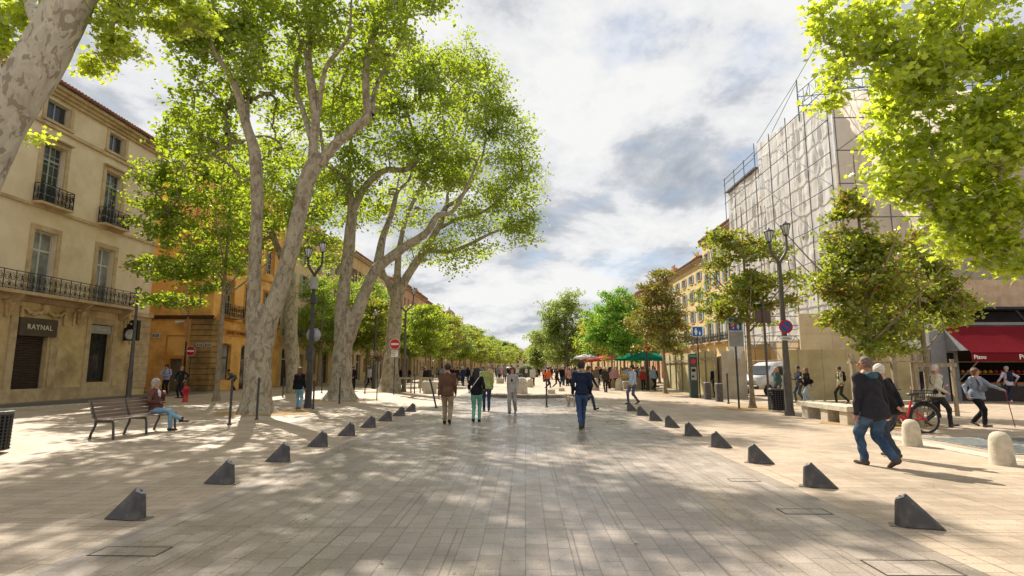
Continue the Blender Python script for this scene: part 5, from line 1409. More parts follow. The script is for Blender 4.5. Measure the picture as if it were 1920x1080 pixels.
# wedge bollards, two rows
def wedge():
    o = empty('wedge_bollard', (0, 0, 0), 'x', 'bollard')
    # profile in x-z: post side at +x .. sloping down to -x ; hexagonal-ish post with a long sloping tail
    b = MB()
    hw = .09; H_ = .295
    v = [(-.33, -.012, 0), (-.33, .012, 0), (0.0, hw, 0), (.07, hw * .8, 0), (.105, 0, 0), (.07, -hw * .8, 0), (0.0, -hw, 0),
         (-.02, 0.0, H_ + .03), (.0, hw * .62, H_ - .012), (.06, hw * .55, H_ - .04), (.085, 0, H_ - .05), (.06, -hw * .55, H_ - .04), (.0, -hw * .62, H_ - .012)]
    f = [(0, 1, 7), (1, 2, 8, 7), (2, 3, 9, 8), (3, 4, 10, 9), (4, 5, 11, 10), (5, 6, 12, 11), (6, 0, 7, 12), (6, 5, 4, 3, 2, 1, 0), (7, 8, 9, 10, 11, 12)]
    b.add(v, f)
    bo = recalc(b.build('body', M_WEDGE, o))
    bm = bmesh.new(); bm.from_mesh(bo.data); bmesh.ops.bevel(bm, geom=list(bm.edges), offset=.006, segments=1, affect='EDGES'); bm.to_mesh(bo.data); bm.free()
    b = MB(); q = [(-.012, 0, H_ + .030), (.002, hw * .56, H_ - .003), (.058, hw * .48, H_ - .032), (.080, 0, H_ - .043), (.058, -hw * .48, H_ - .032), (.002, -hw * .56, H_ - .003)]
    b.add(q + [(x, y, z + .006) for x, y, z in q], [tuple(range(6, 12)), (0, 1, 7, 6), (1, 2, 8, 7), (2, 3, 9, 8), (3, 4, 10, 9), (4, 5, 11, 10), (5, 0, 6, 11)])
    tp = recalc(b.build('top_plate', M_WEDGET, o))
    b = MB(); b.tube([(.035, 0, H_ - .004), (.037, 0, H_ + .0)], .011, 8); b.build('lock_hole', M_DARK, tp)
    b = MB(); b.box(.02, .15, -.085, .085, .001, .004); b.build('ground_plate', mat('ground_plate', '#77726a', '#8a847a', .5, 8.0, metal=.3, stain='#4d463c', stain_scale=2.0), o)
    KIDS[o.name] = list(o.children)
    return o
wp = wedge()
LB = [(232, 970), (408, 905), (520, 862), (592, 835), (646, 816), (687, 801), (720, 789), (746, 780), (766, 772)]
RB = [(1745, 993), (1550, 915), (1435, 868), (1358, 838), (1305, 817), (1265, 801), (1234, 789), (1207, 779), (1188, 771)]
for i, p in enumerate(LB):
    y = 6.05 + i * 1.86 + .01
    loc = (-4.26 + .08, y + .12, 0.004); rz = .06
    l_ = '%s dark metal wedge bollard of the left line' % ORD[i]
    if i == 0: wp.location = loc; wp.rotation_euler.z = rz; wp['label'] = l_; wp['group'] = 'wedge bollards along the left edge of the paved strip'
    else: dup(wp, loc, rz, l_, 'wedge bollards along the left edge of the paved strip')
for i, p in enumerate(RB):
    y = 6.1 + i * 1.93
    dup(wp, (4.04 - .16, y, 0.004), pi - .5 + .05 * sin(i * 7.3), '%s dark metal wedge bollard of the right line' % ORD[i], 'wedge bollards along the right edge of the paved strip')

M_POLE = mat('dark_pole_paint', '#2e2c2b', '#3a3836', .5, 6.0, stain='#55504a', stain_scale=2.0, stain_amt=.3)
M_POLEG = mat('grey_brown_pole', '#4a4440', '#575049', .5, 4.0, stain='#6a635a', stain_scale=1.5, stain_amt=.3)
def slim_post(loc, h, label, lean=(0, 0), r=.035, group='slim dark posts'):
    o = empty('slim_post', loc, label, 'post', group)
    b = MB(); L_ = (lean[0], lean[1])
    b.tube([(0, 0, 0), (L_[0] * .97, L_[1] * .97, h * .96)], r, 10); b.build('shaft', M_POLE, o)
    b = MB(); b.tube([(L_[0] * .93, L_[1] * .93, h * .92), (L_[0], L_[1], h)], [r * 1.25, r * 1.1], 10); b.tube([(L_[0], L_[1], h), (L_[0] * 1.02, L_[1] * 1.02, h + .03)], [r * 1.1, r * .4], 10); b.build('cap', M_POLE, o)
    b = MB(); b.lathe([(r * 1.8, 0), (r * 1.8, .03), (r, .05)], 12); b.build('base_collar', M_POLE, o)
    return o
for px, py, h, l_ in [(430, 797, 1.28, 'slim dark post left of the nearest plane trunk'), (481, 787, 1.28, 'slim dark post in front of the nearest plane trunk'), (587, 767, 1.1, 'slim dark post right of the woman with long hair'),
                      (530, 745, 1.0, 'slim dark post with a rounded top behind the nearest plane trunk'), (636, 757, 1.15, 'slim dark post in front of the second plane trunk'), (578, 747, 1.0, 'slim dark post just behind the two armed lamp on the left'),
                      (684, 738, 1.1, 'slim dark post between the second and third plane trunks'), (777, 738, 1.2, 'slim dark post right of the third plane trunk'), (603, 737, 1.9, 'thin tall post between lamp and second plane trunk'),
                      (1025, 764, 1.16, 'slim dark post standing alone in the middle of the paving'), (1366, 757, 1.35, 'slim dark post right of the two square bollards'), (1123, 733, 1.1, 'slim dark post behind the walking man in navy')]:
    slim_post(G(px, py), h, l_)
slim_post(G(818, 765), 1.12, 'slim dark post leaning over to the left beside the man in the brown jacket', lean=(-.26, 0))

# street lamps
M_LGLASS = mat('lamp_glass', '#c3c8c8', '#d3d6d4', .2, 3.0)
def lantern(parent, c, s=1.0):
    s = s * .78
    c = Vector(c)
    b = MB(); b.lathe([(.05 * s, 0), (.10 * s, .03 * s), (.11 * s, .06 * s)], 8, c); b.lathe([(.24 * s, .52 * s), (.25 * s, .55 * s), (.20 * s, .60 * s), (.07 * s, .66 * s), (.03 * s, .74 * s)], 8, c)
    for k in range(8):
        a = k * pi / 4; b.bar(c + Vector((.10 * s * cos(a), .10 * s * sin(a), .05 * s)), c + Vector((.225 * s * cos(a), .225 * s * sin(a), .53 * s)), .016)
    lf = b.build('lantern', M_POLE, parent)
    b = MB(); b.lathe([(.09 * s, .07 * s), (.21 * s, .52 * s)], 8, c, smooth=False); b.build('lantern_glass', M_LGLASS, lf)
def street_lamp(base, h, label, two=True, s=1.0, group=None, spread=.42, axis=(1, 0), pole=None, dh=.35):
    o = empty('street_lamp', base, label, 'street lamp', group)
    pole = pole or M_POLE
    ax = Vector((axis[0], axis[1], 0)).normalized()
    hs = h - 1.6 * s if two else h - .75 * s
    b = MB(); b.lathe([(.17 * s, 0), (.17 * s, .12), (.145 * s, .2), (.135 * s, 1.3), (.15 * s, 1.35), (.12 * s, 1.45), (.09 * s, 2.9), (.075 * s, hs * .8), (.065 * s, hs)], 16)
    b.build('pole', pole, o)
    if two:
        b = MB()
        ends = []
        for sg, dz in ((-1, 0), (1, dh)):
            e = Vector((0, 0, hs)) + ax * (sg * spread) + Vector((0, 0, .82 * s + dz))
            b.tube([(0, 0, hs - .02), Vector((0, 0, hs + .12)) + ax * sg * spread * .15, Vector((0, 0, hs + .32)) + ax * sg * spread * .62, Vector((0, 0, hs + .55 * s)) + ax * sg * spread * .97, e], [.06 * s, .06 * s, .055 * s, .05 * s, .045 * s], 8)
            ends.append(e)
        b.build('arms', pole, o)
        for e in ends: lantern(o, e, s)
    else:
        lantern(o, (0, 0, hs), s)
    return o
lb = G(577, 765)
sl_ = street_lamp(lb, 6.9, 'black two armed lamp with boxes on its pole, right of the nearest plane tree', True, .95, spread=.30, dh=.22)
b = MB(); b.lathe([(.16, 0), (.16, .5)], 12, (0, .0, 5.1 - .25)); b.build('grey_box', mat('pale_box', '#8d8b86', '#9a9893', .6, 5.0), sl_)
b = MB(); b.box(-.02, .22, -.28, -.08, 4.25, 4.5); b.box(-.14, .12, -.14, .14, 1.9, 2.35); b.lathe([(.165, 2.35), (.165, 2.42)], 12); b.build('control_box', M_POLE, sl_)
b = MB(); b.lathe([(.0, 0), (.30, 0), (.30, .02), (.0, .02)], 24); b.xf(Matrix.Translation((.05, .12, 2.95)) @ Matrix.Rotation(pi / 2, 4, 'X')); b.build('round_sign_back', M_WEDGET, sl_)
street_lamp(G(240, 748), 6.1, 'single lantern street lamp with a thick pole before the cream corner building', False, .9, pole=M_POLEG)
lr = G(1481, 779)
sl2 = street_lamp(lr, 6.75, 'two armed street lamp on the right beside the litter bin and stone bench', True, .95, spread=.30, pole=M_POLEG, dh=.24)
lp3 = street_lamp(G(757, 735), 7.0, 'street lamp right of the third plane trunk', True, 1.0, spread=.5, group='far street lamps', pole=M_POLEG)
street_lamp(G(700, 729), 6.4, 'dark street lamp between the second and third plane trunks', False, 1.0, group='far street lamps')
street_lamp(G(1215, 732), 5.3, 'street lamp with a flower basket behind the man in the pale blue shirt', False, .8, group='far street lamps')
for px, py, l_ in ((828, 716, 'thin far lamp pole above the man in the brown jacket'), (1065, 716, 'far lamp pole on the right under the tall round plane tree'), (1012, 703, 'tiny distant lamp pole near the fountain')):
    street_lamp(G(px, py), 7, l_, True, 1.0, group='far street lamps', spread=.5)
# signs
M_SRED = mat('sign_red', '#c4202a', '#b51c26', .35, 3.0); M_SBLUE = mat('sign_blue', '#1d5fa8', '#1a5699', .35, 3.0); M_SWHITE = mat('sign_white', '#e2e2de', '#d6d6d0', .35, 3.0); M_SBACK = mat('sign_grey', '#8b8b86', '#9a9a94', .45, 5.0, metal=.3)
def disc(b, c, r, y0, y1, n=28):
    pts = [(c[0] + r * cos(2 * pi * k / n), c[1] + r * sin(2 * pi * k / n)) for k in range(n)]
    b.prism(pts, 'y', y0, y1)
def no_entry(loc, zc, r, label, post=True, extra=False, rz=0):
    o = empty('no_entry_sign', loc, label, 'road sign', rz=rz)
    b = MB(); b.tube([(0, 0, 0), (0, 0, zc + r * .8)], .032, 8); b.build('post', M_POLE, o)
    b = MB(); disc(b, (0, zc), r, -.05, -.035); b.build('sign_face', M_SWHITE, o)
    b = MB(); disc(b, (0, zc), r * .94, -.055, -.051); f = b.build('red_disc', M_SRED, o)
    b = MB(); b.box(-r * .72, r * .72, -.060, -.0555, zc - r * .17, zc + r * .17); b.build('white_bar', M_SWHITE, f)
    if extra:
        b = MB(); b.box(-.2, .2, -.05, -.035, zc - r - .45, zc - r - .06)
        b.cur = 1
        for k in range(3): b.box(-.15, .13 - .05 * k, -.054, -.0505, zc - r - .16 - k * .1, zc - r - .13 - k * .1)
        b.build('text_plate', [M_SWHITE, M_DARK], o)
    return o
no_entry(G(738, 740), 3.05, .33, 'red no entry sign with a white plate beneath, in front of the third plane trunk', extra=True)
no_entry(Vector((-22.9, 38.0, 0)), 2.75, .34, 'red no entry sign in front of the banded stone corner')
# no parking roundel on the right lamp
o = empty('no_parking_sign', (lr.x, lr.y, 0), 'round blue and red no parking sign strapped to the right hand lamp pole', 'road sign')
zc = AY(1467, 613, lr.y).z
b = MB(); disc(b, (0, zc), .235, -.16, -.145); b.build('red_ring', M_SRED, o)
b = MB(); disc(b, (0, zc), .178, -.166, -.161); f = b.build('blue_disc', M_SBLUE, o)
b = MB(); b.obox(Matrix.Translation((0, -.168, zc)) @ Matrix.Rotation(-pi / 4, 4, 'Y'), .048, .006, .355); b.build('red_slash', M_SRED, f)
b = MB(); b.box(-.19, .19, -.15, -.135, zc - .47, zc - .33); b.cur = 1; b.box(-.15, .15, -.154, -.1505, zc - .43, zc - .41); b.box(-.12, .1, -.154, -.1505, zc - .39, zc - .375); b.build('text_plate', [M_SWHITE, M_DARK], o)
b = MB(); b.bar((0, -.14, zc), (0, 0, zc), .04); b.build('bracket', M_POLE, o)
def ped_fig(b, x, z, s, y0, y1):
    disc(b, (x, z + .82 * s), .11 * s, y0, y1, 12)
    b.prism([(x - .17 * s, z + .68 * s), (x + .17 * s, z + .68 * s), (x + .22 * s, z + .3 * s), (x + .12 * s, z + .3 * s), (x + .10 * s, z), (x - .10 * s, z), (x - .12 * s, z + .3 * s), (x - .22 * s, z + .3 * s)], 'y', y0, y1)
def ped_sign(loc, z0, w_, h, label, slash, extra):
    o = empty('pedestrian_area_sign', loc, label, 'road sign')
    b = MB(); b.tube([(0, 0, 0), (0, 0, z0 + h)], .04, 8); b.build('post', M_POLE, o)
    b = MB(); b.cbox(-w_ / 2, w_ / 2, -.06, -.042, z0, z0 + h, .004); b.build('sign_face', M_SWHITE, o)
    b = MB(); b.box(-w_ / 2 + .02, w_ / 2 - .02, -.066, -.061, z0 + .02, z0 + h - .02); f = b.build('blue_panel', M_SBLUE, o)
    b = MB(); ped_fig(b, -w_ * .16, z0 + h * .18, h * .7, -.071, -.0665); ped_fig(b, w_ * .2, z0 + h * .14, h * .45, -.071, -.0665); recalc(b.build('pedestrian_symbol', M_SWHITE, f))
    if slash:
        b = MB(); b.obox(Matrix.Translation((0, -.076, z0 + h / 2)) @ Matrix.Rotation(atan2(w_, h) , 4, 'Y'), .06, .006, h * 1.22); b.build('red_slash', M_SRED, f)
    if extra:
        b = MB(); b.cbox(-w_ / 2 + .01, w_ / 2 + .03, -.05, -.035, z0 - .62, z0 - .01, .004); b.build('sign_back', M_SBACK, o)
    return o
ped_sign(G(1386, 766), 3.08, .56, .54, 'blue end of pedestrian area sign crossed by a red slash, on a tall thin post', True, True)
ped_sign(G(1313, 746), 3.30, .56, .56, 'blue pedestrian area sign with white figures beside the parking meter', False, False)
# thin pole by the right bin with a dark sign back
o = empty('sign_pole', G(1443, 769), 'thin pole carrying a dark square sign back above the right litter bin', 'pole')
b = MB(); b.tube([(0, 0, 0), (0, 0, 4.2)], .045, 8); b.build('post', M_POLEG, o)
b = MB(); b.cbox(-.32, .3, .03, .06, 3.35, 3.85, .01); b.build('sign_back', mat('brown_sign', '#5a4440', '#6a514b', .6, 4.0), o)
# parking meter
o = empty('parking_meter', G(1301, 746), 'tall dark green parking ticket machine with a red round emblem', 'parking meter')
b = MB(); b.cbox(-.20, .22, -.16, .16, 0, 2.38, .03); b.build('cabinet', mat('meter_green', '#2c4038', '#37382f', .45, 3.0), o)
b = MB(); disc(b, (0, 1.95), .13, -.172, -.161); b.build('emblem', M_SRED, o)
b = MB(); b.cbox(-.14, .16, -.185, -.161, .95, 1.65, .008); p_ = b.build('keypad_panel', M_SBACK, o)
b = MB(); b.box(-.1, .1, -.19, -.1855, 1.4, 1.55); b.box(-.1, .02, -.19, -.1855, 1.1, 1.2); b.build('screen', M_DARK, p_)
b = MB(); b.box(-.2, .22, -.165, -.1605, 2.2, 2.3); b.build('stripe', mat('meter_stripe', '#4f8a6a', '#468060', .5, 3.0), o)
# square bollards
sq = None
for k, (px, py, l_) in enumerate(((1327, 749, 'left of the two square dark bollards right of the parking meter'), (1349, 753, 'right of the two square dark bollards right of the parking meter'))):
    o = empty('square_bollard', G(px, py), l_, 'bollard', 'square dark bollards')
    b = MB(); b.cbox(-.15, .15, -.15, .15, 0, .84, .02); b.build('shaft', M_WEDGE, o); b = MB(); b.cbox(-.14, .14, -.14, .14, .842, .87, .01); b.build('cap', M_WEDGET, o)
# pale conical stone bollards
M_PSTONE = mat('pale_stone', '#c9bea9', '#b5a993', .8, 9.0, stain='#8d806a', stain_scale=2.0, stain_amt=.4, bump=.3, bscale=30)
sbp = None
def stone_boll(loc, label, s=1.0):
    global sbp
    if sbp is None:
        b = MB(); b.lathe([(.185, 0), (.18, .05), (.165, .30), (.152, .42), (.13, .48), (.085, .525), (.03, .54)], 24)
        sbp = b.build('stone_bollard', M_PSTONE); o = sbp
    else:
        o = sbp.copy(); COL.objects.link(o)
    o.location = loc; o.scale = (s, s, s)
    return tag(o, label, 'bollard', 'pale stone bollards')
stone_boll(G(1711, 836), 'rounded pale stone bollard beside the red bicycle and the couple')
stone_boll(G(1880, 871), 'rounded pale stone bollard near the right edge of the picture')
stone_boll(G(797, 733), 'pale stone bollard between the third plane trunk and the man in the brown jacket', 1.35)
stone_boll(G(1161, 732), 'pale stone bollard left of the man in the pale blue shirt', 1.6)
stone_boll(G(1115, 732), 'pale stone bollard right behind the man in navy', 1.6)
stone_boll(G(978, 743), 'tall pale stone bollard on the ring kerb behind the woman in grey', 2.0)
o = stone_boll(G(994, 730), 'dark stone bollard beside the walker in white near the fountain', 1.5)
# low cubic stones
for px, py, s, l_ in ((1034, 743, .42, 'low square stone block on the ring kerb beside the slim post'), (1053, 738, .38, 'low square stone block left of the dog'), (1175, 729, .6, 'long low stone block behind the man in the pale blue shirt'), (938, 722, .7, 'low stone block on the paving left of the fountain'), (792, 727, .6, 'low stone block left of the man in the brown jacket')):
    b = MB(); b.cbox(-s / 2, s / 2, -s / 2, s / 2, 0, s * .95, .03); tag(b.build('stone_block', M_PSTONE, None, G(px, py)), l_, 'stone block')
# ring kerb (traffic island) and the mossy fountain
b = MB(); cx, cy, R_ = 0.35, 36.5, 6.3
pts = []
for k in range(41):
    a = -pi / 2 + (k - 20) * .05
    pts.append((cx + R_ * cos(a) * .62 * 1.0, cy + R_ * sin(a), 0))
n = len(pts)
vs = []
for (x, y, z) in pts:
    d = Vector((x - cx, y - cy, 0)).normalized()
    for (r, zz2) in ((0, 0), (0.02, .15), (-.03, .18), (-.34, .18), (-.34, .05)):
        vs.append((x + d.x * r, y + d.y * r, zz2))
b.add(vs, [(i * 5 + k, i * 5 + k + 1, (i + 1) * 5 + k + 1, (i + 1) * 5 + k) for i in range(n - 1) for k in range(4)])
recalc(tag(b.build('island_kerb', mat('dark_kerb', '#7b7060', '#8e8371', .7, 6.0, bump=.2)), None, None, None, 'structure'))
b = MB(); b.add([(cx + (x - cx) * .93, cy + (y - cy) * .95, .15) for x, y, z in pts] + [(cx + 3.6, 60, .15), (cx - 3.6, 60, .15)], [tuple(range(n + 2))]); o = b.build('island_paving', M_SIDE2); o['kind'] = 'structure'
fo = empty('mossy_fountain', (-.1, 100, 0), 'rounded mossy green fountain on a dark basin in the middle of the avenue', 'fountain')
b = MB(); b.lathe([(2.1, 0), (2.1, .55), (1.9, .6), (1.7, .5)], 24, sx=1.1); b.build('basin', mat('dark_basin', '#4b4940', '#5a574c', .7, 2.0), fo)
moss = []
rgm = np.random.default_rng(3)
d = rgm.normal(size=(5200, 3)); d[:, 2] = np.abs(d[:, 2]); d /= np.linalg.norm(d, axis=1, keepdims=True)
moss = d * np.array([1.75, 1.6, 1.5]) * rgm.uniform(.9, 1.02, size=(5200, 1)) + np.array([0, 0, .6])
link('moss', leaves_mesh('moss', moss, .26, 'quad', leaf_mat('moss_green', (.09, .14, .03), (.18, .25, .05), (.4, .5, .06), .5), rgm), fo)
b = MB(); b.lathe([(1.6, .4), (1.65, .9), (1.4, 1.6), (.8, 2.0), (.1, 2.1)], 20); b.build('rock', mat('moss_rock', '#3d4426', '#4a5230', .9, 3.0), fo)

# bench with a woman on it: long axis between the two measured legs
def bench():
    # seat runs along local x from -1.0 to 1.0; faces -y local
    o = empty('park_bench', (0, 0, 0), 'dark slatted bench with a backrest, the woman in the brown jacket sits on it', 'bench')
    M_W = mat('bench_wood', '#6b5748', '#7d6858', .6, 3.0, stretch=(1, 12, 12), stain='#4a3c32', stain_scale=2.0, stain_amt=.4)
    M_F = mat('bench_iron', '#3c3835', '#46413d', .5, 6.0)
    b = MB()
    for k in range(5): b.cbox(-1.05, 1.05, -.42 + k * .098, -.34 + k * .098, .415 + .006 * abs(k - 2), .44 + .006 * abs(k - 2), .005)
    b.build('seat', M_W, o)
    b = MB()
    for k in range(5):
        z = .50 + k * .083; y_ = .10 + k * .028
        b.obox(Matrix.Translation((0, y_, z)) @ Matrix.Rotation(-.32, 4, 'X'), 2.1, .022, .07)
    b.build('backrest', M_W, o)
    for x_ in (-1.0, 0, 1.0):
        b = MB()
        b.tube([(x_, .16, 0), (x_, .13, .12), (x_, .05, .30), (x_, .035, .42), (x_, .08, .5), (x_, .22, .86)], [.03, .028, .028, .03, .026, .02], 7)
        b.tube([(x_, .04, .39), (x_, -.36, .395)], .026, 7)
        b.build('frame', M_F, o)
        b = MB(); b.tube([(x_, -.37, .41), (x_, -.40, .3), (x_, -.43, .0)], [.028, .026, .03], 7); b.build('leg', M_F, o)
    return o
# measured: left pair of legs near (186,822)/(226,822); right (300,803); the back is on the far-left side
bn = bench()
p1 = G(205, 824); p2 = G(325, 806)
ctr = Vector((-9.35, 14.3, 0))
bn.location = (-9.65, 13.78, 0)
bn.rotation_euler.z = atan2(1.9, .15)    # along the street, facing +x
# litter bins
def litter_bin(loc, r, h, label, slats=22):
    o = empty('litter_bin', loc, label, 'litter bin')
    b = MB()
    for k in range(slats):
        a = 2 * pi * k / slats; b.bar((r * cos(a), r * sin(a), .06), (r * 1.06 * cos(a), r * 1.06 * sin(a), h - .03), .03, .012)
    for z in [.08 + (h - .16) * k / 10 for k in range(11)]: b.ring((0, 0, z), r * 1.0 + .02, .008, 'z', 22, 4)
    b.build('slats', M_POLE, o)
    b = MB(); b.lathe([(r * .86, .05), (r * .9, h - .08)], 18); b.build('liner', M_DARK, o)
    b = MB(); b.lathe([(r * 1.12, h - .06), (r * 1.14, h), (r * .8, h + .01), (r * .78, h - .05)], 24); b.build('rim', M_POLEG, o)
    return o
litter_bin(G(-16, 850), .24, .78, 'dark slatted litter bin cut by the left edge of the picture')
litter_bin(G(1461, 772), .30, .85, 'dark slatted litter bin at the foot of the right hand lamp')
# red fire hydrant
o = empty('fire_hydrant', G(347, 754), 'red fire hydrant on the left pavement in front of the ochre house', 'fire hydrant')
M_HYD = mat('hydrant_red', '#b3141c', '#9e1118', .35, 4.0)
b = MB(); b.lathe([(.14, 0), (.14, .05), (.11, .07), (.11, .5), (.14, .55), (.15, .62), (.13, .70), (.06, .76)], 16); b.build('barrel', M_HYD, o)
b = MB(); b.tube([(-.2, 0, .52), (.2, 0, .52)], .055, 10); b.tube([(0, 0, .5), (0, -.17, .5)], .065, 10); b.build('outlets', M_HYD, o)
# stone bench on the right: slab on blocks
o = empty('stone_bench', (0, 0, 0), 'long pale stone bench slab on stone blocks beside the right hand lamp', 'bench')
b = MB(); b.cbox(9.05, 9.75, 16.35, 19.35, .37, .52, .015); b.build('slab', M_PSTONE, o)
for y_ in (16.45, 17.5, 18.7):
    b = MB(); b.cbox(9.1, 9.7, y_, y_ + .42, 0, .368, .012); b.build('block', M_PSTONE, o)
o2 = empty('stone_bench', (0, 0, 0), 'second stone bench slab running behind the timber frame', 'bench')
b = MB(); b.cbox(9.76, 11.3, 16.38, 16.95, .36, .50, .012); b.build('slab', M_PSTONE, o2)
for x_ in (9.95, 10.8):
    b = MB(); b.cbox(x_, x_ + .35, 16.42, 16.9, 0, .358, .012); b.build('block', M_PSTONE, o2)
# timber tree guard
M_TIM = mat('weathered_timber', '#a5957b', '#8d7d64', .85, 3.0, stretch=(6, 6, 1), stain='#6b5d47', stain_scale=1.5, stain_amt=.4, bump=.3)
o = empty('tree_guard', (10.1, 16.3, 0), 'weathered timber post and rail frame round the young maple behind the couple', 'tree guard')
P4 = [(-.90, -.25), (.72, -.30), (-.25, 1.0), (.9, .9)]
for i, (x_, y_) in enumerate(P4):
    b = MB(); b.bar((x_ - .0, y_, 0), (x_ - .08 * (i == 0), y_, 1.98), .12, .10); b.build('post', M_TIM, o)
for z in (1.78, .62):
    b = MB(); b.bar((P4[0][0] - .2, P4[0][1] - .07, z), (P4[1][0] + .15, P4[1][1] - .07, z), .15, .04); b.build('rail', M_TIM, o)
    b = MB(); b.bar((P4[2][0] - .1, P4[2][1] + .07, z - .02), (P4[3][0] + .15, P4[3][1] + .07, z - .02), .15, .04); b.build('rail', M_TIM, o)
b = MB(); b.bar((P4[0][0] - .07, P4[0][1], 1.74), (P4[2][0], P4[2][1] + .1, 1.74), .04, .14); b.build('rail', M_TIM, o)
o = empty('tree_guard', (13.9, 20.0, 0), 'smaller timber stakes round the right hand maple', 'tree guard')
for i, (x_, y_) in enumerate(((-.7, -.4), (.6, -.4), (0, .7))):
    b = MB(); b.bar((x_, y_, 0), (x_, y_, 1.9), .10, .09); b.build('post', M_TIM, o)
b = MB(); b.bar((-.8, -.46, 1.7), (.7, -.46, 1.7), .04, .12); b.build('rail', M_TIM, o)
# tree pits with dry earth
def pit(cx, cy, w_, h_, nm):
    b = MB(); n = 18
    pts = [(cx + w_ / 2 * cos(2 * pi * k / n) * (1 + .12 * sin(k * 2.3)), cy + h_ / 2 * sin(2 * pi * k / n) * (1 + .1 * sin(k * 1.7)), .0065) for k in range(n)]
    b.add(pts, [tuple(range(n))]); o_ = b.build('tree_pit', mat('pit_soil', '#8f7146', '#a98c5c', .95, 5.0, stain='#6b522f', stain_scale=3.0, bump=.5)); o_['kind'] = 'structure'
pit(10.2, 16.9, 3.0, 3.0, 0); pit(9.1, 23.2, 3.2, 3.0, 0); pit(-9.4, 20.3, 3.4, 3.0, 0); pit(-9.4, 28.7, 3.6, 3.2, 0); pit(8.8, 36, 2.6, 2.4, 0); pit(-9.2, 38.2, 3.8, 3.4, 0)
# plywood hoardings
M_PLY = mat('ply_hoarding', '#b3a47c', '#a39368', .85, .9, stain='#7f724e', stain_scale=.6, stain_amt=.5, bump=.1)
M_PLY2 = mat('pale_ply_hoarding', '#bdb285', '#ab9f72', .85, .9, stain='#8b8059', stain_scale=.7, stain_amt=.5, bump=.1)
def hoarding(a, c, h, m, label, npan, battens=True, thick=.05):
    a = Vector(a); c = Vector(c); d = c - a; ln = d.length
    o = empty('hoarding', (a.x, a.y, 0), label, 'hoarding', rz=atan2(d.y, d.x))
    pw = ln / npan
    for k in range(npan):
        b = MB(); b.cbox(k * pw + .004, (k + 1) * pw - .004, -.02 - .004 * (k % 2), .02, .04, h + .012 * ((k * 7) % 3), .003); b.build('panel', m, o)
    b = MB()
    for k in range(npan + 1): b.box(k * pw - .04, k * pw + .04, .022, .10, 0, h + .05)
    b.box(0, ln, .1, .14, h * .8, h * .8 + .1)
    b.build('battens', M_TIM, o)
    return o
hoarding((13.45, 28.2, 0), (19.3, 28.35, 0), 2.5, M_PLY, 'long brown plywood hoarding behind the stone bench and the walkers on the right', 5)
hoarding((19.3, 28.35, 0), (19.95, 28.35, 0), 2.5, mat('grey_boards', '#8f8474', '#7c7262', .85, 2.0, stretch=(5, 1, 1), stain='#5d5548'), 'grey weathered boards joining the hoarding to the shop', 1)
hoarding((10.35, 30.9, 0), (11.5, 46.8, 0), 2.55, M_PLY2, 'pale yellow plywood hoarding left of the tarpaulin, running down the avenue', 7)
hoarding((12.95, 28.7, 0), (13.45, 28.2, 0), 2.5, M_PLY2, 'short yellow green plywood panel right of the lamp and the van', 1)
# tarpaulin shrouded stack between hoarding and van
tp_ = cloth(frame_mat((0, 0, 0), (1, 0, 0), (0, -1, 0)), 0, 1.3, 0, 2.5, mat('pale_tarp', '#b9ad98', '#a99d88', .8, 1.5, stain='#877c68', bump=.3), name='tarpaulin_screen', amp=.12, seed=8, res=.1)
tp_.location = (10.4, 30.4, 0)
b = MB(); b.box(.1, 1.2, .12, 2.0, 0, 2.2); b.build('stacked_crates', M_TIM, tp_)
b = MB(); b.box(.5, 1.3, .06, .1, 2.1, 3.9); b.build('white_board', M_WHITE, tp_)
tag(tp_, 'pale sheet draped over a stack beside the yellow hoarding', 'tarpaulin')

# ---- shop with the red awning
sh = empty('greengrocer_shop', (24, 28.5, 0), 'shop with a long red awning and lit produce shelves at the right edge', 'shop')
HI = Matrix.Translation((-24, -28.5, 0))
b = MB(); b.box(19.96, 20.72, 28.3, 28.4, 0, 3.45); b.box(21.08, 21.26, 28.3, 28.4, 0, 2.34); b.box(20.72, 21.26, 28.3, 28.4, 2.345, 3.5); b.box(20.9, 21.0, 28.4, 33.9, 0, 3.7); b.box(20.9, 40, 28.45, 33.9, 3.72, 3.86); b.prism([(28.29, 3.5), (26.95, 2.42), (28.29, 2.42)], 'x', 20.74, 20.79)
b.xf(HI); recalc(b.build('side_panel', mat('blue_grey_panel', '#76777a', '#828385', .6, 3.0), sh))
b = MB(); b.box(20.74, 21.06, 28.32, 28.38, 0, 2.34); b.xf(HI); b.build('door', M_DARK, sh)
A0, A1 = 20.73, 37.0
b = MB(); nA = 40
uA = [A0 + (A1 - A0) * k / nA for k in range(nA + 1)]
for k in range(nA):
    for q in range(6):
        def aw_(u, t): return (u, 28.4 - 1.65 * t, 3.65 - 1.32 * t - .05 * sin(pi * t) + .012 * sin(u * 4.1))
        b.add([aw_(uA[k], q / 6), aw_(uA[k + 1], q / 6), aw_(uA[k + 1], (q + 1) / 6), aw_(uA[k], (q + 1) / 6)], [(0, 3, 2, 1)], True)
b.tube([(A0, 26.74, 2.31), (A1, 26.74, 2.31)], .04, 8)
M_AWN = cloth_mat('awning_red', (.18, .018, .024), .15)
b.xf(HI); aw = b.build('awning', M_AWN, sh)
b = MB(); b.box(A0, A1, 26.72, 26.75, 1.90, 2.27); b.xf(HI); vl = b.build('valance', M_AWN, sh)
for (t_, x_, s_) in (('Pizou', 21.08, .26), ('POULETS', 23.55, .34)):
    T = HI @ Matrix.Translation((x_, 26.71, 2.10)) @ Matrix.Rotation(pi / 2, 4, 'X')
    text_obj('lettering', t_, s_, M_SWHITE, vl, T, .008, 1.0, .004)
b = MB()
for x_ in (21.2, 24.9, 28.9): b.tube([(x_ + .25, 26.8, 2.3), (x_ - .0, 28.25, 1.0)], .03, 6)
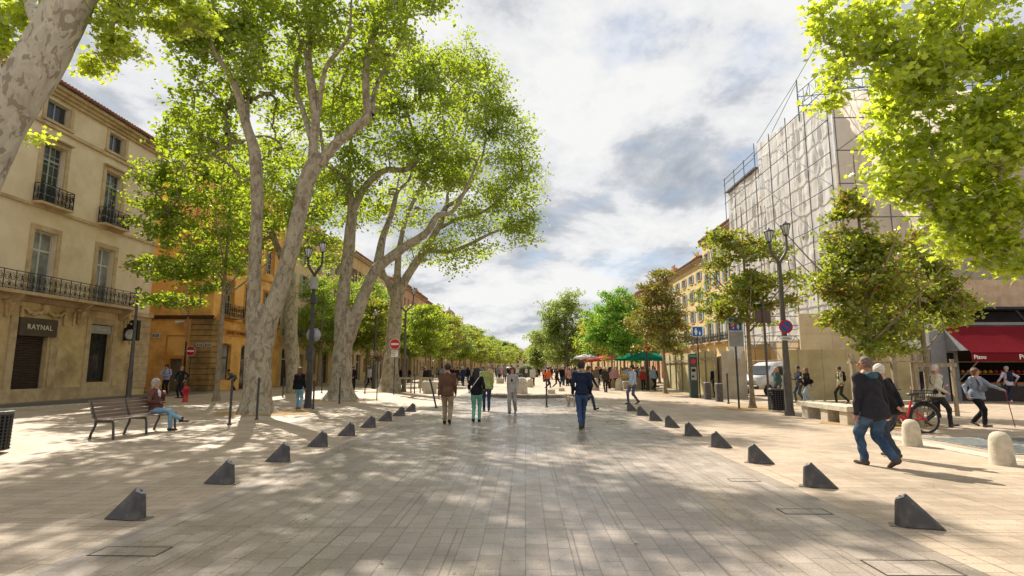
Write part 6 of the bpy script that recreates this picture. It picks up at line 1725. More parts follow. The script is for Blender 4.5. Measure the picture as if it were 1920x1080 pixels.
b.xf(HI); b.build('awning_strut', M_SBACK, sh)
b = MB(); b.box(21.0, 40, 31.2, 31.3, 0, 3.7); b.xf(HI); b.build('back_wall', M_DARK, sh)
b = MB(); b.box(21.3, 40, 28.5, 29.6, 0, .72); b.xf(HI); b.build('counter', mat('counter_brown', '#2e221b', '#3a2c23', .6, 3.0), sh)
M_ORG = mat('orange_fruit', '#d9781e', '#c5601a', .5, 9.0); M_YEL = mat('yellow_fruit', '#d8a63a', '#c4912c', .5, 9.0); M_REDF = mat('red_fruit', '#a82a1e', '#8f2218', .4, 9.0); M_GRNF = mat('green_produce', '#4e7a2c', '#3f6623', .6, 9.0)
rgf = random.Random(9)
def fruit_crate(loc, m, label):
    o_ = empty('fruit_crate', loc, label, 'crate', 'fruit crates on the shop counter')
    b = MB(); b.box(-.3, .3, -.22, .22, 0, .02); b.box(-.3, .3, -.22, -.2, .02, .14); b.box(-.3, .3, .2, .22, .02, .14); b.box(-.3, -.28, -.2, .2, .02, .14); b.box(.28, .3, -.2, .2, .02, .14); b.build('crate', M_TIM, o_)
    b = MB()
    for i in range(6):
        for j in range(4):
            b.lathe([(.005, -.045), (.034, -.03), (.046, 0), (.034, .03), (.005, .045)], 7, (-.24 + i * .095 + rgf.uniform(-.01, .01), -.15 + j * .1, .13 + rgf.uniform(0, .03)))
    b.build('fruit', m, o_)
kinds = [(M_ORG, 'orange'), (M_YEL, 'yellow'), (M_REDF, 'red'), (M_GRNF, 'green')]
for i in range(10):
    m_, nm = kinds[(i * 3) % 4] if i % 3 else kinds[0]
    fruit_crate((21.75 + i * .7, 28.85, .72), m_, 'crate of %s fruit on the shop counter, number %s from the shop door' % (nm, ORD[i] if i else 'one'))
b = MB()
for z in (1.25, 1.9): b.box(21.4, 40, 30.6, 31.15, z, z + .04)
b.xf(HI); b.build('shelves', M_TIM, sh)
b = MB()
for z, m_ in ((1.29, 0),):
    for i in range(60):
        b.cur = (i // 6 + m_) % 4
        b.lathe([(.01, 0), (.10, .04), (.11, .12), (.05, .2)], 6, (21.6 + i * .29, 30.85, z))
b.xf(HI); b.build('produce', [M_ORG, M_YEL, M_REDF, M_GRNF], sh)
m_em = bpy.data.materials.new('shop_lamp'); m_em.use_nodes = True
eb = m_em.node_tree.nodes['Principled BSDF']; eb.inputs['Emission Color'].default_value = (1, .62, .28, 1); eb.inputs['Emission Strength'].default_value = 12
b = MB()
for x_ in range(23, 40, 2): b.lathe([(.02, .12), (.09, .1), (.10, 0), (.02, -.02)], 8, (x_, 30.2, 2.55))
b.xf(HI); b.build('shop_lights', m_em, sh)

# parasols
def parasol(loc, r, h, m, label, group, sides=6):
    o_ = empty('parasol', loc, label, 'parasol', group)
    b = MB(); b.tube([(0, 0, 0), (0, 0, h)], .03, 6); b.build('pole', M_WHITE, o_)
    b = MB(); b.lathe([(r, h - .55), (r, h - .38), (r * .5, h - .12), (.05, h + .1)], sides, smooth=False); b.build('canopy', m, o_)
    b = MB(); b.lathe([(.3, 0), (.3, .08), (.05, .12)], 12); b.build('base', M_POLE, o_)
M_GP = cloth_mat('green_canopy', (.02, .22, .14), .3); M_RP = cloth_mat('coral_canopy', (.62, .14, .11), .3)
for k, (px, Y, l_) in enumerate(((1205, 43, 'right green parasol of the cafe stalls'), (1180, 47, 'left green parasol of the cafe stalls'), (1225, 48, 'rear green parasol nearest the hoarding'))):
    parasol(((px - 986) / FPX * Y, Y, 0), 1.35, 2.75, M_GP, l_, 'green parasols')
for k, (px, Y, l_) in enumerate(((1140, 66, 'right coral red parasol down the avenue'), (1122, 74, 'middle coral red parasol down the avenue'), (1105, 84, 'left coral red parasol down the avenue'), (1092, 96, 'smallest coral red parasol down the avenue'))):
    parasol(((px - 986) / FPX * Y, Y, 0), 1.7, 3.1, M_RP, l_, 'coral red parasols')
for k, (px, Y) in enumerate(((1082, 90), (1100, 70), (1076, 105))):
    parasol(((px - 986) / FPX * Y, Y, 0), 1.7, 3.3, cloth_mat('white_canopy_%d' % k, (.6, .58, .55), .3), 'white cafe parasol %s the coral red ones' % ['behind', 'in front of', 'farthest behind'][k], 'white parasols')
# market stalls under the parasols
for k, (x, y, l_) in enumerate(((8.9, 43.5, 'stall counter with goods under the right green parasol'), (7.6, 47, 'stall counter with goods under the left green parasol'))):
    o_ = empty('market_stall', (x, y, 0), l_, 'stall')
    b = MB(); b.cbox(-.9, .9, -.4, .4, 0, .85, .02); b.build('counter', M_TIM, o_)
    b = MB()
    for i in range(8): b.lathe([(.02, 0), (.09, .05), (.1, .16), (.04, .24)], 7, (-.7 + i * .2, 0, .85))
    b.build('goods', [M_ORG, M_YEL, M_SWHITE][k % 3], o_)
# wooden barrier left in mid distance
o = empty('timber_barrier', G(779, 737), 'low timber barrier frame right of the third plane trunk', 'barrier')
for x_ in (-1.0, -.3, .3, 1.0):
    b = MB(); b.bar((x_, 0, 0), (x_, 0, 1.0), .08); b.build('post', M_TIM, o)
b = MB(); b.bar((-1.1, -.05, .95), (1.1, -.05, .95), .05, .12); b.build('rail', M_TIM, o)
# stone trough near the leaning post
b = MB(); b.cbox(-.4, .4, -.2, .2, .0, .75, .03); tag(b.build('stone_plinth', M_PSTONE, None, G(806, 738)), 'pale stone plinth above the leaning post', 'plinth')
# hanging flower basket and lamp flowers on the right lamp
o = empty('flower_basket', (G(1215, 732).x, G(1215, 732).y - .2, 0), 'orange flower basket hung on the far right lamp pole', 'flower basket')
rgb = np.random.default_rng(8); d = rgb.normal(size=(260, 3)) * .16
zc = AY(1213, 652, G(1215, 732).y).z
link('flowers', leaves_mesh('flowers', d + np.array([0, 0, zc]), .14, 'quad', leaf_mat('orange_flowers', (.45, .09, .02), (.6, .16, .03), (.6, .2, .04), .3), rgb), o)
b = MB(); b.lathe([(.05, -.25), (.2, -.1), (.22, 0)], 12, (0, 0, zc)); b.build('basket', M_POLE, o)
o = empty('flower_basket', (G(638, 757).x + 1.0, 28.1, 0), 'dark hanging plant basket right of the second plane trunk', 'flower basket')
zc = AY(658, 668, 28.1).z
d = rgb.normal(size=(260, 3)) * .2
link('flowers', leaves_mesh('flowers', d + np.array([0, 0, zc]), .13, 'quad', leaf_mat('russet_plant', (.10, .05, .02), (.16, .09, .03), (.2, .12, .03), .3), rgb), o)
b = MB(); b.lathe([(.05, -.25), (.2, -.1), (.22, 0)], 12, (0, 0, zc)); b.tube([(0, 0, zc - .2), (0, 0, 0)], .03, 6); b.build('basket', M_POLE, o)

# ---- van (cab facing the camera's left)
def van(loc, rz, label, name='white_van', s=1.0):
    o = empty(name, loc, label, 'van', rz=rz)
    # local: length along x (front = -x), width y, profile side view
    prof = [(-2.35, .38), (-2.42, .62), (-2.38, .86), (-2.15, 1.02), (-1.62, 1.16), (-1.0, 1.72), (-.55, 1.92), (.2, 1.98), (2.3, 1.95), (2.42, 1.8), (2.45, .5), (2.4, .34)]
    W = .88
    def halfw(x, z): return (W if z < 1.05 else W - (z - 1.05) * .16) - (.10 if x < -2.2 else 0) - (.05 if x < -1.7 and z > .9 else 0)
    n = len(prof)
    b = MB()
    vs = [(x, -halfw(x, z), z) for x, z in prof] + [(x, halfw(x, z), z) for x, z in prof]
    fs = [tuple(range(n - 1, -1, -1)), tuple(range(n, 2 * n))] + [(i, (i + 1) % n, n + (i + 1) % n, n + i) for i in range(n)]
    b.add(vs, fs)
    me_o = recalc(b.build('body', mat('van_white', '#c9c8c4', '#bdbcb8', .25, 2.0, stain='#a3a19a', stain_amt=.3), o))
    bm = bmesh.new(); bm.from_mesh(me_o.data); bmesh.ops.bevel(bm, geom=list(bm.edges), offset=.06, segments=3, affect='EDGES'); bm.to_mesh(me_o.data); bm.free()
    me_o.data.polygons.foreach_set('use_smooth', [True] * len(me_o.data.polygons))
    b = MB()
    def on(x, z): return halfw(x, z)
    b.add([(-1.60, -.70, 1.20), (-1.04, -.66, 1.71), (-1.04, .66, 1.71), (-1.60, .70, 1.20)], [(0, 1, 2, 3)])
    b.v = [(x - .03, y_, z + .03) for x, y_, z in b.v]
    recalc(b.build('windscreen', M_PANE, o))
    for sg in (-1, 1):
        b = MB()
        v = [(-1.30, 1.18), (-.92, 1.66), (-.25, 1.72), (-.25, 1.18)]
        b.add([(x, sg * (halfw(x, z) + .012), z) for x, z in v], [(0, 1, 2, 3)]); b.add([(x, sg * (halfw(x, z) + .012), z) for x, z in [(-.12, 1.18), (-.12, 1.72), (.9, 1.74), (.9, 1.18)]], [(0, 1, 2, 3)])
        b.build('side_window', M_PANE, o)
        b = MB(); b.lathe([(.14, 0), (.13, .04)], 12); b.xf(Matrix.Translation((-2.38, sg * .56, .78)) @ Matrix.Rotation(-pi / 2, 4, 'Y') @ Matrix.Scale(1.2, 4, (0, 1, 0))); b.build('headlight', mat('headlamp', '#d8d8d4', '#c8c8c2', .1, 3.0), o)
        b = MB(); b.cbox(-1.42, -1.3, sg * .9 - .06, sg * .9 + .1 * sg + .06, 1.16, 1.34, .02); b.build('mirror', M_POLE, o)
        for x_ in (-1.6, 1.55):
            w2_ = MB(); w2_.lathe([(.17, -.09), (.30, -.10), (.33, -.06), (.33, .06), (.30, .10), (.17, .09)], 24); w2_.xf(Matrix.Translation((x_, sg * .80, .33)) @ Matrix.Rotation(pi / 2, 4, 'X')); wo_ = w2_.build('wheel', mat('tyre', '#1a1a1a', '#242424', .8, 9.0), o)
            w2_ = MB(); w2_.lathe([(.18, -.095), (.17, -.05), (.05, -.06), (.05, .06), (.17, .05), (.18, .095)], 20); w2_.xf(Matrix.Translation((x_, sg * .80, .33)) @ Matrix.Rotation(pi / 2, 4, 'X')); w2_.build('rim', M_SBACK, wo_)
    b = MB(); b.cbox(-2.52, -2.36, -.78, .78, .40, .60, .03); b.build('bumper', M_POLE, o)
    b = MB()
    for z in (.70, .76, .82): b.box(-2.435, -2.40, -.38, .38, z, z + .03)
    b.build('grille', M_DARK, o)
    b = MB(); b.box(-2.535, -2.521, -.24, .24, .44, .55); b.build('number_plate', M_SWHITE, o)
    return o
van((15.0, 34.6, 0), .50, 'white van parked nose first between the hoardings on the right')
van((-5.6, 185, 0), -pi / 2 + pi, 'tiny white van far down the avenue left of the fountain')
# ---- red bicycle by the stone bollard
def bicycle(loc, rz):
    o = empty('red_bicycle', loc, 'red step through bicycle with a dark rear basket and black mudguard, behind the couple', 'bicycle', rz=rz)
    M_RF = mat('bicycle_red', '#c0141e', '#a8101a', .3, 3.0); M_BK = mat('bicycle_black', '#161616', '#202020', .5, 6.0)
    R = .345
    for nm, x_ in (('wheel', 0.0), ('wheel', -1.08)):
        b = MB(); b.ring((x_, 0, R), R, .026, 'y', 36, 8); wo_ = b.build('wheel', M_BK, o)
        b = MB(); b.ring((x_, 0, R), R - .035, .010, 'y', 36, 5)
        for k in range(16):
            a = k * pi / 8; b.tube([(x_, .02 * (-1) ** k, R), (x_ + (R - .03) * cos(a), 0, R + (R - .03) * sin(a))], .0028, 4, caps=False)
        b.tube([(x_, -.05, R), (x_, .05, R)], .03, 8); b.build('rim', M_SBACK, wo_)
    bb = Vector((-.46, 0, .30)); st = Vector((-.30, 0, .78)); hd = Vector((-.92, 0, .88)); hd2 = Vector((-.97, 0, .72))
    b = MB(); b.tube([bb, Vector((-.75, 0, .50)), hd2 + Vector((.02, 0, .02))], [.045, .05, .045], 10); b.tube([bb, st], .026, 10); b.tube([hd2, hd], .03, 8)
    for s_ in (-.05, .05):
        b.tube([bb + Vector((0, s_ * .6, 0)), Vector((0, s_, R))], .018, 8); b.tube([st - Vector((0, -s_ * .3, .2)), Vector((0, s_, R))], .012, 8)
        b.tube([hd2 + Vector((0, s_, 0)), Vector((-1.08, s_, R))], .017, 8)
    b.build('frame', M_RF, o)
    b = MB(); b.tube([st, st + Vector((.04, 0, .14))], .014, 8); b.cbox(-.38, -.12, -.08, .08, .92, .98, .03); b.build('saddle', M_BK, o)
    b = MB(); b.tube([hd, hd + Vector((.02, 0, .18))], .015, 8); b.tube([hd + Vector((.2, -.3, .2)), hd + Vector((.02, -.12, .2)), hd + Vector((.02, .12, .2)), hd + Vector((.2, .3, .2))], .013, 8); b.build('handlebar', M_BK, o)
    b = MB()
    pts = [(0 + (R + .05) * cos(a), 0, R + (R + .05) * sin(a)) for a in [radians(t) for t in range(5, 186, 12)]]
    b.tube(pts, .03, 6); b.build('mudguard', M_BK, o)
    b = MB(); b.box(-.25, .30, -.07, .07, .76, .785); b.tube([(.1, .07, .76), (0, .07, R)], .008, 5); b.tube([(.1, -.07, .76), (0, -.07, R)], .008, 5); b.build('rack', M_BK, o)
    b = MB()
    for z in (.79, .88, .97, 1.04):
        for (p, q) in (((-.16, -.16), (.26, -.16)), ((.26, -.16), (.26, .16)), ((.26, .16), (-.16, .16)), ((-.16, .16), (-.16, -.16))): b.bar((*p, z), (*q, z), .01)
    for k in range(9):
        for y_ in (-.16, .16): b.bar((-.16 + k * .0525, y_, .79), (-.16 + k * .0525, y_, 1.04), .006)
    for k in range(6):
        for x_ in (-.16, .26): b.bar((x_, -.16 + k * .064, .79), (x_, -.16 + k * .064, 1.04), .006)
    b.build('basket', M_BK, o)
    b = MB(); b.ring(bb, .09, .012, 'y', 20, 5); b.tube([bb + Vector((0, -.1, 0)), bb + Vector((.1, -.1, -.13))], .012, 6); b.tube([bb + Vector((0, .1, 0)), bb + Vector((-.1, .1, .13))], .012, 6); b.cbox(bb.x + .05, bb.x + .15, -.2, -.1, bb.z - .15, bb.z - .12, .005); b.cbox(bb.x - .15, bb.x - .05, .1, .2, bb.z + .12, bb.z + .15, .005); b.build('cranks', M_BK, o)
    return o
bicycle(G(1737, 812), .02)
# ================================================================== PEOPLE
def sdf_mesh(name, prims, m, res=0.012, cuts=(), nz=0.0, nscale=9.0, seed=0.0, zmin=None):
    """smooth union of tapered capsules (a, b, ra, rb, blend, (sx,sy,sz)) meshed with surface nets"""
    P = []
    for p in prims:
        a, b, ra, rb = np.array(p[0], float), np.array(p[1], float), p[2], p[3]
        k = p[4] if len(p) > 4 else 0.02
        s = np.array(p[5] if len(p) > 5 else (1, 1, 1), float)
        P.append((a, b, ra, rb, k, s))
    lo = np.min([np.minimum(a, b) - max(ra, rb) * s for a, b, ra, rb, k, s in P], 0) - res * 3
    hi = np.max([np.maximum(a, b) + max(ra, rb) * s for a, b, ra, rb, k, s in P], 0) + res * 3
    n = np.ceil((hi - lo) / res).astype(int) + 1
    ax = [lo[i] + res * np.arange(n[i]) for i in range(3)]
    f = np.full(n, 0.2)
    for a, b, ra, rb, k, s in P:
        R = max(ra, rb) * s + k + res * 3
        l2 = np.minimum(a, b) - R; h2 = np.maximum(a, b) + R
        i0 = np.maximum(0, np.floor((l2 - lo) / res).astype(int)); i1 = np.minimum(n, np.ceil((h2 - lo) / res).astype(int) + 1)
        X, Y, Z = np.meshgrid(ax[0][i0[0]:i1[0]], ax[1][i0[1]:i1[1]], ax[2][i0[2]:i1[2]], indexing='ij')
        px, py, pz = (X - a[0]) / s[0], (Y - a[1]) / s[1], (Z - a[2]) / s[2]
        d = (b - a) / s; dd = max(d @ d, 1e-9)
        t = np.clip((px * d[0] + py * d[1] + pz * d[2]) / dd, 0, 1)
        q = np.sqrt((px - d[0] * t) ** 2 + (py - d[1] * t) ** 2 + (pz - d[2] * t) ** 2) - (ra + (rb - ra) * t)
        q *= min(s)
        sl_ = (slice(i0[0], i1[0]), slice(i0[1], i1[1]), slice(i0[2], i1[2]))
        g = f[sl_]
        h = np.clip(0.5 + 0.5 * (g - q) / k, 0, 1)
        f[sl_] = g * (1 - h) + q * h - k * h * (1 - h)
    if cuts:
        X, Y, Z = np.meshgrid(*ax, indexing='ij')
        for (nx_, ny_, nz_, dd) in cuts:
            f = np.maximum(f, (X * nx_ + Y * ny_ + Z * nz_ - dd))
    f[0] = f[-1] = 0.2; f[:, 0] = f[:, -1] = 0.2; f[:, :, 0] = f[:, :, -1] = 0.2
    ins = f < 0
    c = np.zeros(np.array(f.shape) - 1, int)
    for dx in (0, 1):
        for dy in (0, 1):
            for dz in (0, 1):
                c += ins[dx:c.shape[0] + dx, dy:c.shape[1] + dy, dz:c.shape[2] + dz]
    act = (c > 0) & (c < 8)
    ci = np.argwhere(act)
    idm = np.full(act.shape, -1); idm[act] = np.arange(len(ci))
    acc = np.zeros((len(ci), 3)); cnt = np.zeros(len(ci))
    corners = [(x, y, z) for x in (0, 1) for y in (0, 1) for z in (0, 1)]
    for i, ca in enumerate(corners):
        for cb in corners[i + 1:]:
            if sum(abs(ca[k] - cb[k]) for k in range(3)) != 1: continue
            fa = f[ci[:, 0] + ca[0], ci[:, 1] + ca[1], ci[:, 2] + ca[2]]; fb = f[ci[:, 0] + cb[0], ci[:, 1] + cb[1], ci[:, 2] + cb[2]]
            mk = (fa < 0) != (fb < 0)
            t = np.where(mk, fa / np.where(mk, fa - fb, 1), 0)
            acc += mk[:, None] * (np.array(ca) + (np.array(cb) - np.array(ca)) * t[:, None]); cnt += mk
    V = lo + res * (ci + acc / np.maximum(cnt, 1)[:, None])
    Fs = []
    for axis in range(3):
        sh = [slice(None)] * 3; s2 = [slice(None)] * 3
        sh[axis] = slice(0, -1); s2[axis] = slice(1, None)
        e = ins[tuple(sh)] != ins[tuple(s2)]
        ei = np.argwhere(e)
        ei = ei[np.all([ei[:, k] > 0 for k in range(3) if k != axis], 0)]
        o1, o2 = [k for k in range(3) if k != axis]
        def cid(d1, d2):
            q = ei.copy(); q[:, o1] -= d1; q[:, o2] -= d2
            return idm[q[:, 0], q[:, 1], q[:, 2]]
        quad = np.stack([cid(0, 0), cid(1, 0), cid(1, 1), cid(0, 1)], 1)
        fl = ins[ei[:, 0], ei[:, 1], ei[:, 2]]
        if axis == 1: fl = ~fl
        quad[~fl] = quad[~fl][:, ::-1]
        Fs.append(quad)
    F = np.concatenate(Fs)
    F = F[(F >= 0).all(1)][:, ::-1]
    if nz > 0:
        w1_ = np.sin(V[:, 0] * nscale * 2.1 + V[:, 2] * nscale * 1.7 + seed) * np.cos(V[:, 1] * nscale * 1.9 - V[:, 2] * nscale * 2.6 + seed * 2)
        w2_ = np.sin(V[:, 2] * nscale * 4.3 + 3 * np.sin(V[:, 0] * nscale * 1.3 + seed) + V[:, 1] * nscale * 2)
        cen = V.copy(); 
        # push roughly outwards from the local axis using finite normals from the quads
        nr = np.zeros_like(V)
        e1 = V[F[:, 2]] - V[F[:, 0]]; e2 = V[F[:, 3]] - V[F[:, 1]]
        fn = np.cross(e1, e2)
        for k in range(4): np.add.at(nr, F[:, k], fn)
        nr /= np.maximum(np.linalg.norm(nr, axis=1, keepdims=True), 1e-9)
        V = V + nr * (nz * (0.6 * w1_ + 0.6 * w2_))[:, None]
    return fast_mesh(name, V, F, m, True)

def ik(a, b, l1, l2, pole):
    a = Vector(a); b = Vector(b); d = b - a; L_ = min(d.length, (l1 + l2) * .999)
    dn = d.normalized(); x = (l1 * l1 - l2 * l2 + L_ * L_) / (2 * L_); h = sqrt(max(l1 * l1 - x * x, 0))
    p = Vector(pole); p = p - dn * p.dot(dn); p.normalize()
    return a + dn * x + p * h, a + dn * L_

def fabric(name, c1, c2=None, rough=.9, bump=.35, scale=7.0, weave=None):
    return mat('cloth_' + name, c1, c2 or c1, rough, scale, bump=bump, bscale=22, spec=.2)
SKIN = mat('skin', '#c08e72', '#b3806a', .55, 9.0)
SKIN2 = mat('tanned_skin', '#a97458', '#996850', .55, 9.0)

def person(loc, rz, label, H=1.75, stride=.6, lead=1, lean=0.03, hands=None, feet=None, hip=None, top=None, legs=None, hair='short', hairm=None, shoe=None, res=.013,
           build=1.0, skin=None, sleeves=True, hem=.04, bag=None, head_yaw=0.0, head_pitch=0.0, group=None, female=False, loose=0.0, name='person', straight=1.0, knees=None, knee_pole=(0, 1, 0), extra=None, wr=.006, collar=None, flare=0.0, category='person', shirt=None, open_front=False):
    s = H / 1.75
    skin = skin or SKIN; bw = build
    hipz = hip[2] if hip else .915 * s - .035 * stride * s
    hx, hy = (hip[0], hip[1]) if hip else (0, 0)
    def V3(x, y, z): return Vector((x, y, z))
    pel = V3(hx, hy, hipz)
    up = V3(0, sin(lean), cos(lean))
    chest = pel + up * (.33 * s); neck = pel + up * (.545 * s)
    hc = neck + V3(0, .015 * s + .10 * s * sin(head_pitch) + .02 * lean, .135 * s * cos(head_pitch) + .012)
    shw = (.160 if female else .182) * s * (1 + (bw - 1) * .4)
    sh = {-1: pel + up * (.485 * s) + V3(-shw, 0, 0), 1: pel + up * (.485 * s) + V3(shw, 0, 0)}
    hp = {-1: pel + V3(-.095 * s, 0, -.02), 1: pel + V3(.095 * s, 0, -.02)}
    if feet is None:
        A = .34 * stride * s; B = .40 * stride * s
        feet = {lead: ((.085 * lead) * s, A, .085 * s, -.25 * stride), -lead: ((-.085 * lead) * s, -B, (.085 + .10 * stride) * s, .75 * stride)}
    if hands is None:
        sw = .26 * stride * s
        hands = {lead: (lead * (shw + .045 * s), -sw - .02, pel.z - .09 * s), -lead: (-lead * (shw + .035 * s), sw + .04, pel.z - .03 * s)}
    body = []; topp = []; leg = []
    kn = {}; an = {}; el = {}; wrs = {}
    for sd in (-1, 1):
        f = feet[sd]
        kn[sd], an[sd] = ik(hp[sd], f[:3], .43 * s, .42 * s, (knees[sd] if knees else knee_pole))
        h_ = hands[sd]
        pole = h_[3] if len(h_) > 3 else (sd * .12, -1, -.1)
        el[sd], wrs[sd] = ik(sh[sd], h_[:3], .30 * s, .265 * s, pole)
    ft = .0
    # ---- skin: one continuous figure
    S3 = (1, .66, 1)
    body += [(pel, chest, .115 * s * bw, .125 * s * bw, .05, S3), (chest, neck - up * .06 * s, .13 * s * bw, .10 * s * bw, .05, S3), (neck - up * .05 * s, hc - V3(0, .01, .03), .052 * s, .047 * s, .025)]
    fwd = V3(sin(-head_yaw), cos(head_yaw), 0)
    fr = V3(cos(head_yaw), sin(head_yaw), 0)
    body += [(hc + V3(0, 0, .03 * s) - fwd * .012 * s, hc + V3(0, 0, -.015 * s), .086 * s, .076 * s, .02, (.90, 1.02, 1.06)),
             (hc - V3(0, 0, .035 * s) + fwd * .028 * s, hc - V3(0, 0, .085 * s) + fwd * .045 * s, .052 * s, .03 * s, .03),
             (hc + fwd * .085 * s - V3(0, 0, -.005), hc + fwd * .104 * s - V3(0, 0, .026 * s), .010 * s, .015 * s, .01),
             (hc + fwd * .078 * s + V3(0, 0, .022) + fr * .03, hc + fwd * .078 * s + V3(0, 0, .022) - fr * .03, .012, .012, .02)]
    for sd in (-1, 1):
        body.append((hc + fr * sd * .078 * s + V3(0, -.0, .008), hc + fr * sd * .082 * s - V3(0, 0, .025), .014, .011, .008, (.6, 1, 1)))
        body += [(sh[sd], el[sd], .05 * s * bw, .038 * s, .03), (el[sd], wrs[sd], .038 * s, .024 * s, .02), (hp[sd], kn[sd], .078 * s * bw, .052 * s, .04), (kn[sd], an[sd], .05 * s, .035 * s, .03), (pel, hp[sd], .10 * s, .085 * s, .04)]
        # hand
        d = (wrs[sd] - el[sd]).normalized()
        side = d.cross(V3(0, 1, 0)) if abs(d.y) < .9 else d.cross(V3(1, 0, 0)); side.normalize()
        across = V3(0, 1, 0) - d * d.y
        if across.length < .2: across = V3(sd, 0, 0) - d * d.x * sd
        across.normalize(); inn = d.cross(across)
        if inn.x * sd > 0: inn = -inn
        pc = wrs[sd] + d * .045 * s
        body.append((wrs[sd] + d * .01, pc + d * .035 * s, .024 * s, .027 * s, .012, (1, 1, 1)))
        for q, (o, ln) in enumerate(((.030, .070), (.011, .080), (-.009, .075), (-.028, .058))):
            r0 = pc + d * .035 * s + across * o * s
            m1 = r0 + (d * .8 + inn * .35).normalized() * ln * .5 * s; m2 = m1 + (d * .35 + inn * .9).normalized() * ln * .5 * s
            body += [(r0, m1, .0105 * s, .0095 * s, .006), (m1, m2, .0095 * s, .008 * s, .004)]
        t0 = wrs[sd] + d * .025 * s + across * .026 * s; t1 = t0 + (across * .7 + d * .7 + inn * .3).normalized() * .035 * s; t2 = t1 + (d * .9 + inn * .5).normalized() * .03 * s
        body += [(t0, t1, .013 * s, .011 * s, .01), (t1, t2, .011 * s, .009 * s, .004)]
        # foot inside the shoe
        f = feet[sd]; pit = f[3] if len(f) > 3 else 0
        kn_d = V3(0, cos(pit), -sin(pit)) if len(f) < 5 else Vector(f[4]).normalized()
        body.append((an[sd] - V3(0, 0, .02), an[sd] + kn_d * .13 * s - V3(0, 0, .05 * s * cos(pit)), .032, .024, .02))
    # ---- keep ground contact: shoes
    bo = link(name, sdf_mesh(name, body, skin, res), None, loc)
    bo.rotation_euler = (0, 0, rz)
    tag(bo, label, category, group)
    for sd in (-1, 1):
        f = feet[sd]; pit = f[3] if len(f) > 3 else 0
        kd = V3(0, cos(pit), -sin(pit)) if len(f) < 5 else Vector(f[4]).normalized()
        dn = V3(0, -sin(pit), -cos(pit)) if len(f) < 5 else (V3(0, 0, -1) - kd * (-kd.z)).normalized()
        hb = an[sd] + dn * .045 * s - kd * .035 * s; tb = an[sd] + dn * .052 * s + kd * .165 * s
        sm = sdf_mesh('shoe', [(hb, hb + kd * .03, .038 * s, .040 * s, .02), (hb + kd * .03, tb, .040 * s, .031 * s, .03, (1.05, 1, .8)), (an[sd] + dn * .02, an[sd] - dn * .015, .043 * s, .044 * s, .03)], shoe or fabric('shoe_dark', '#1d1b1a', '#262322', .6), max(res * .8, .008))
        so = link('shoe', sm, bo)
    # ---- trousers
    if legs is not None:
        lo_ = loose
        leg += [(pel + V3(-.03, 0, .04 * s), pel + V3(.03, 0, .04 * s), .105 * s * bw, .105 * s * bw, .05, (1, .80, .8)), (pel - V3(0, .012, .05), pel + V3(0, -.01, -.02), .128 * s * bw, .118 * s * bw, .05, (1.05, .82, .75))]
        for sd in (-1, 1):
            leg += [(hp[sd] + V3(0, -.015, 0), kn[sd], (.092 + lo_ * .4) * s * bw, (.064 + lo_) * s, .035), (kn[sd], an[sd] + (kn[sd] - an[sd]).normalized() * .015, (.062 + lo_) * s, (.052 + lo_ + flare) * s, .03)]
        link('trousers', sdf_mesh('trousers', leg, legs, res, nz=wr * .9, nscale=8, seed=loc[0] * 3), bo)
    # ---- top
    if top is not None:
        hemz = -hem * s
        tw = 1.0 + loose * .5
        topp += [(pel + V3(0, 0, hemz + .08 * s), chest, .142 * s * bw * tw, .140 * s * bw * tw, .05, (1, .74, 1)), (pel + V3(-.045, -.016, hemz - .01), pel + V3(.045, -.016, hemz - .01), .138 * s * bw * tw, .138 * s * bw * tw, .03, (1, 1.1, .36)), (pel + V3(-.035, -.016, hemz + .07 * s), pel + V3(.035, -.016, hemz + .07 * s), .138 * s * bw * tw, .138 * s * bw * tw, .04, (1, 1.06, .7)), (pel + V3(-.03, 0, hemz + .15 * s), pel + V3(.03, 0, hemz + .15 * s), .136 * s * bw * tw, .136 * s * bw * tw, .04, (1, .90, .8)), (chest, neck - up * .075 * s, .146 * s * bw * tw, .095 * s * bw, .05, (1, .72, 1)),
                 (sh[-1] + V3(.04, 0, -.015), neck - up * .045 * s, .056 * s, .062 * s, .04), (sh[1] + V3(-.04, 0, -.015), neck - up * .045 * s, .056 * s, .062 * s, .04), (neck - up * .05 * s, neck + up * .0 * s, .066 * s, .058 * s, .03)]
        for sd in (-1, 1):
            e2 = wrs[sd] - (wrs[sd] - el[sd]).normalized() * (.005 if sleeves is True else .0)
            topp += [(sh[sd], el[sd], .062 * s * bw, .051 * s * (1 + loose), .04)]
            if sleeves: topp += [(el[sd], e2, .050 * s * (1 + loose), .040 * s * (1 + loose), .03)]
        to = link('jacket' if open_front else 'top', sdf_mesh('top', topp, top, res, nz=wr, nscale=7, seed=loc[1] * 2), bo)
        if collar is not None:
            b = MB(); pts = [neck + up * (-.015 * s) + V3(cos(a) * .075 * s, sin(a) * .065 * s, .014 * s * -sin(a)) for a in [k * pi / 8 for k in range(17)]]
            b.tube(pts, .02 * s, 8, caps=False); b.build('collar', collar, bo)
        if shirt is not None:
            sp = [(chest + V3(0, .035 * s, -.16 * s), chest + V3(0, .055 * s, .10 * s), .075 * s * bw, .07 * s * bw, .03, (.8, 1.0, 1)), (chest + V3(0, .05 * s, .05 * s), neck + V3(0, .03, -.03 * s), .07 * s, .05 * s, .03)]
            link('shirt', sdf_mesh('shirt', sp, shirt, res), bo)
    # ---- hair
    hm = hairm or mat('hair_brown', '#3a2a1f', '#4a3728', .7, 30.0, bump=.6, bscale=90)
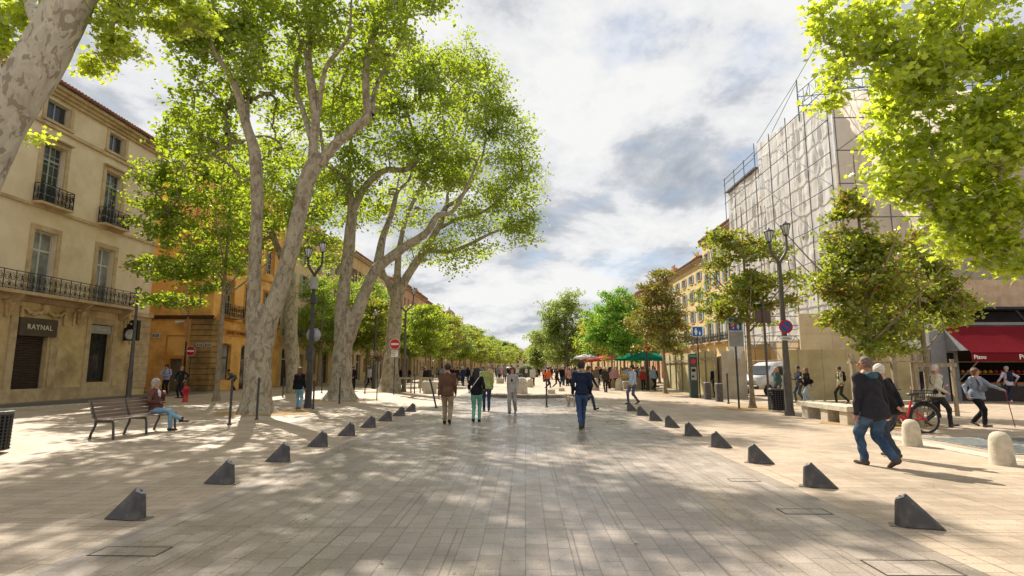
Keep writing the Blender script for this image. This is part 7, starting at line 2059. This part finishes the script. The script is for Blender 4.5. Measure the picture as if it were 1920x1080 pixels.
    if hair != 'bald':
        hr = []
        hcc = hc - fwd * .014 * s + V3(0, 0, .030 * s)
        hr.append((hcc, hcc - V3(0, 0, .045 * s), .099 * s, .086 * s, .02, (.93, 1.02, 1.02)))
        if hair in ('long', 'bob', 'pony'):
            hr.append((hcc - fwd * .03 * s, hc - fwd * .06 * s - V3(0, 0, .12 * s), .09 * s, .06 * s, .03, (1.05, .8, 1)))
            if hair == 'long':
                hr.append((hc - fwd * .07 * s - V3(0, 0, .1 * s), hc - fwd * .10 * s - V3(0, 0, .34 * s), .075 * s, .05 * s, .03, (1.3, .6, 1)))
            if hair == 'pony':
                hr.append((hc - fwd * .10 * s + V3(0, 0, .01), hc - fwd * .14 * s - V3(0, 0, .2 * s), .035 * s, .025 * s, .02))
            if hair == 'bob':
                for sd in (-1, 1): hr.append((hcc + fr * sd * .07 * s, hc + fr * sd * .075 * s - V3(0, 0, .09 * s), .04 * s, .03 * s, .03, (1, 1.3, 1)))
        if hair == 'thick':
            hr.append((hcc + V3(0, 0, .02 * s), hcc + V3(0, 0, .01), .105 * s, .10 * s, .02))
        nrm = (fwd * .86 - V3(0, 0, .50 if hair != 'receding' else .30)); k_ = .048 * s if hair != 'receding' else .02 * s
        cuts = [(nrm.x, nrm.y, nrm.z, nrm.dot(hc) + k_)] if hair not in ('long', 'bob', 'pony') else [(fwd.x * .9, fwd.y * .9, -.42, (fwd * .9 - V3(0, 0, .42)).dot(hc) + .052 * s)]
        if hair in ('short', 'receding', 'thick'): cuts.append((0, 0, -1, -(hc.z - .055 * s)))
        link('hair', sdf_mesh('hair', hr, hm, max(res * .75, .008), cuts, nz=.004, nscale=24), bo)
    # eyes and mouth
    b = MB()
    for sd in (-1, 1):
        c = hc + fwd * .083 * s + fr * sd * .031 * s + V3(0, 0, .008)
        b.lathe([(.001, -.008), (.009, -.004), (.011, 0), (.009, .004), (.001, .008)], 8, c)
    if res < .02: b.build('eyes', mat('eye_dark', '#1a1512', '#241d18', .3, 4.0), bo)
    if res < .02:
        b = MB(); m0 = hc + fwd * .088 * s - V3(0, 0, .055 * s); b.tube([m0 - fr * .02, m0 + fwd * .004, m0 + fr * .02], .005, 6); b.build('mouth', mat('lips', '#8a4f45', '#7c453c', .5, 4.0), bo)
    info = dict(pel=pel, chest=chest, neck=neck, hc=hc, sh=sh, el=el, wr=wrs, s=s, up=up, bo=bo, kn=kn, an=an)
    if bag: bag(info)
    return info

def backpack(m, size=1.0):
    def f(I):
        s = I['s'] * size; c = I['chest'] - Vector((0, .155 * I['s'], -.02))
        pr = [(c + Vector((0, 0, -.15 * s)), c + Vector((0, .0, .14 * s)), .115 * s, .10 * s, .03, (1.15, .75, 1)), (c + Vector((0, -.07 * s, -.12 * s)), c + Vector((0, -.07 * s, 0)), .06 * s, .05 * s, .03, (1.4, .7, 1))]
        bk = link('backpack', sdf_mesh('backpack', pr, m, .012, nz=.004, nscale=9), I['bo'])
        b = MB()
        for sd in (-1, 1):
            n = I['neck']; x = sd * .095 * I['s']
            b.tube([c + Vector((x, 0, .16 * s)), Vector((x, n.y - .09, n.z - .01)), Vector((x * 1.05, n.y + .02, n.z + .0)), Vector((x * 1.1, n.y + .10, n.z - .10)), Vector((x * 1.25, I['chest'].y + .11, I['chest'].z - .05)), Vector((x * 1.4, c.y + .05, c.z - .17))], .017, 6)
        b.build('strap', m, bk)
    return f
def strap_bag(m, side=1, where='hip', size=1.0, front=False):
    def f(I):
        s = I['s']; hx = side * .20 * s
        c = Vector((hx, .03 + (.08 if front else -.02), I['pel'].z + .06 * s)) if where == 'hip' else Vector((side * .05, -.20 * s, I['pel'].z + .16 * s))
        pr = [(c + Vector((-.02, -.10 * size, 0)), c + Vector((-.02, .10 * size, 0)), .08 * size, .08 * size, .03, (.6, 1, 1.1))] if where == 'hip' else [(c + Vector((-.1 * size, 0, 0)), c + Vector((.1 * size, 0, 0)), .09 * size, .09 * size, .03, (1, .6, 1))]
        bg = link('shoulder_bag', sdf_mesh('bag', pr, m, .012, nz=.003), I['bo'])
        b = MB(); n = I['neck']; r = .165 * s
        b.tube([c + Vector((0, .06, .05)), Vector((side * .10, .155 * s, I['chest'].z)), Vector((-side * .05, .13 * s + n.y * .5, n.z - .10)), Vector((-side * .10, .03 + n.y, n.z + .012)), Vector((-side * .06, n.y - .11, n.z - .06)), Vector((side * .04, -.145 * s, I['chest'].z)), c + Vector((0, -.06, .05))], .012, 6)
        b.build('strap', m, bg)
    return f
K = lambda n, a, b=None, **k: fabric(n, a, b, **k)
BLACK = K('black', '#17171a', '#1f1f23'); NAVY = K('navy', '#1b2436', '#222c42'); JEAN = K('jean', '#3b5470', '#4d6885'); JEAND = K('dark_jean', '#28344a', '#323f57'); JEANL = K('light_jean', '#6f97ae', '#84aabd')
HAIR_D = mat('hair_dark', '#1c1512', '#2a201a', .6, 30.0, bump=.6, bscale=90); HAIR_G = mat('hair_grey', '#8d867c', '#a59e94', .7, 30.0, bump=.6, bscale=90); HAIR_W = mat('hair_white', '#cfc9be', '#b8b2a7', .7, 30.0, bump=.6, bscale=90); HAIR_B = mat('hair_chestnut', '#5b3a24', '#6f4a2e', .6, 30.0, bump=.6, bscale=90); HAIR_BL = mat('hair_blond', '#a98a5c', '#8f7148', .6, 30.0, bump=.6, bscale=90)
WHITE_C = K('white', '#c9c6bf', '#d6d3cc'); GREYC = K('grey', '#8f9095', '#9fa0a5')

# --- walkers in the paved strip
person(G(838, 795), 0.03, 'man in rust brown jacket and beige trousers walking away, leftmost stroller', H=1.76, stride=.42, lead=-1, top=K('rust_jacket', '#5a4032', '#6b4d3c', bump=.6), legs=K('beige', '#8f7d64', '#a08d72'), hair='short', hairm=HAIR_D, shoe=K('brown_boot', '#2b211b'), build=1.08, loose=.008, hem=.06, open_front=True, wr=.008)
person(G(893, 792), 0.0, 'woman in mint trousers and a black jacket walking away', H=1.64, stride=.3, lead=1, top=BLACK, legs=K('mint', '#5f9a85', '#72ab96'), hair='long', hairm=HAIR_D, shoe=K('black_white_shoe', '#222222', '#3a3a3a'), female=True, hem=.0, bag=strap_bag(WHITE_C, -1, size=.7),
       shirt=None, hands={-1: (-.22, .12, .95), 1: (.22, .10, .98)})
person(G(912, 771), 0.1, 'man in yellow green top and dark jeans beyond the woman in mint trousers', H=1.77, stride=.35, lead=-1, top=K('lime_vest', '#8d9153', '#a3a764'), legs=JEAND, hair='short', hairm=HAIR_BL, shoe=K('brown_shoe', '#6b5b48'), sleeves=True, build=1.1)
person(G(961, 775), pi - .15, 'woman in a pale grey outfit walking towards the camera', H=1.66, stride=.45, lead=1, top=K('pale_grey', '#9a958d', '#aaa59d', wr=None) if False else K('pale_grey', '#9a958d', '#aaa59d'), legs=K('pale_grey_b', '#a09b93', '#8f8a82'), hair='bob', hairm=mat('hair_auburn', '#4a231a', '#5c2e22', .6, 30.0), shoe=K('grey_shoe', '#3a3a3d'), female=True, hem=.10, loose=.012, bag=lambda I: [MB().tube([I['neck'] + Vector((.05, .1, -.08)), I['chest'] + Vector((.0, .15, .05))], .006, 5).build('lanyard', BLACK, I['bo']), MB().box(-.03, .03, I['chest'].y + .13, I['chest'].y + .145, I['chest'].z - .05, I['chest'].z + .04).build('badge', BLACK, I['bo'])])
person(G(1092, 804), 0.0, 'man in a navy sweater and blue jeans walking away, centre right', H=1.80, stride=.30, lead=1, top=NAVY, legs=K('blue_jean', '#33435f', '#42567a'), hair='thick', hairm=HAIR_D, shoe=K('suede_shoe', '#4b3a2e'), hem=-.01, collar=K('white_collar', '#9d8a88'), hands={-1: (-.235, .10, .93, (-.22, -1, 0)), 1: (.235, .11, .93, (.22, -1, 0))}, feet={1: (.03, .18, .085, 0), -1: (-.06, -.16, .10, .25)})
person(G(1104, 768) + Vector((0, 0, 0)), pi + .9, 'person in dark clothes partly hidden behind the man in navy', H=1.74, stride=.95, lead=1, top=K('charcoal', '#26272b'), legs=K('slate_trousers', '#2d3a46'), hair='short', shoe=K('dark_boot', '#2a1f18'))
person(G(1187, 758), pi / 2 + .5, 'man in pale blue shirt and jeans beside the right line of wedge bollards', H=1.76, stride=.55, lead=1, top=K('pale_blue', '#a9b4c6', '#b8c2d2'), legs=K('faded_jean', '#4b5468', '#5b6478'), hair='thick', hairm=HAIR_D, shoe=K('brown_boot', '#2b211b'), lean=-.02, hem=.0)
# --- couple in the right foreground
R_H = .0088
person(G(1646, 874), 0.38, 'tall man in dark hooded jacket and blue jeans walking away, right foreground', H=1.84, stride=.62, lead=-1, lean=.10, top=K('hero_jacket', '#26252b', '#2f2e34', bump=.5), legs=K('hero_jean', '#2d3f56', '#4a6078', bump=.5, scale=3.0), hair='receding', hairm=mat('hair_greybrown', '#5e4f42', '#6f6052', .7, 30.0, bump=.6, bscale=90), shoe=K('hero_shoe', '#4a4038', '#574c42'), res=R_H, build=1.36, loose=.012, hem=.10, wr=.010, open_front=True, head_yaw=.55, skin=SKIN2,
       feet={-1: (-.08, .16, .088, 0), 1: (.05, -.27, .15, .6)}, hands={-1: (-.30, .08, .84, (-.3, -1, 0)), 1: (.29, -.04, .86, (.3, -1, 0))},
       collar=K('teal_hood', '#34505c', '#466673'), bag=lambda I: link('hood', sdf_mesh('hood', [(I['neck'] + Vector((-.06, -.10, -.03)), I['neck'] + Vector((.06, -.10, -.03)), .055, .055, .03), (I['neck'] + Vector((0, -.11, -.04)), I['neck'] + Vector((0, -.13, -.12)), .06, .03, .03, (1.3, .7, 1)), (I['neck'] + Vector((-.08, -.03, .0)), I['neck'] + Vector((-.06, -.10, -.02)), .032, .04, .02), (I['neck'] + Vector((.08, -.03, .0)), I['neck'] + Vector((.06, -.10, -.02)), .032, .04, .02)], K('teal_hood', '#34505c', '#466673'), .009, nz=.006, nscale=12), I['bo']))
person(G(1677, 860), 0.42, 'white haired companion in black coat walking right beside the tall man', H=1.72, stride=.3, lead=1, lean=.24, top=K('companion_coat', '#1c1b1e', '#242327'), legs=K('companion_jean', '#343b46', '#3f4753'), hair='short', hairm=HAIR_W, shoe=K('hero_shoe', '#4a4038', '#574c42'), res=.0095, build=1.2, hem=.06, loose=.01,
       hands={-1: (-.10, -.20, .93, (-.9, -.4, 0)), 1: (.02, -.22, .92, (.9, -.4, 0))}, wr=.008)
# --- people on the right
person(G(1762, 800), -pi / 2 - .25, 'elderly man in a cream jacket with a black shoulder strap behind the bicycle', H=1.74, stride=.7, lead=1, lean=.05, top=K('cream_jacket', '#bdb5a2', '#cdc5b2'), legs=K('dark_trousers', '#2b2a2a', '#343333'), hair='receding', hairm=HAIR_W, shoe=K('grey_trainer', '#4a4646'), res=.011, build=1.3, hem=.04, open_front=True, bag=strap_bag(BLACK, 1, size=.9),
       hands={-1: (-.24, .26, 1.08), 1: (.28, .12, .95)}, skin=mat('ruddy_skin', '#c0806a', '#ac7060', .5, 8.0))
def cane(I):
    w_ = I['wr'][-1]; b = MB(); b.tube([w_ + Vector((-.05, .06, .02)), w_ + Vector((-.12, .16, -w_.z + .01))], .011, 6); c = b.build('walking_stick', K('stick_red', '#8e2a24', '#6b2420', rough=.4), I['bo'])
    b = MB(); b.tube([w_ + Vector((-.04, .05, .03)), w_ + Vector((-.06, .10, .0))], .018, 8); b.build('handle', BLACK, c)
    c2 = I['pel'] + Vector((.0, .17, .20)); bg = link('waist_bag', sdf_mesh('bag', [(c2 + Vector((-.12, 0, 0)), c2 + Vector((.12, 0, 0)), .07, .07, .03, (1, .6, 1.1))], K('pattern_bag', '#3f4450', '#6b6f78'), .012), I['bo'])
    b = MB(); b.tube([c2 + Vector((.12, 0, .04)), I['chest'] + Vector((.10, .13, .06)), I['neck'] + Vector((.10, .03, .0)), I['neck'] + Vector((.05, -.11, -.06))], .016, 6); b.build('strap', K('brown_strap', '#4a2f22'), bg)
person(G(1838, 800), pi + .35, 'woman in a grey blue sweater holding a red walking stick', H=1.64, stride=.55, lead=1, lean=.04, top=K('grey_blue', '#767e8e', '#8a92a0'), legs=BLACK, hair='bob', hairm=HAIR_B, shoe=K('grey_trainer', '#4a4646'), res=.011, female=True, build=1.28, hem=.06, loose=.01, bag=cane, hands={-1: (-.46, .34, 1.02, (-.3, -1, -.4)), 1: (.42, .02, .88, (.5, -1, 0))})
person(G(1895, 756), 0.0, 'person in a lilac shirt with a navy backpack facing the shop', H=1.72, stride=.35, lead=1, top=K('lilac', '#b3a6b5', '#c2b5c4'), legs=K('navy_jean', '#243048'), hair='short', hairm=HAIR_G, shoe=K('pale_trainer', '#b9b6b0'), bag=backpack(K('navy_pack', '#1b2233')), hands={-1: (-.40, .05, 1.0, (-.6, -1, 0)), 1: (.40, .05, 1.0, (.6, -1, 0))})
person(G(1728, 768), .5, 'brown haired person in navy jacket behind the man in cream', H=1.76, stride=.4, lead=1, top=K('ink_jacket', '#1a2033', '#222941'), legs=BLACK, hair='short', hairm=HAIR_B, bag=backpack(BLACK, .9))
person(G(1579, 757), pi / 2 - .1, 'person in camouflage jacket with black backpack walking past the hoarding', H=1.72, stride=.6, lead=1, top=mat('camouflage', '#5a5c3e', '#b0a782', .9, 9.0, lo=.47, hi=.53), legs=K('olive_trousers', '#2e3127'), hair='short', hairm=HAIR_D, bag=backpack(BLACK))
person(G(1516, 757), pi / 2 + .1, 'auburn haired woman in black jacket and pale jeans with a shoulder bag', H=1.66, stride=.7, lead=-1, top=K('black_jkt', '#16161a'), legs=K('pale_jean', '#8495a5', '#95a5b3'), hair='long', hairm=HAIR_B, female=True, bag=strap_bag(BLACK, 1, 'back', 1.1), hands={-1: (-.18, .30, 1.15), 1: (.2, -.15, .9)})
person(G(1501, 756), pi / 2 + .1, 'dark haired person in a grey top just ahead of the auburn haired woman', H=1.74, stride=.4, lead=1, top=K('slate_top', '#3d4250'), legs=K('slate_leg', '#4a4f5b'), hair='short', hairm=HAIR_D, hands={-1: (-.18, .30, 1.12), 1: (.2, .28, 1.12)})
person(G(1460, 759), pi / 2 + .3, 'fair haired woman in a teal top standing behind the litter bin', H=1.66, stride=.1, top=K('teal_top', '#3c5053', '#4b6063'), legs=BLACK, hair='long', hairm=HAIR_BL, female=True)
person(G(1343, 745), -.2, 'man in dark clothes with a backpack walking past the square bollards', H=1.74, stride=.45, lead=1, top=K('graphite', '#232427'), legs=BLACK, hair='short', hairm=HAIR_B, shoe=K('brown_shoe2', '#6b4030'), bag=backpack(K('navy_pack', '#1b2233'), .95))
# --- left side
person(G(559, 768), .1, 'long haired woman in black top and blue jeans left of the two armed lamp', H=1.66, stride=.35, lead=-1, top=K('black_top', '#1a191b'), legs=JEANL, hair='long', hairm=HAIR_B, female=True, shoe=K('beige_shoe', '#8a6a5a'), bag=backpack(BLACK, .6))
person(G(661, 733), .3, 'person in a long black coat behind the second plane trunk', H=1.78, stride=.3, lead=1, top=K('coat_black', '#141416'), legs=K('coat_black2', '#19191c'), hair='short', hairm=HAIR_D, hem=.35, loose=.02)
person(G(654, 733), .3, 'second dark clothed person half hidden by the second plane trunk', H=1.76, stride=.3, lead=-1, top=K('dark_maroon', '#2b1d20'), legs=BLACK, hair='short', hairm=HAIR_D)
person(G(692, 727) , -.5, 'distant person in a pale shirt and black trousers near the left house fronts', H=1.78, stride=.7, lead=1, top=K('pale_shirt', '#a9b0b8'), legs=BLACK, hair='short', hairm=HAIR_D)
person(AY(300, 742, 33.5) * Vector((1, 1, 0)) if False else Vector((-22.0, 34.2, 0)), pi + .1, 'person in lavender shirt and cream vest looking down by the ochre wall', H=1.84, stride=.05, lead=1, top=K('lavender', '#8d93bd', '#9aa0c8'), legs=BLACK, hair='thick', hairm=HAIR_D, head_pitch=.5, bag=lambda I: link('vest', sdf_mesh('vest', [(I['pel'] + Vector((0, 0, .12)), I['chest'], .15, .15, .04, (1, .78, 1)), (I['chest'], I['neck'] - Vector((0, 0, .07)), .155, .115, .04, (1, .76, 1))], K('cream_vest', '#b3a98d'), .012), I['bo']), hands={-1: (-.08, .28, 1.12, (-1, -.5, 0)), 1: (.08, .28, 1.14, (1, -.5, 0))})
person(Vector((-18.6, 30.2, 0)), pi - .2, 'person in a green shirt and dark jacket standing left of the red hydrant', H=1.72, stride=.15, lead=1, top=K('dark_jacket', '#22262a'), legs=K('dark_pants', '#26262b'), hair='short', hairm=HAIR_BL, shirt=K('green_shirt', '#2f4f2c'), open_front=True, hands={-1: (-.34, .1, .98, (-1, -.6, 0)), 1: (.3, .1, 1.0, (1, -.6, 0))})
person(Vector((-20.9, 40.2, 0)), pi / 2 + .2, 'person in grey green coat bending over beside the ochre house', H=1.72, stride=.2, lean=.85, top=K('grey_green', '#4a5148', '#586056'), legs=BLACK, hair='short', hairm=HAIR_D, hands={-1: (-.14, .42, .80, (-.3, -1, -.3)), 1: (.14, .42, .78, (.3, -1, -.3))}, hem=.05)
# --- woman on the bench: faces +x (the street)
bh = Matrix.Rotation(-pi / 2, 4, 'Z')
def phone(I):
    w_ = I['wr'][1]; MB().cbox(w_.x - .03, w_.x + .03, w_.y + .06, w_.y + .17, w_.z - .01, w_.z + .004, .003).build('phone', M_DARK, I['bo'])
person(Vector((-9.78, 14.62, 0)), -pi / 2 + .05, 'woman in brown jacket and light jeans sitting cross legged on the bench', H=1.70, hip=(0, .17, .54), lean=-.12, stride=0, top=K('cocoa_jacket', '#5a3a33', '#6a463e', bump=.5), legs=JEANL, hair='bob', hairm=HAIR_G, shoe=K('brown_flat', '#4f2c22'), female=True, res=.010, hem=.0, skin=SKIN, open_front=True, shirt=K('white_shirt', '#c5bfc0'), wr=.007,
       feet={1: (.10, .62, .085, 0), -1: (.16, .95, .30, .05)}, knees={1: (0, .5, 1), -1: (.2, .5, 1)}, hands={-1: (-.06, .30, .93, (-.5, -.2, -1)), 1: (.10, .28, .72, (1, -.6, 0))}, bag=phone, head_yaw=.0)
# --- middle distance figures
MID = [(1028, 731, -1.0, 'person in an orange jacket walking on the island by the stone blocks', '#c8602c', '#22262b', 1.72, .8, 'short'), (1044, 729, -1.2, 'woman in black striding right of the person in orange', '#17171a', '#1c1c20', 1.68, .8, 'long'),
       (999, 727, .2, 'person in a white jacket and black trousers walking left of the slim post', '#b9b7b0', '#17171a', 1.76, .5, 'short'), (1136, 736, .1, 'person in dark clothes walking right of the man in navy', '#3a342c', '#24211f', 1.72, .3, 'short'),
       (1118, 728, pi, 'person in a khaki top and beige trousers beyond the man in navy', '#6b6250', '#a3957f', 1.74, .3, 'short'), (1103, 727, .5, 'person in a grey jacket beside the man in navy', '#55585e', '#3a3d45', 1.72, .4, 'short'),
       (1068, 727, pi, 'person in grey clothes near the dark bollards', '#5d5f60', '#34363b', 1.74, .1, 'short'), (868, 724, .3, 'person in dark blue between the man in brown and the woman in mint', '#22304a', '#1d222d', 1.76, .4, 'short'),
       (857, 722, pi, 'person in charcoal left of the person in dark blue', '#2a2a2d', '#3b3c42', 1.72, .4, 'short'), (1229, 727, 0, 'woman in black with tan trousers below the green parasols', '#1b1b1e', '#8f7a5f', 1.70, .5, 'long'),
       (1209, 728, .4, 'person in cream by the green parasol pole', '#b6a684', '#26262a', 1.76, .2, 'long'), (1219, 727, .2, 'person in a white shirt between the two green parasols', '#c0bcb2', '#26262a', 1.68, .2, 'long'), (1196, 727, pi, 'person in light blue beside the stall', '#7da0b8', '#444b58', 1.72, .2, 'short'), (790, 727, pi, 'person in a beige coat left of the man in the brown jacket', '#a2917a', '#8d8272', 1.70, .3, 'long'), (803, 726, .2, 'person in dark grey coat just left of the man in brown', '#3b3a3c', '#222226', 1.74, .3, 'short')]
for i, (px, py, rz, lb, c1, c2, H_, st, hr) in enumerate(MID):
    person(G(px, py), rz, lb, H=H_, stride=st, lead=1 if i % 2 else -1, top=K('mid%d' % i, c1), legs=K('midl%d' % i, c2), hair=hr, hairm=[HAIR_D, HAIR_B, HAIR_BL, HAIR_G][i % 4], res=.02, female=hr == 'long', hem=.04)
# --- crowd: simple prototypes copied far down the avenue
COLS = [('black', '#1a1a1d'), ('navy', '#232c40'), ('white', '#bdb9b0'), ('grey', '#6d6e72'), ('beige', '#a5967c'), ('red', '#8e2e28'), ('light blue', '#8399ad'), ('brown', '#5b4534'), ('pink', '#b98a8a')]
LEGC = [('black', '#1c1c20'), ('blue', '#3b4c66'), ('beige', '#8d8069')]
crowd = []
rgc = random.Random(21)
geo = []
for k in range(4):
    info = person(Vector((0, -50, 0)), 0, 'tmp', H=1.72, stride=[.15, .5, .75, .35][k], lead=1 if k % 2 else -1, top=BLACK, legs=BLACK, hair=['short', 'long', 'short', 'bob'][k], hairm=HAIR_D, res=.032, female=k % 2 == 1, hem=.05)
    geo.append(info['bo'])
def recol(me, m):
    c = me.copy(); c.materials.clear(); c.materials.append(m); return c
cache = {}
def crowd_person(gi, ci, li, loc, rz, area, sc):
    g = geo[gi]; cn, ch = COLS[ci]; ln, lh = LEGC[li]
    key = (gi, ci, li)
    if key not in cache:
        d = {}
        for c in g.children:
            nm = c.name.split('.')[0]
            if nm == 'top': d.setdefault('l', []).append(('top', recol(c.data, K('c_' + cn, ch))))
            elif nm == 'trousers': d.setdefault('l', []).append(('trousers', recol(c.data, K('cl_' + ln, lh))))
            elif nm == 'hair': d.setdefault('l', []).append(('hair', recol(c.data, [HAIR_D, HAIR_B, HAIR_G][(ci + gi) % 3])))
            else: d.setdefault('l', []).append((nm, c.data))
        cache[key] = d['l']
    o = link('person', g.data, None, loc); o.rotation_euler.z = rz; o.scale = (sc,) * 3
    hr = 'long haired person' if gi in (1, 3) else 'person'
    tag(o, '%s, %s top, %s trousers, %s' % (hr, cn, ln, area), 'person', 'crowd down the avenue')
    CROWD.append(o)
    for nm, me in cache[key]: link(nm, me, o)
n = 0
tries = 0
placed = []
CROWD = []
while n < 230 and tries < 4000:
    tries += 1
    y = 40 + 120 * rgc.random() ** 1.25
    side = rgc.random()
    if side < .42: x = rgc.uniform(-13.5, -2.2); area = 'in the crowd on the left of the avenue'
    elif side < .92: x = rgc.uniform(2.4, 11.0) if y < 50 else rgc.uniform(2.0, 13.5); area = 'in the crowd on the right of the avenue'
    else: x = rgc.uniform(-2, 2); y = y + 45; area = 'in the middle beyond the fountain'
    if y < 48 and (x < -8 or x > 9.3): continue
    if any((x - a) ** 2 + (y - b_) ** 2 < .55 for a, b_ in placed): continue
    if abs(x + 5.2) < .8 and y < 60: continue
    placed.append((x, y))
    sd_ = 'left' if side < .42 else 'right'
    area = '%s crowd before the fountain' % sd_ if y < 75 else ('%s crowd beside the fountain' % sd_ if y < 115 else '%s crowd beyond the fountain' % sd_)
    if side >= .92: area = 'mid avenue behind fountain'
    crowd_person(rgc.randrange(4), rgc.choices(range(9), [5, 3, 2, 3, 2, 1, 1, 1, 1])[0], rgc.choices(range(3), [4, 3, 1])[0], (x, y, 0), rgc.choice([0, pi]) + rgc.uniform(-.7, .7), area, rgc.uniform(.93, 1.06))
    n += 1
for g in geo:
    for c in list(g.children): bpy.data.objects.remove(c)
    bpy.data.objects.remove(g)

by = {}
for o in CROWD: by.setdefault(o['label'], []).append(o)
RANK = ['nearest', 'second nearest', 'third nearest', 'fourth nearest', 'fifth nearest', 'sixth nearest', 'seventh nearest', 'eighth nearest', 'ninth nearest', 'tenth nearest', 'eleventh nearest', 'twelfth nearest']
for lb_, os_ in by.items():
    if len(os_) > 1:
        for r_, o in enumerate(sorted(os_, key=lambda q: q.location.y)): o['label'] = RANK[min(r_, 11)] + ' ' + lb_
    else: os_[0]['label'] = 'distant ' + lb_
# --- small shaggy dog beside the man in navy
FUR = mat('dog_fur', '#8f7f6a', '#c9beaa', .95, 16.0, bump=.9, bscale=60, lo=.42, hi=.58)
def dog(loc, rz, label):
    # facing +y local
    bp = [((0, -.20, .30), (0, .14, .31), .095, .115, .04, (.85, 1, 1)), ((0, .14, .33), (0, .26, .42), .09, .065, .04), ((0, .27, .44), (0, .33, .44), .070, .055, .03), ((0, .34, .42), (0, .42, .405), .036, .026, .02),
          ((-.045, .26, .48), (-.065, .25, .42), .025, .018, .015, (.5, 1, 1)), ((.045, .26, .48), (.065, .25, .42), .025, .018, .015, (.5, 1, 1)), ((0, -.27, .36), (0, -.36, .47), .03, .02, .02), ((0, -.36, .47), (0, -.33, .55), .022, .02, .02)]
    for sd in (-1, 1):
        fy = .13 + .05 * sd
        bp += [((.055 * sd, .12, .27), (.058 * sd, fy, .15), .042, .03, .03), ((.058 * sd, fy, .15), (.058 * sd, fy + .0, .03), .028, .024, .02), ((.058 * sd, fy, .025), (.058 * sd, fy + .035, .022), .025, .022, .01)]
        ky = -.14 - .05 * sd
        bp += [((.055 * sd, -.18, .28), (.062 * sd, ky, .19), .06, .04, .03), ((.062 * sd, ky, .19), (.062 * sd, ky - .07, .12), .034, .026, .02), ((.062 * sd, ky - .07, .12), (.062 * sd, ky - .05, .03), .024, .022, .02), ((.062 * sd, ky - .05, .024), (.062 * sd, ky - .01, .022), .025, .022, .01)]
    o = link('dog', sdf_mesh('dog', bp, FUR, .009, nz=.008, nscale=26), None, loc); o.rotation_euler.z = rz
    tag(o, label, 'dog')
    b = MB(); b.lathe([(.002, -.012), (.014, 0), (.002, .012)], 8, (0, .44, .41)); b.build('nose', BLACK, o)
    b = MB()
    for sd in (-1, 1): b.lathe([(.001, -.007), (.009, 0), (.001, .007)], 8, (sd * .032, .385 - .02, .46))
    b.build('eyes', BLACK, o)
    b = MB(); b.ring((0, .2, .38), .085, .01, 'y', 18, 5); b.build('collar', mat('collar_red', '#8e2a24', '#7a231e', .5, 4.0), o)
dog(G(1072, 762), 1.1, 'small shaggy grey and cream dog left of the man in navy')
# ================================================================== tidy
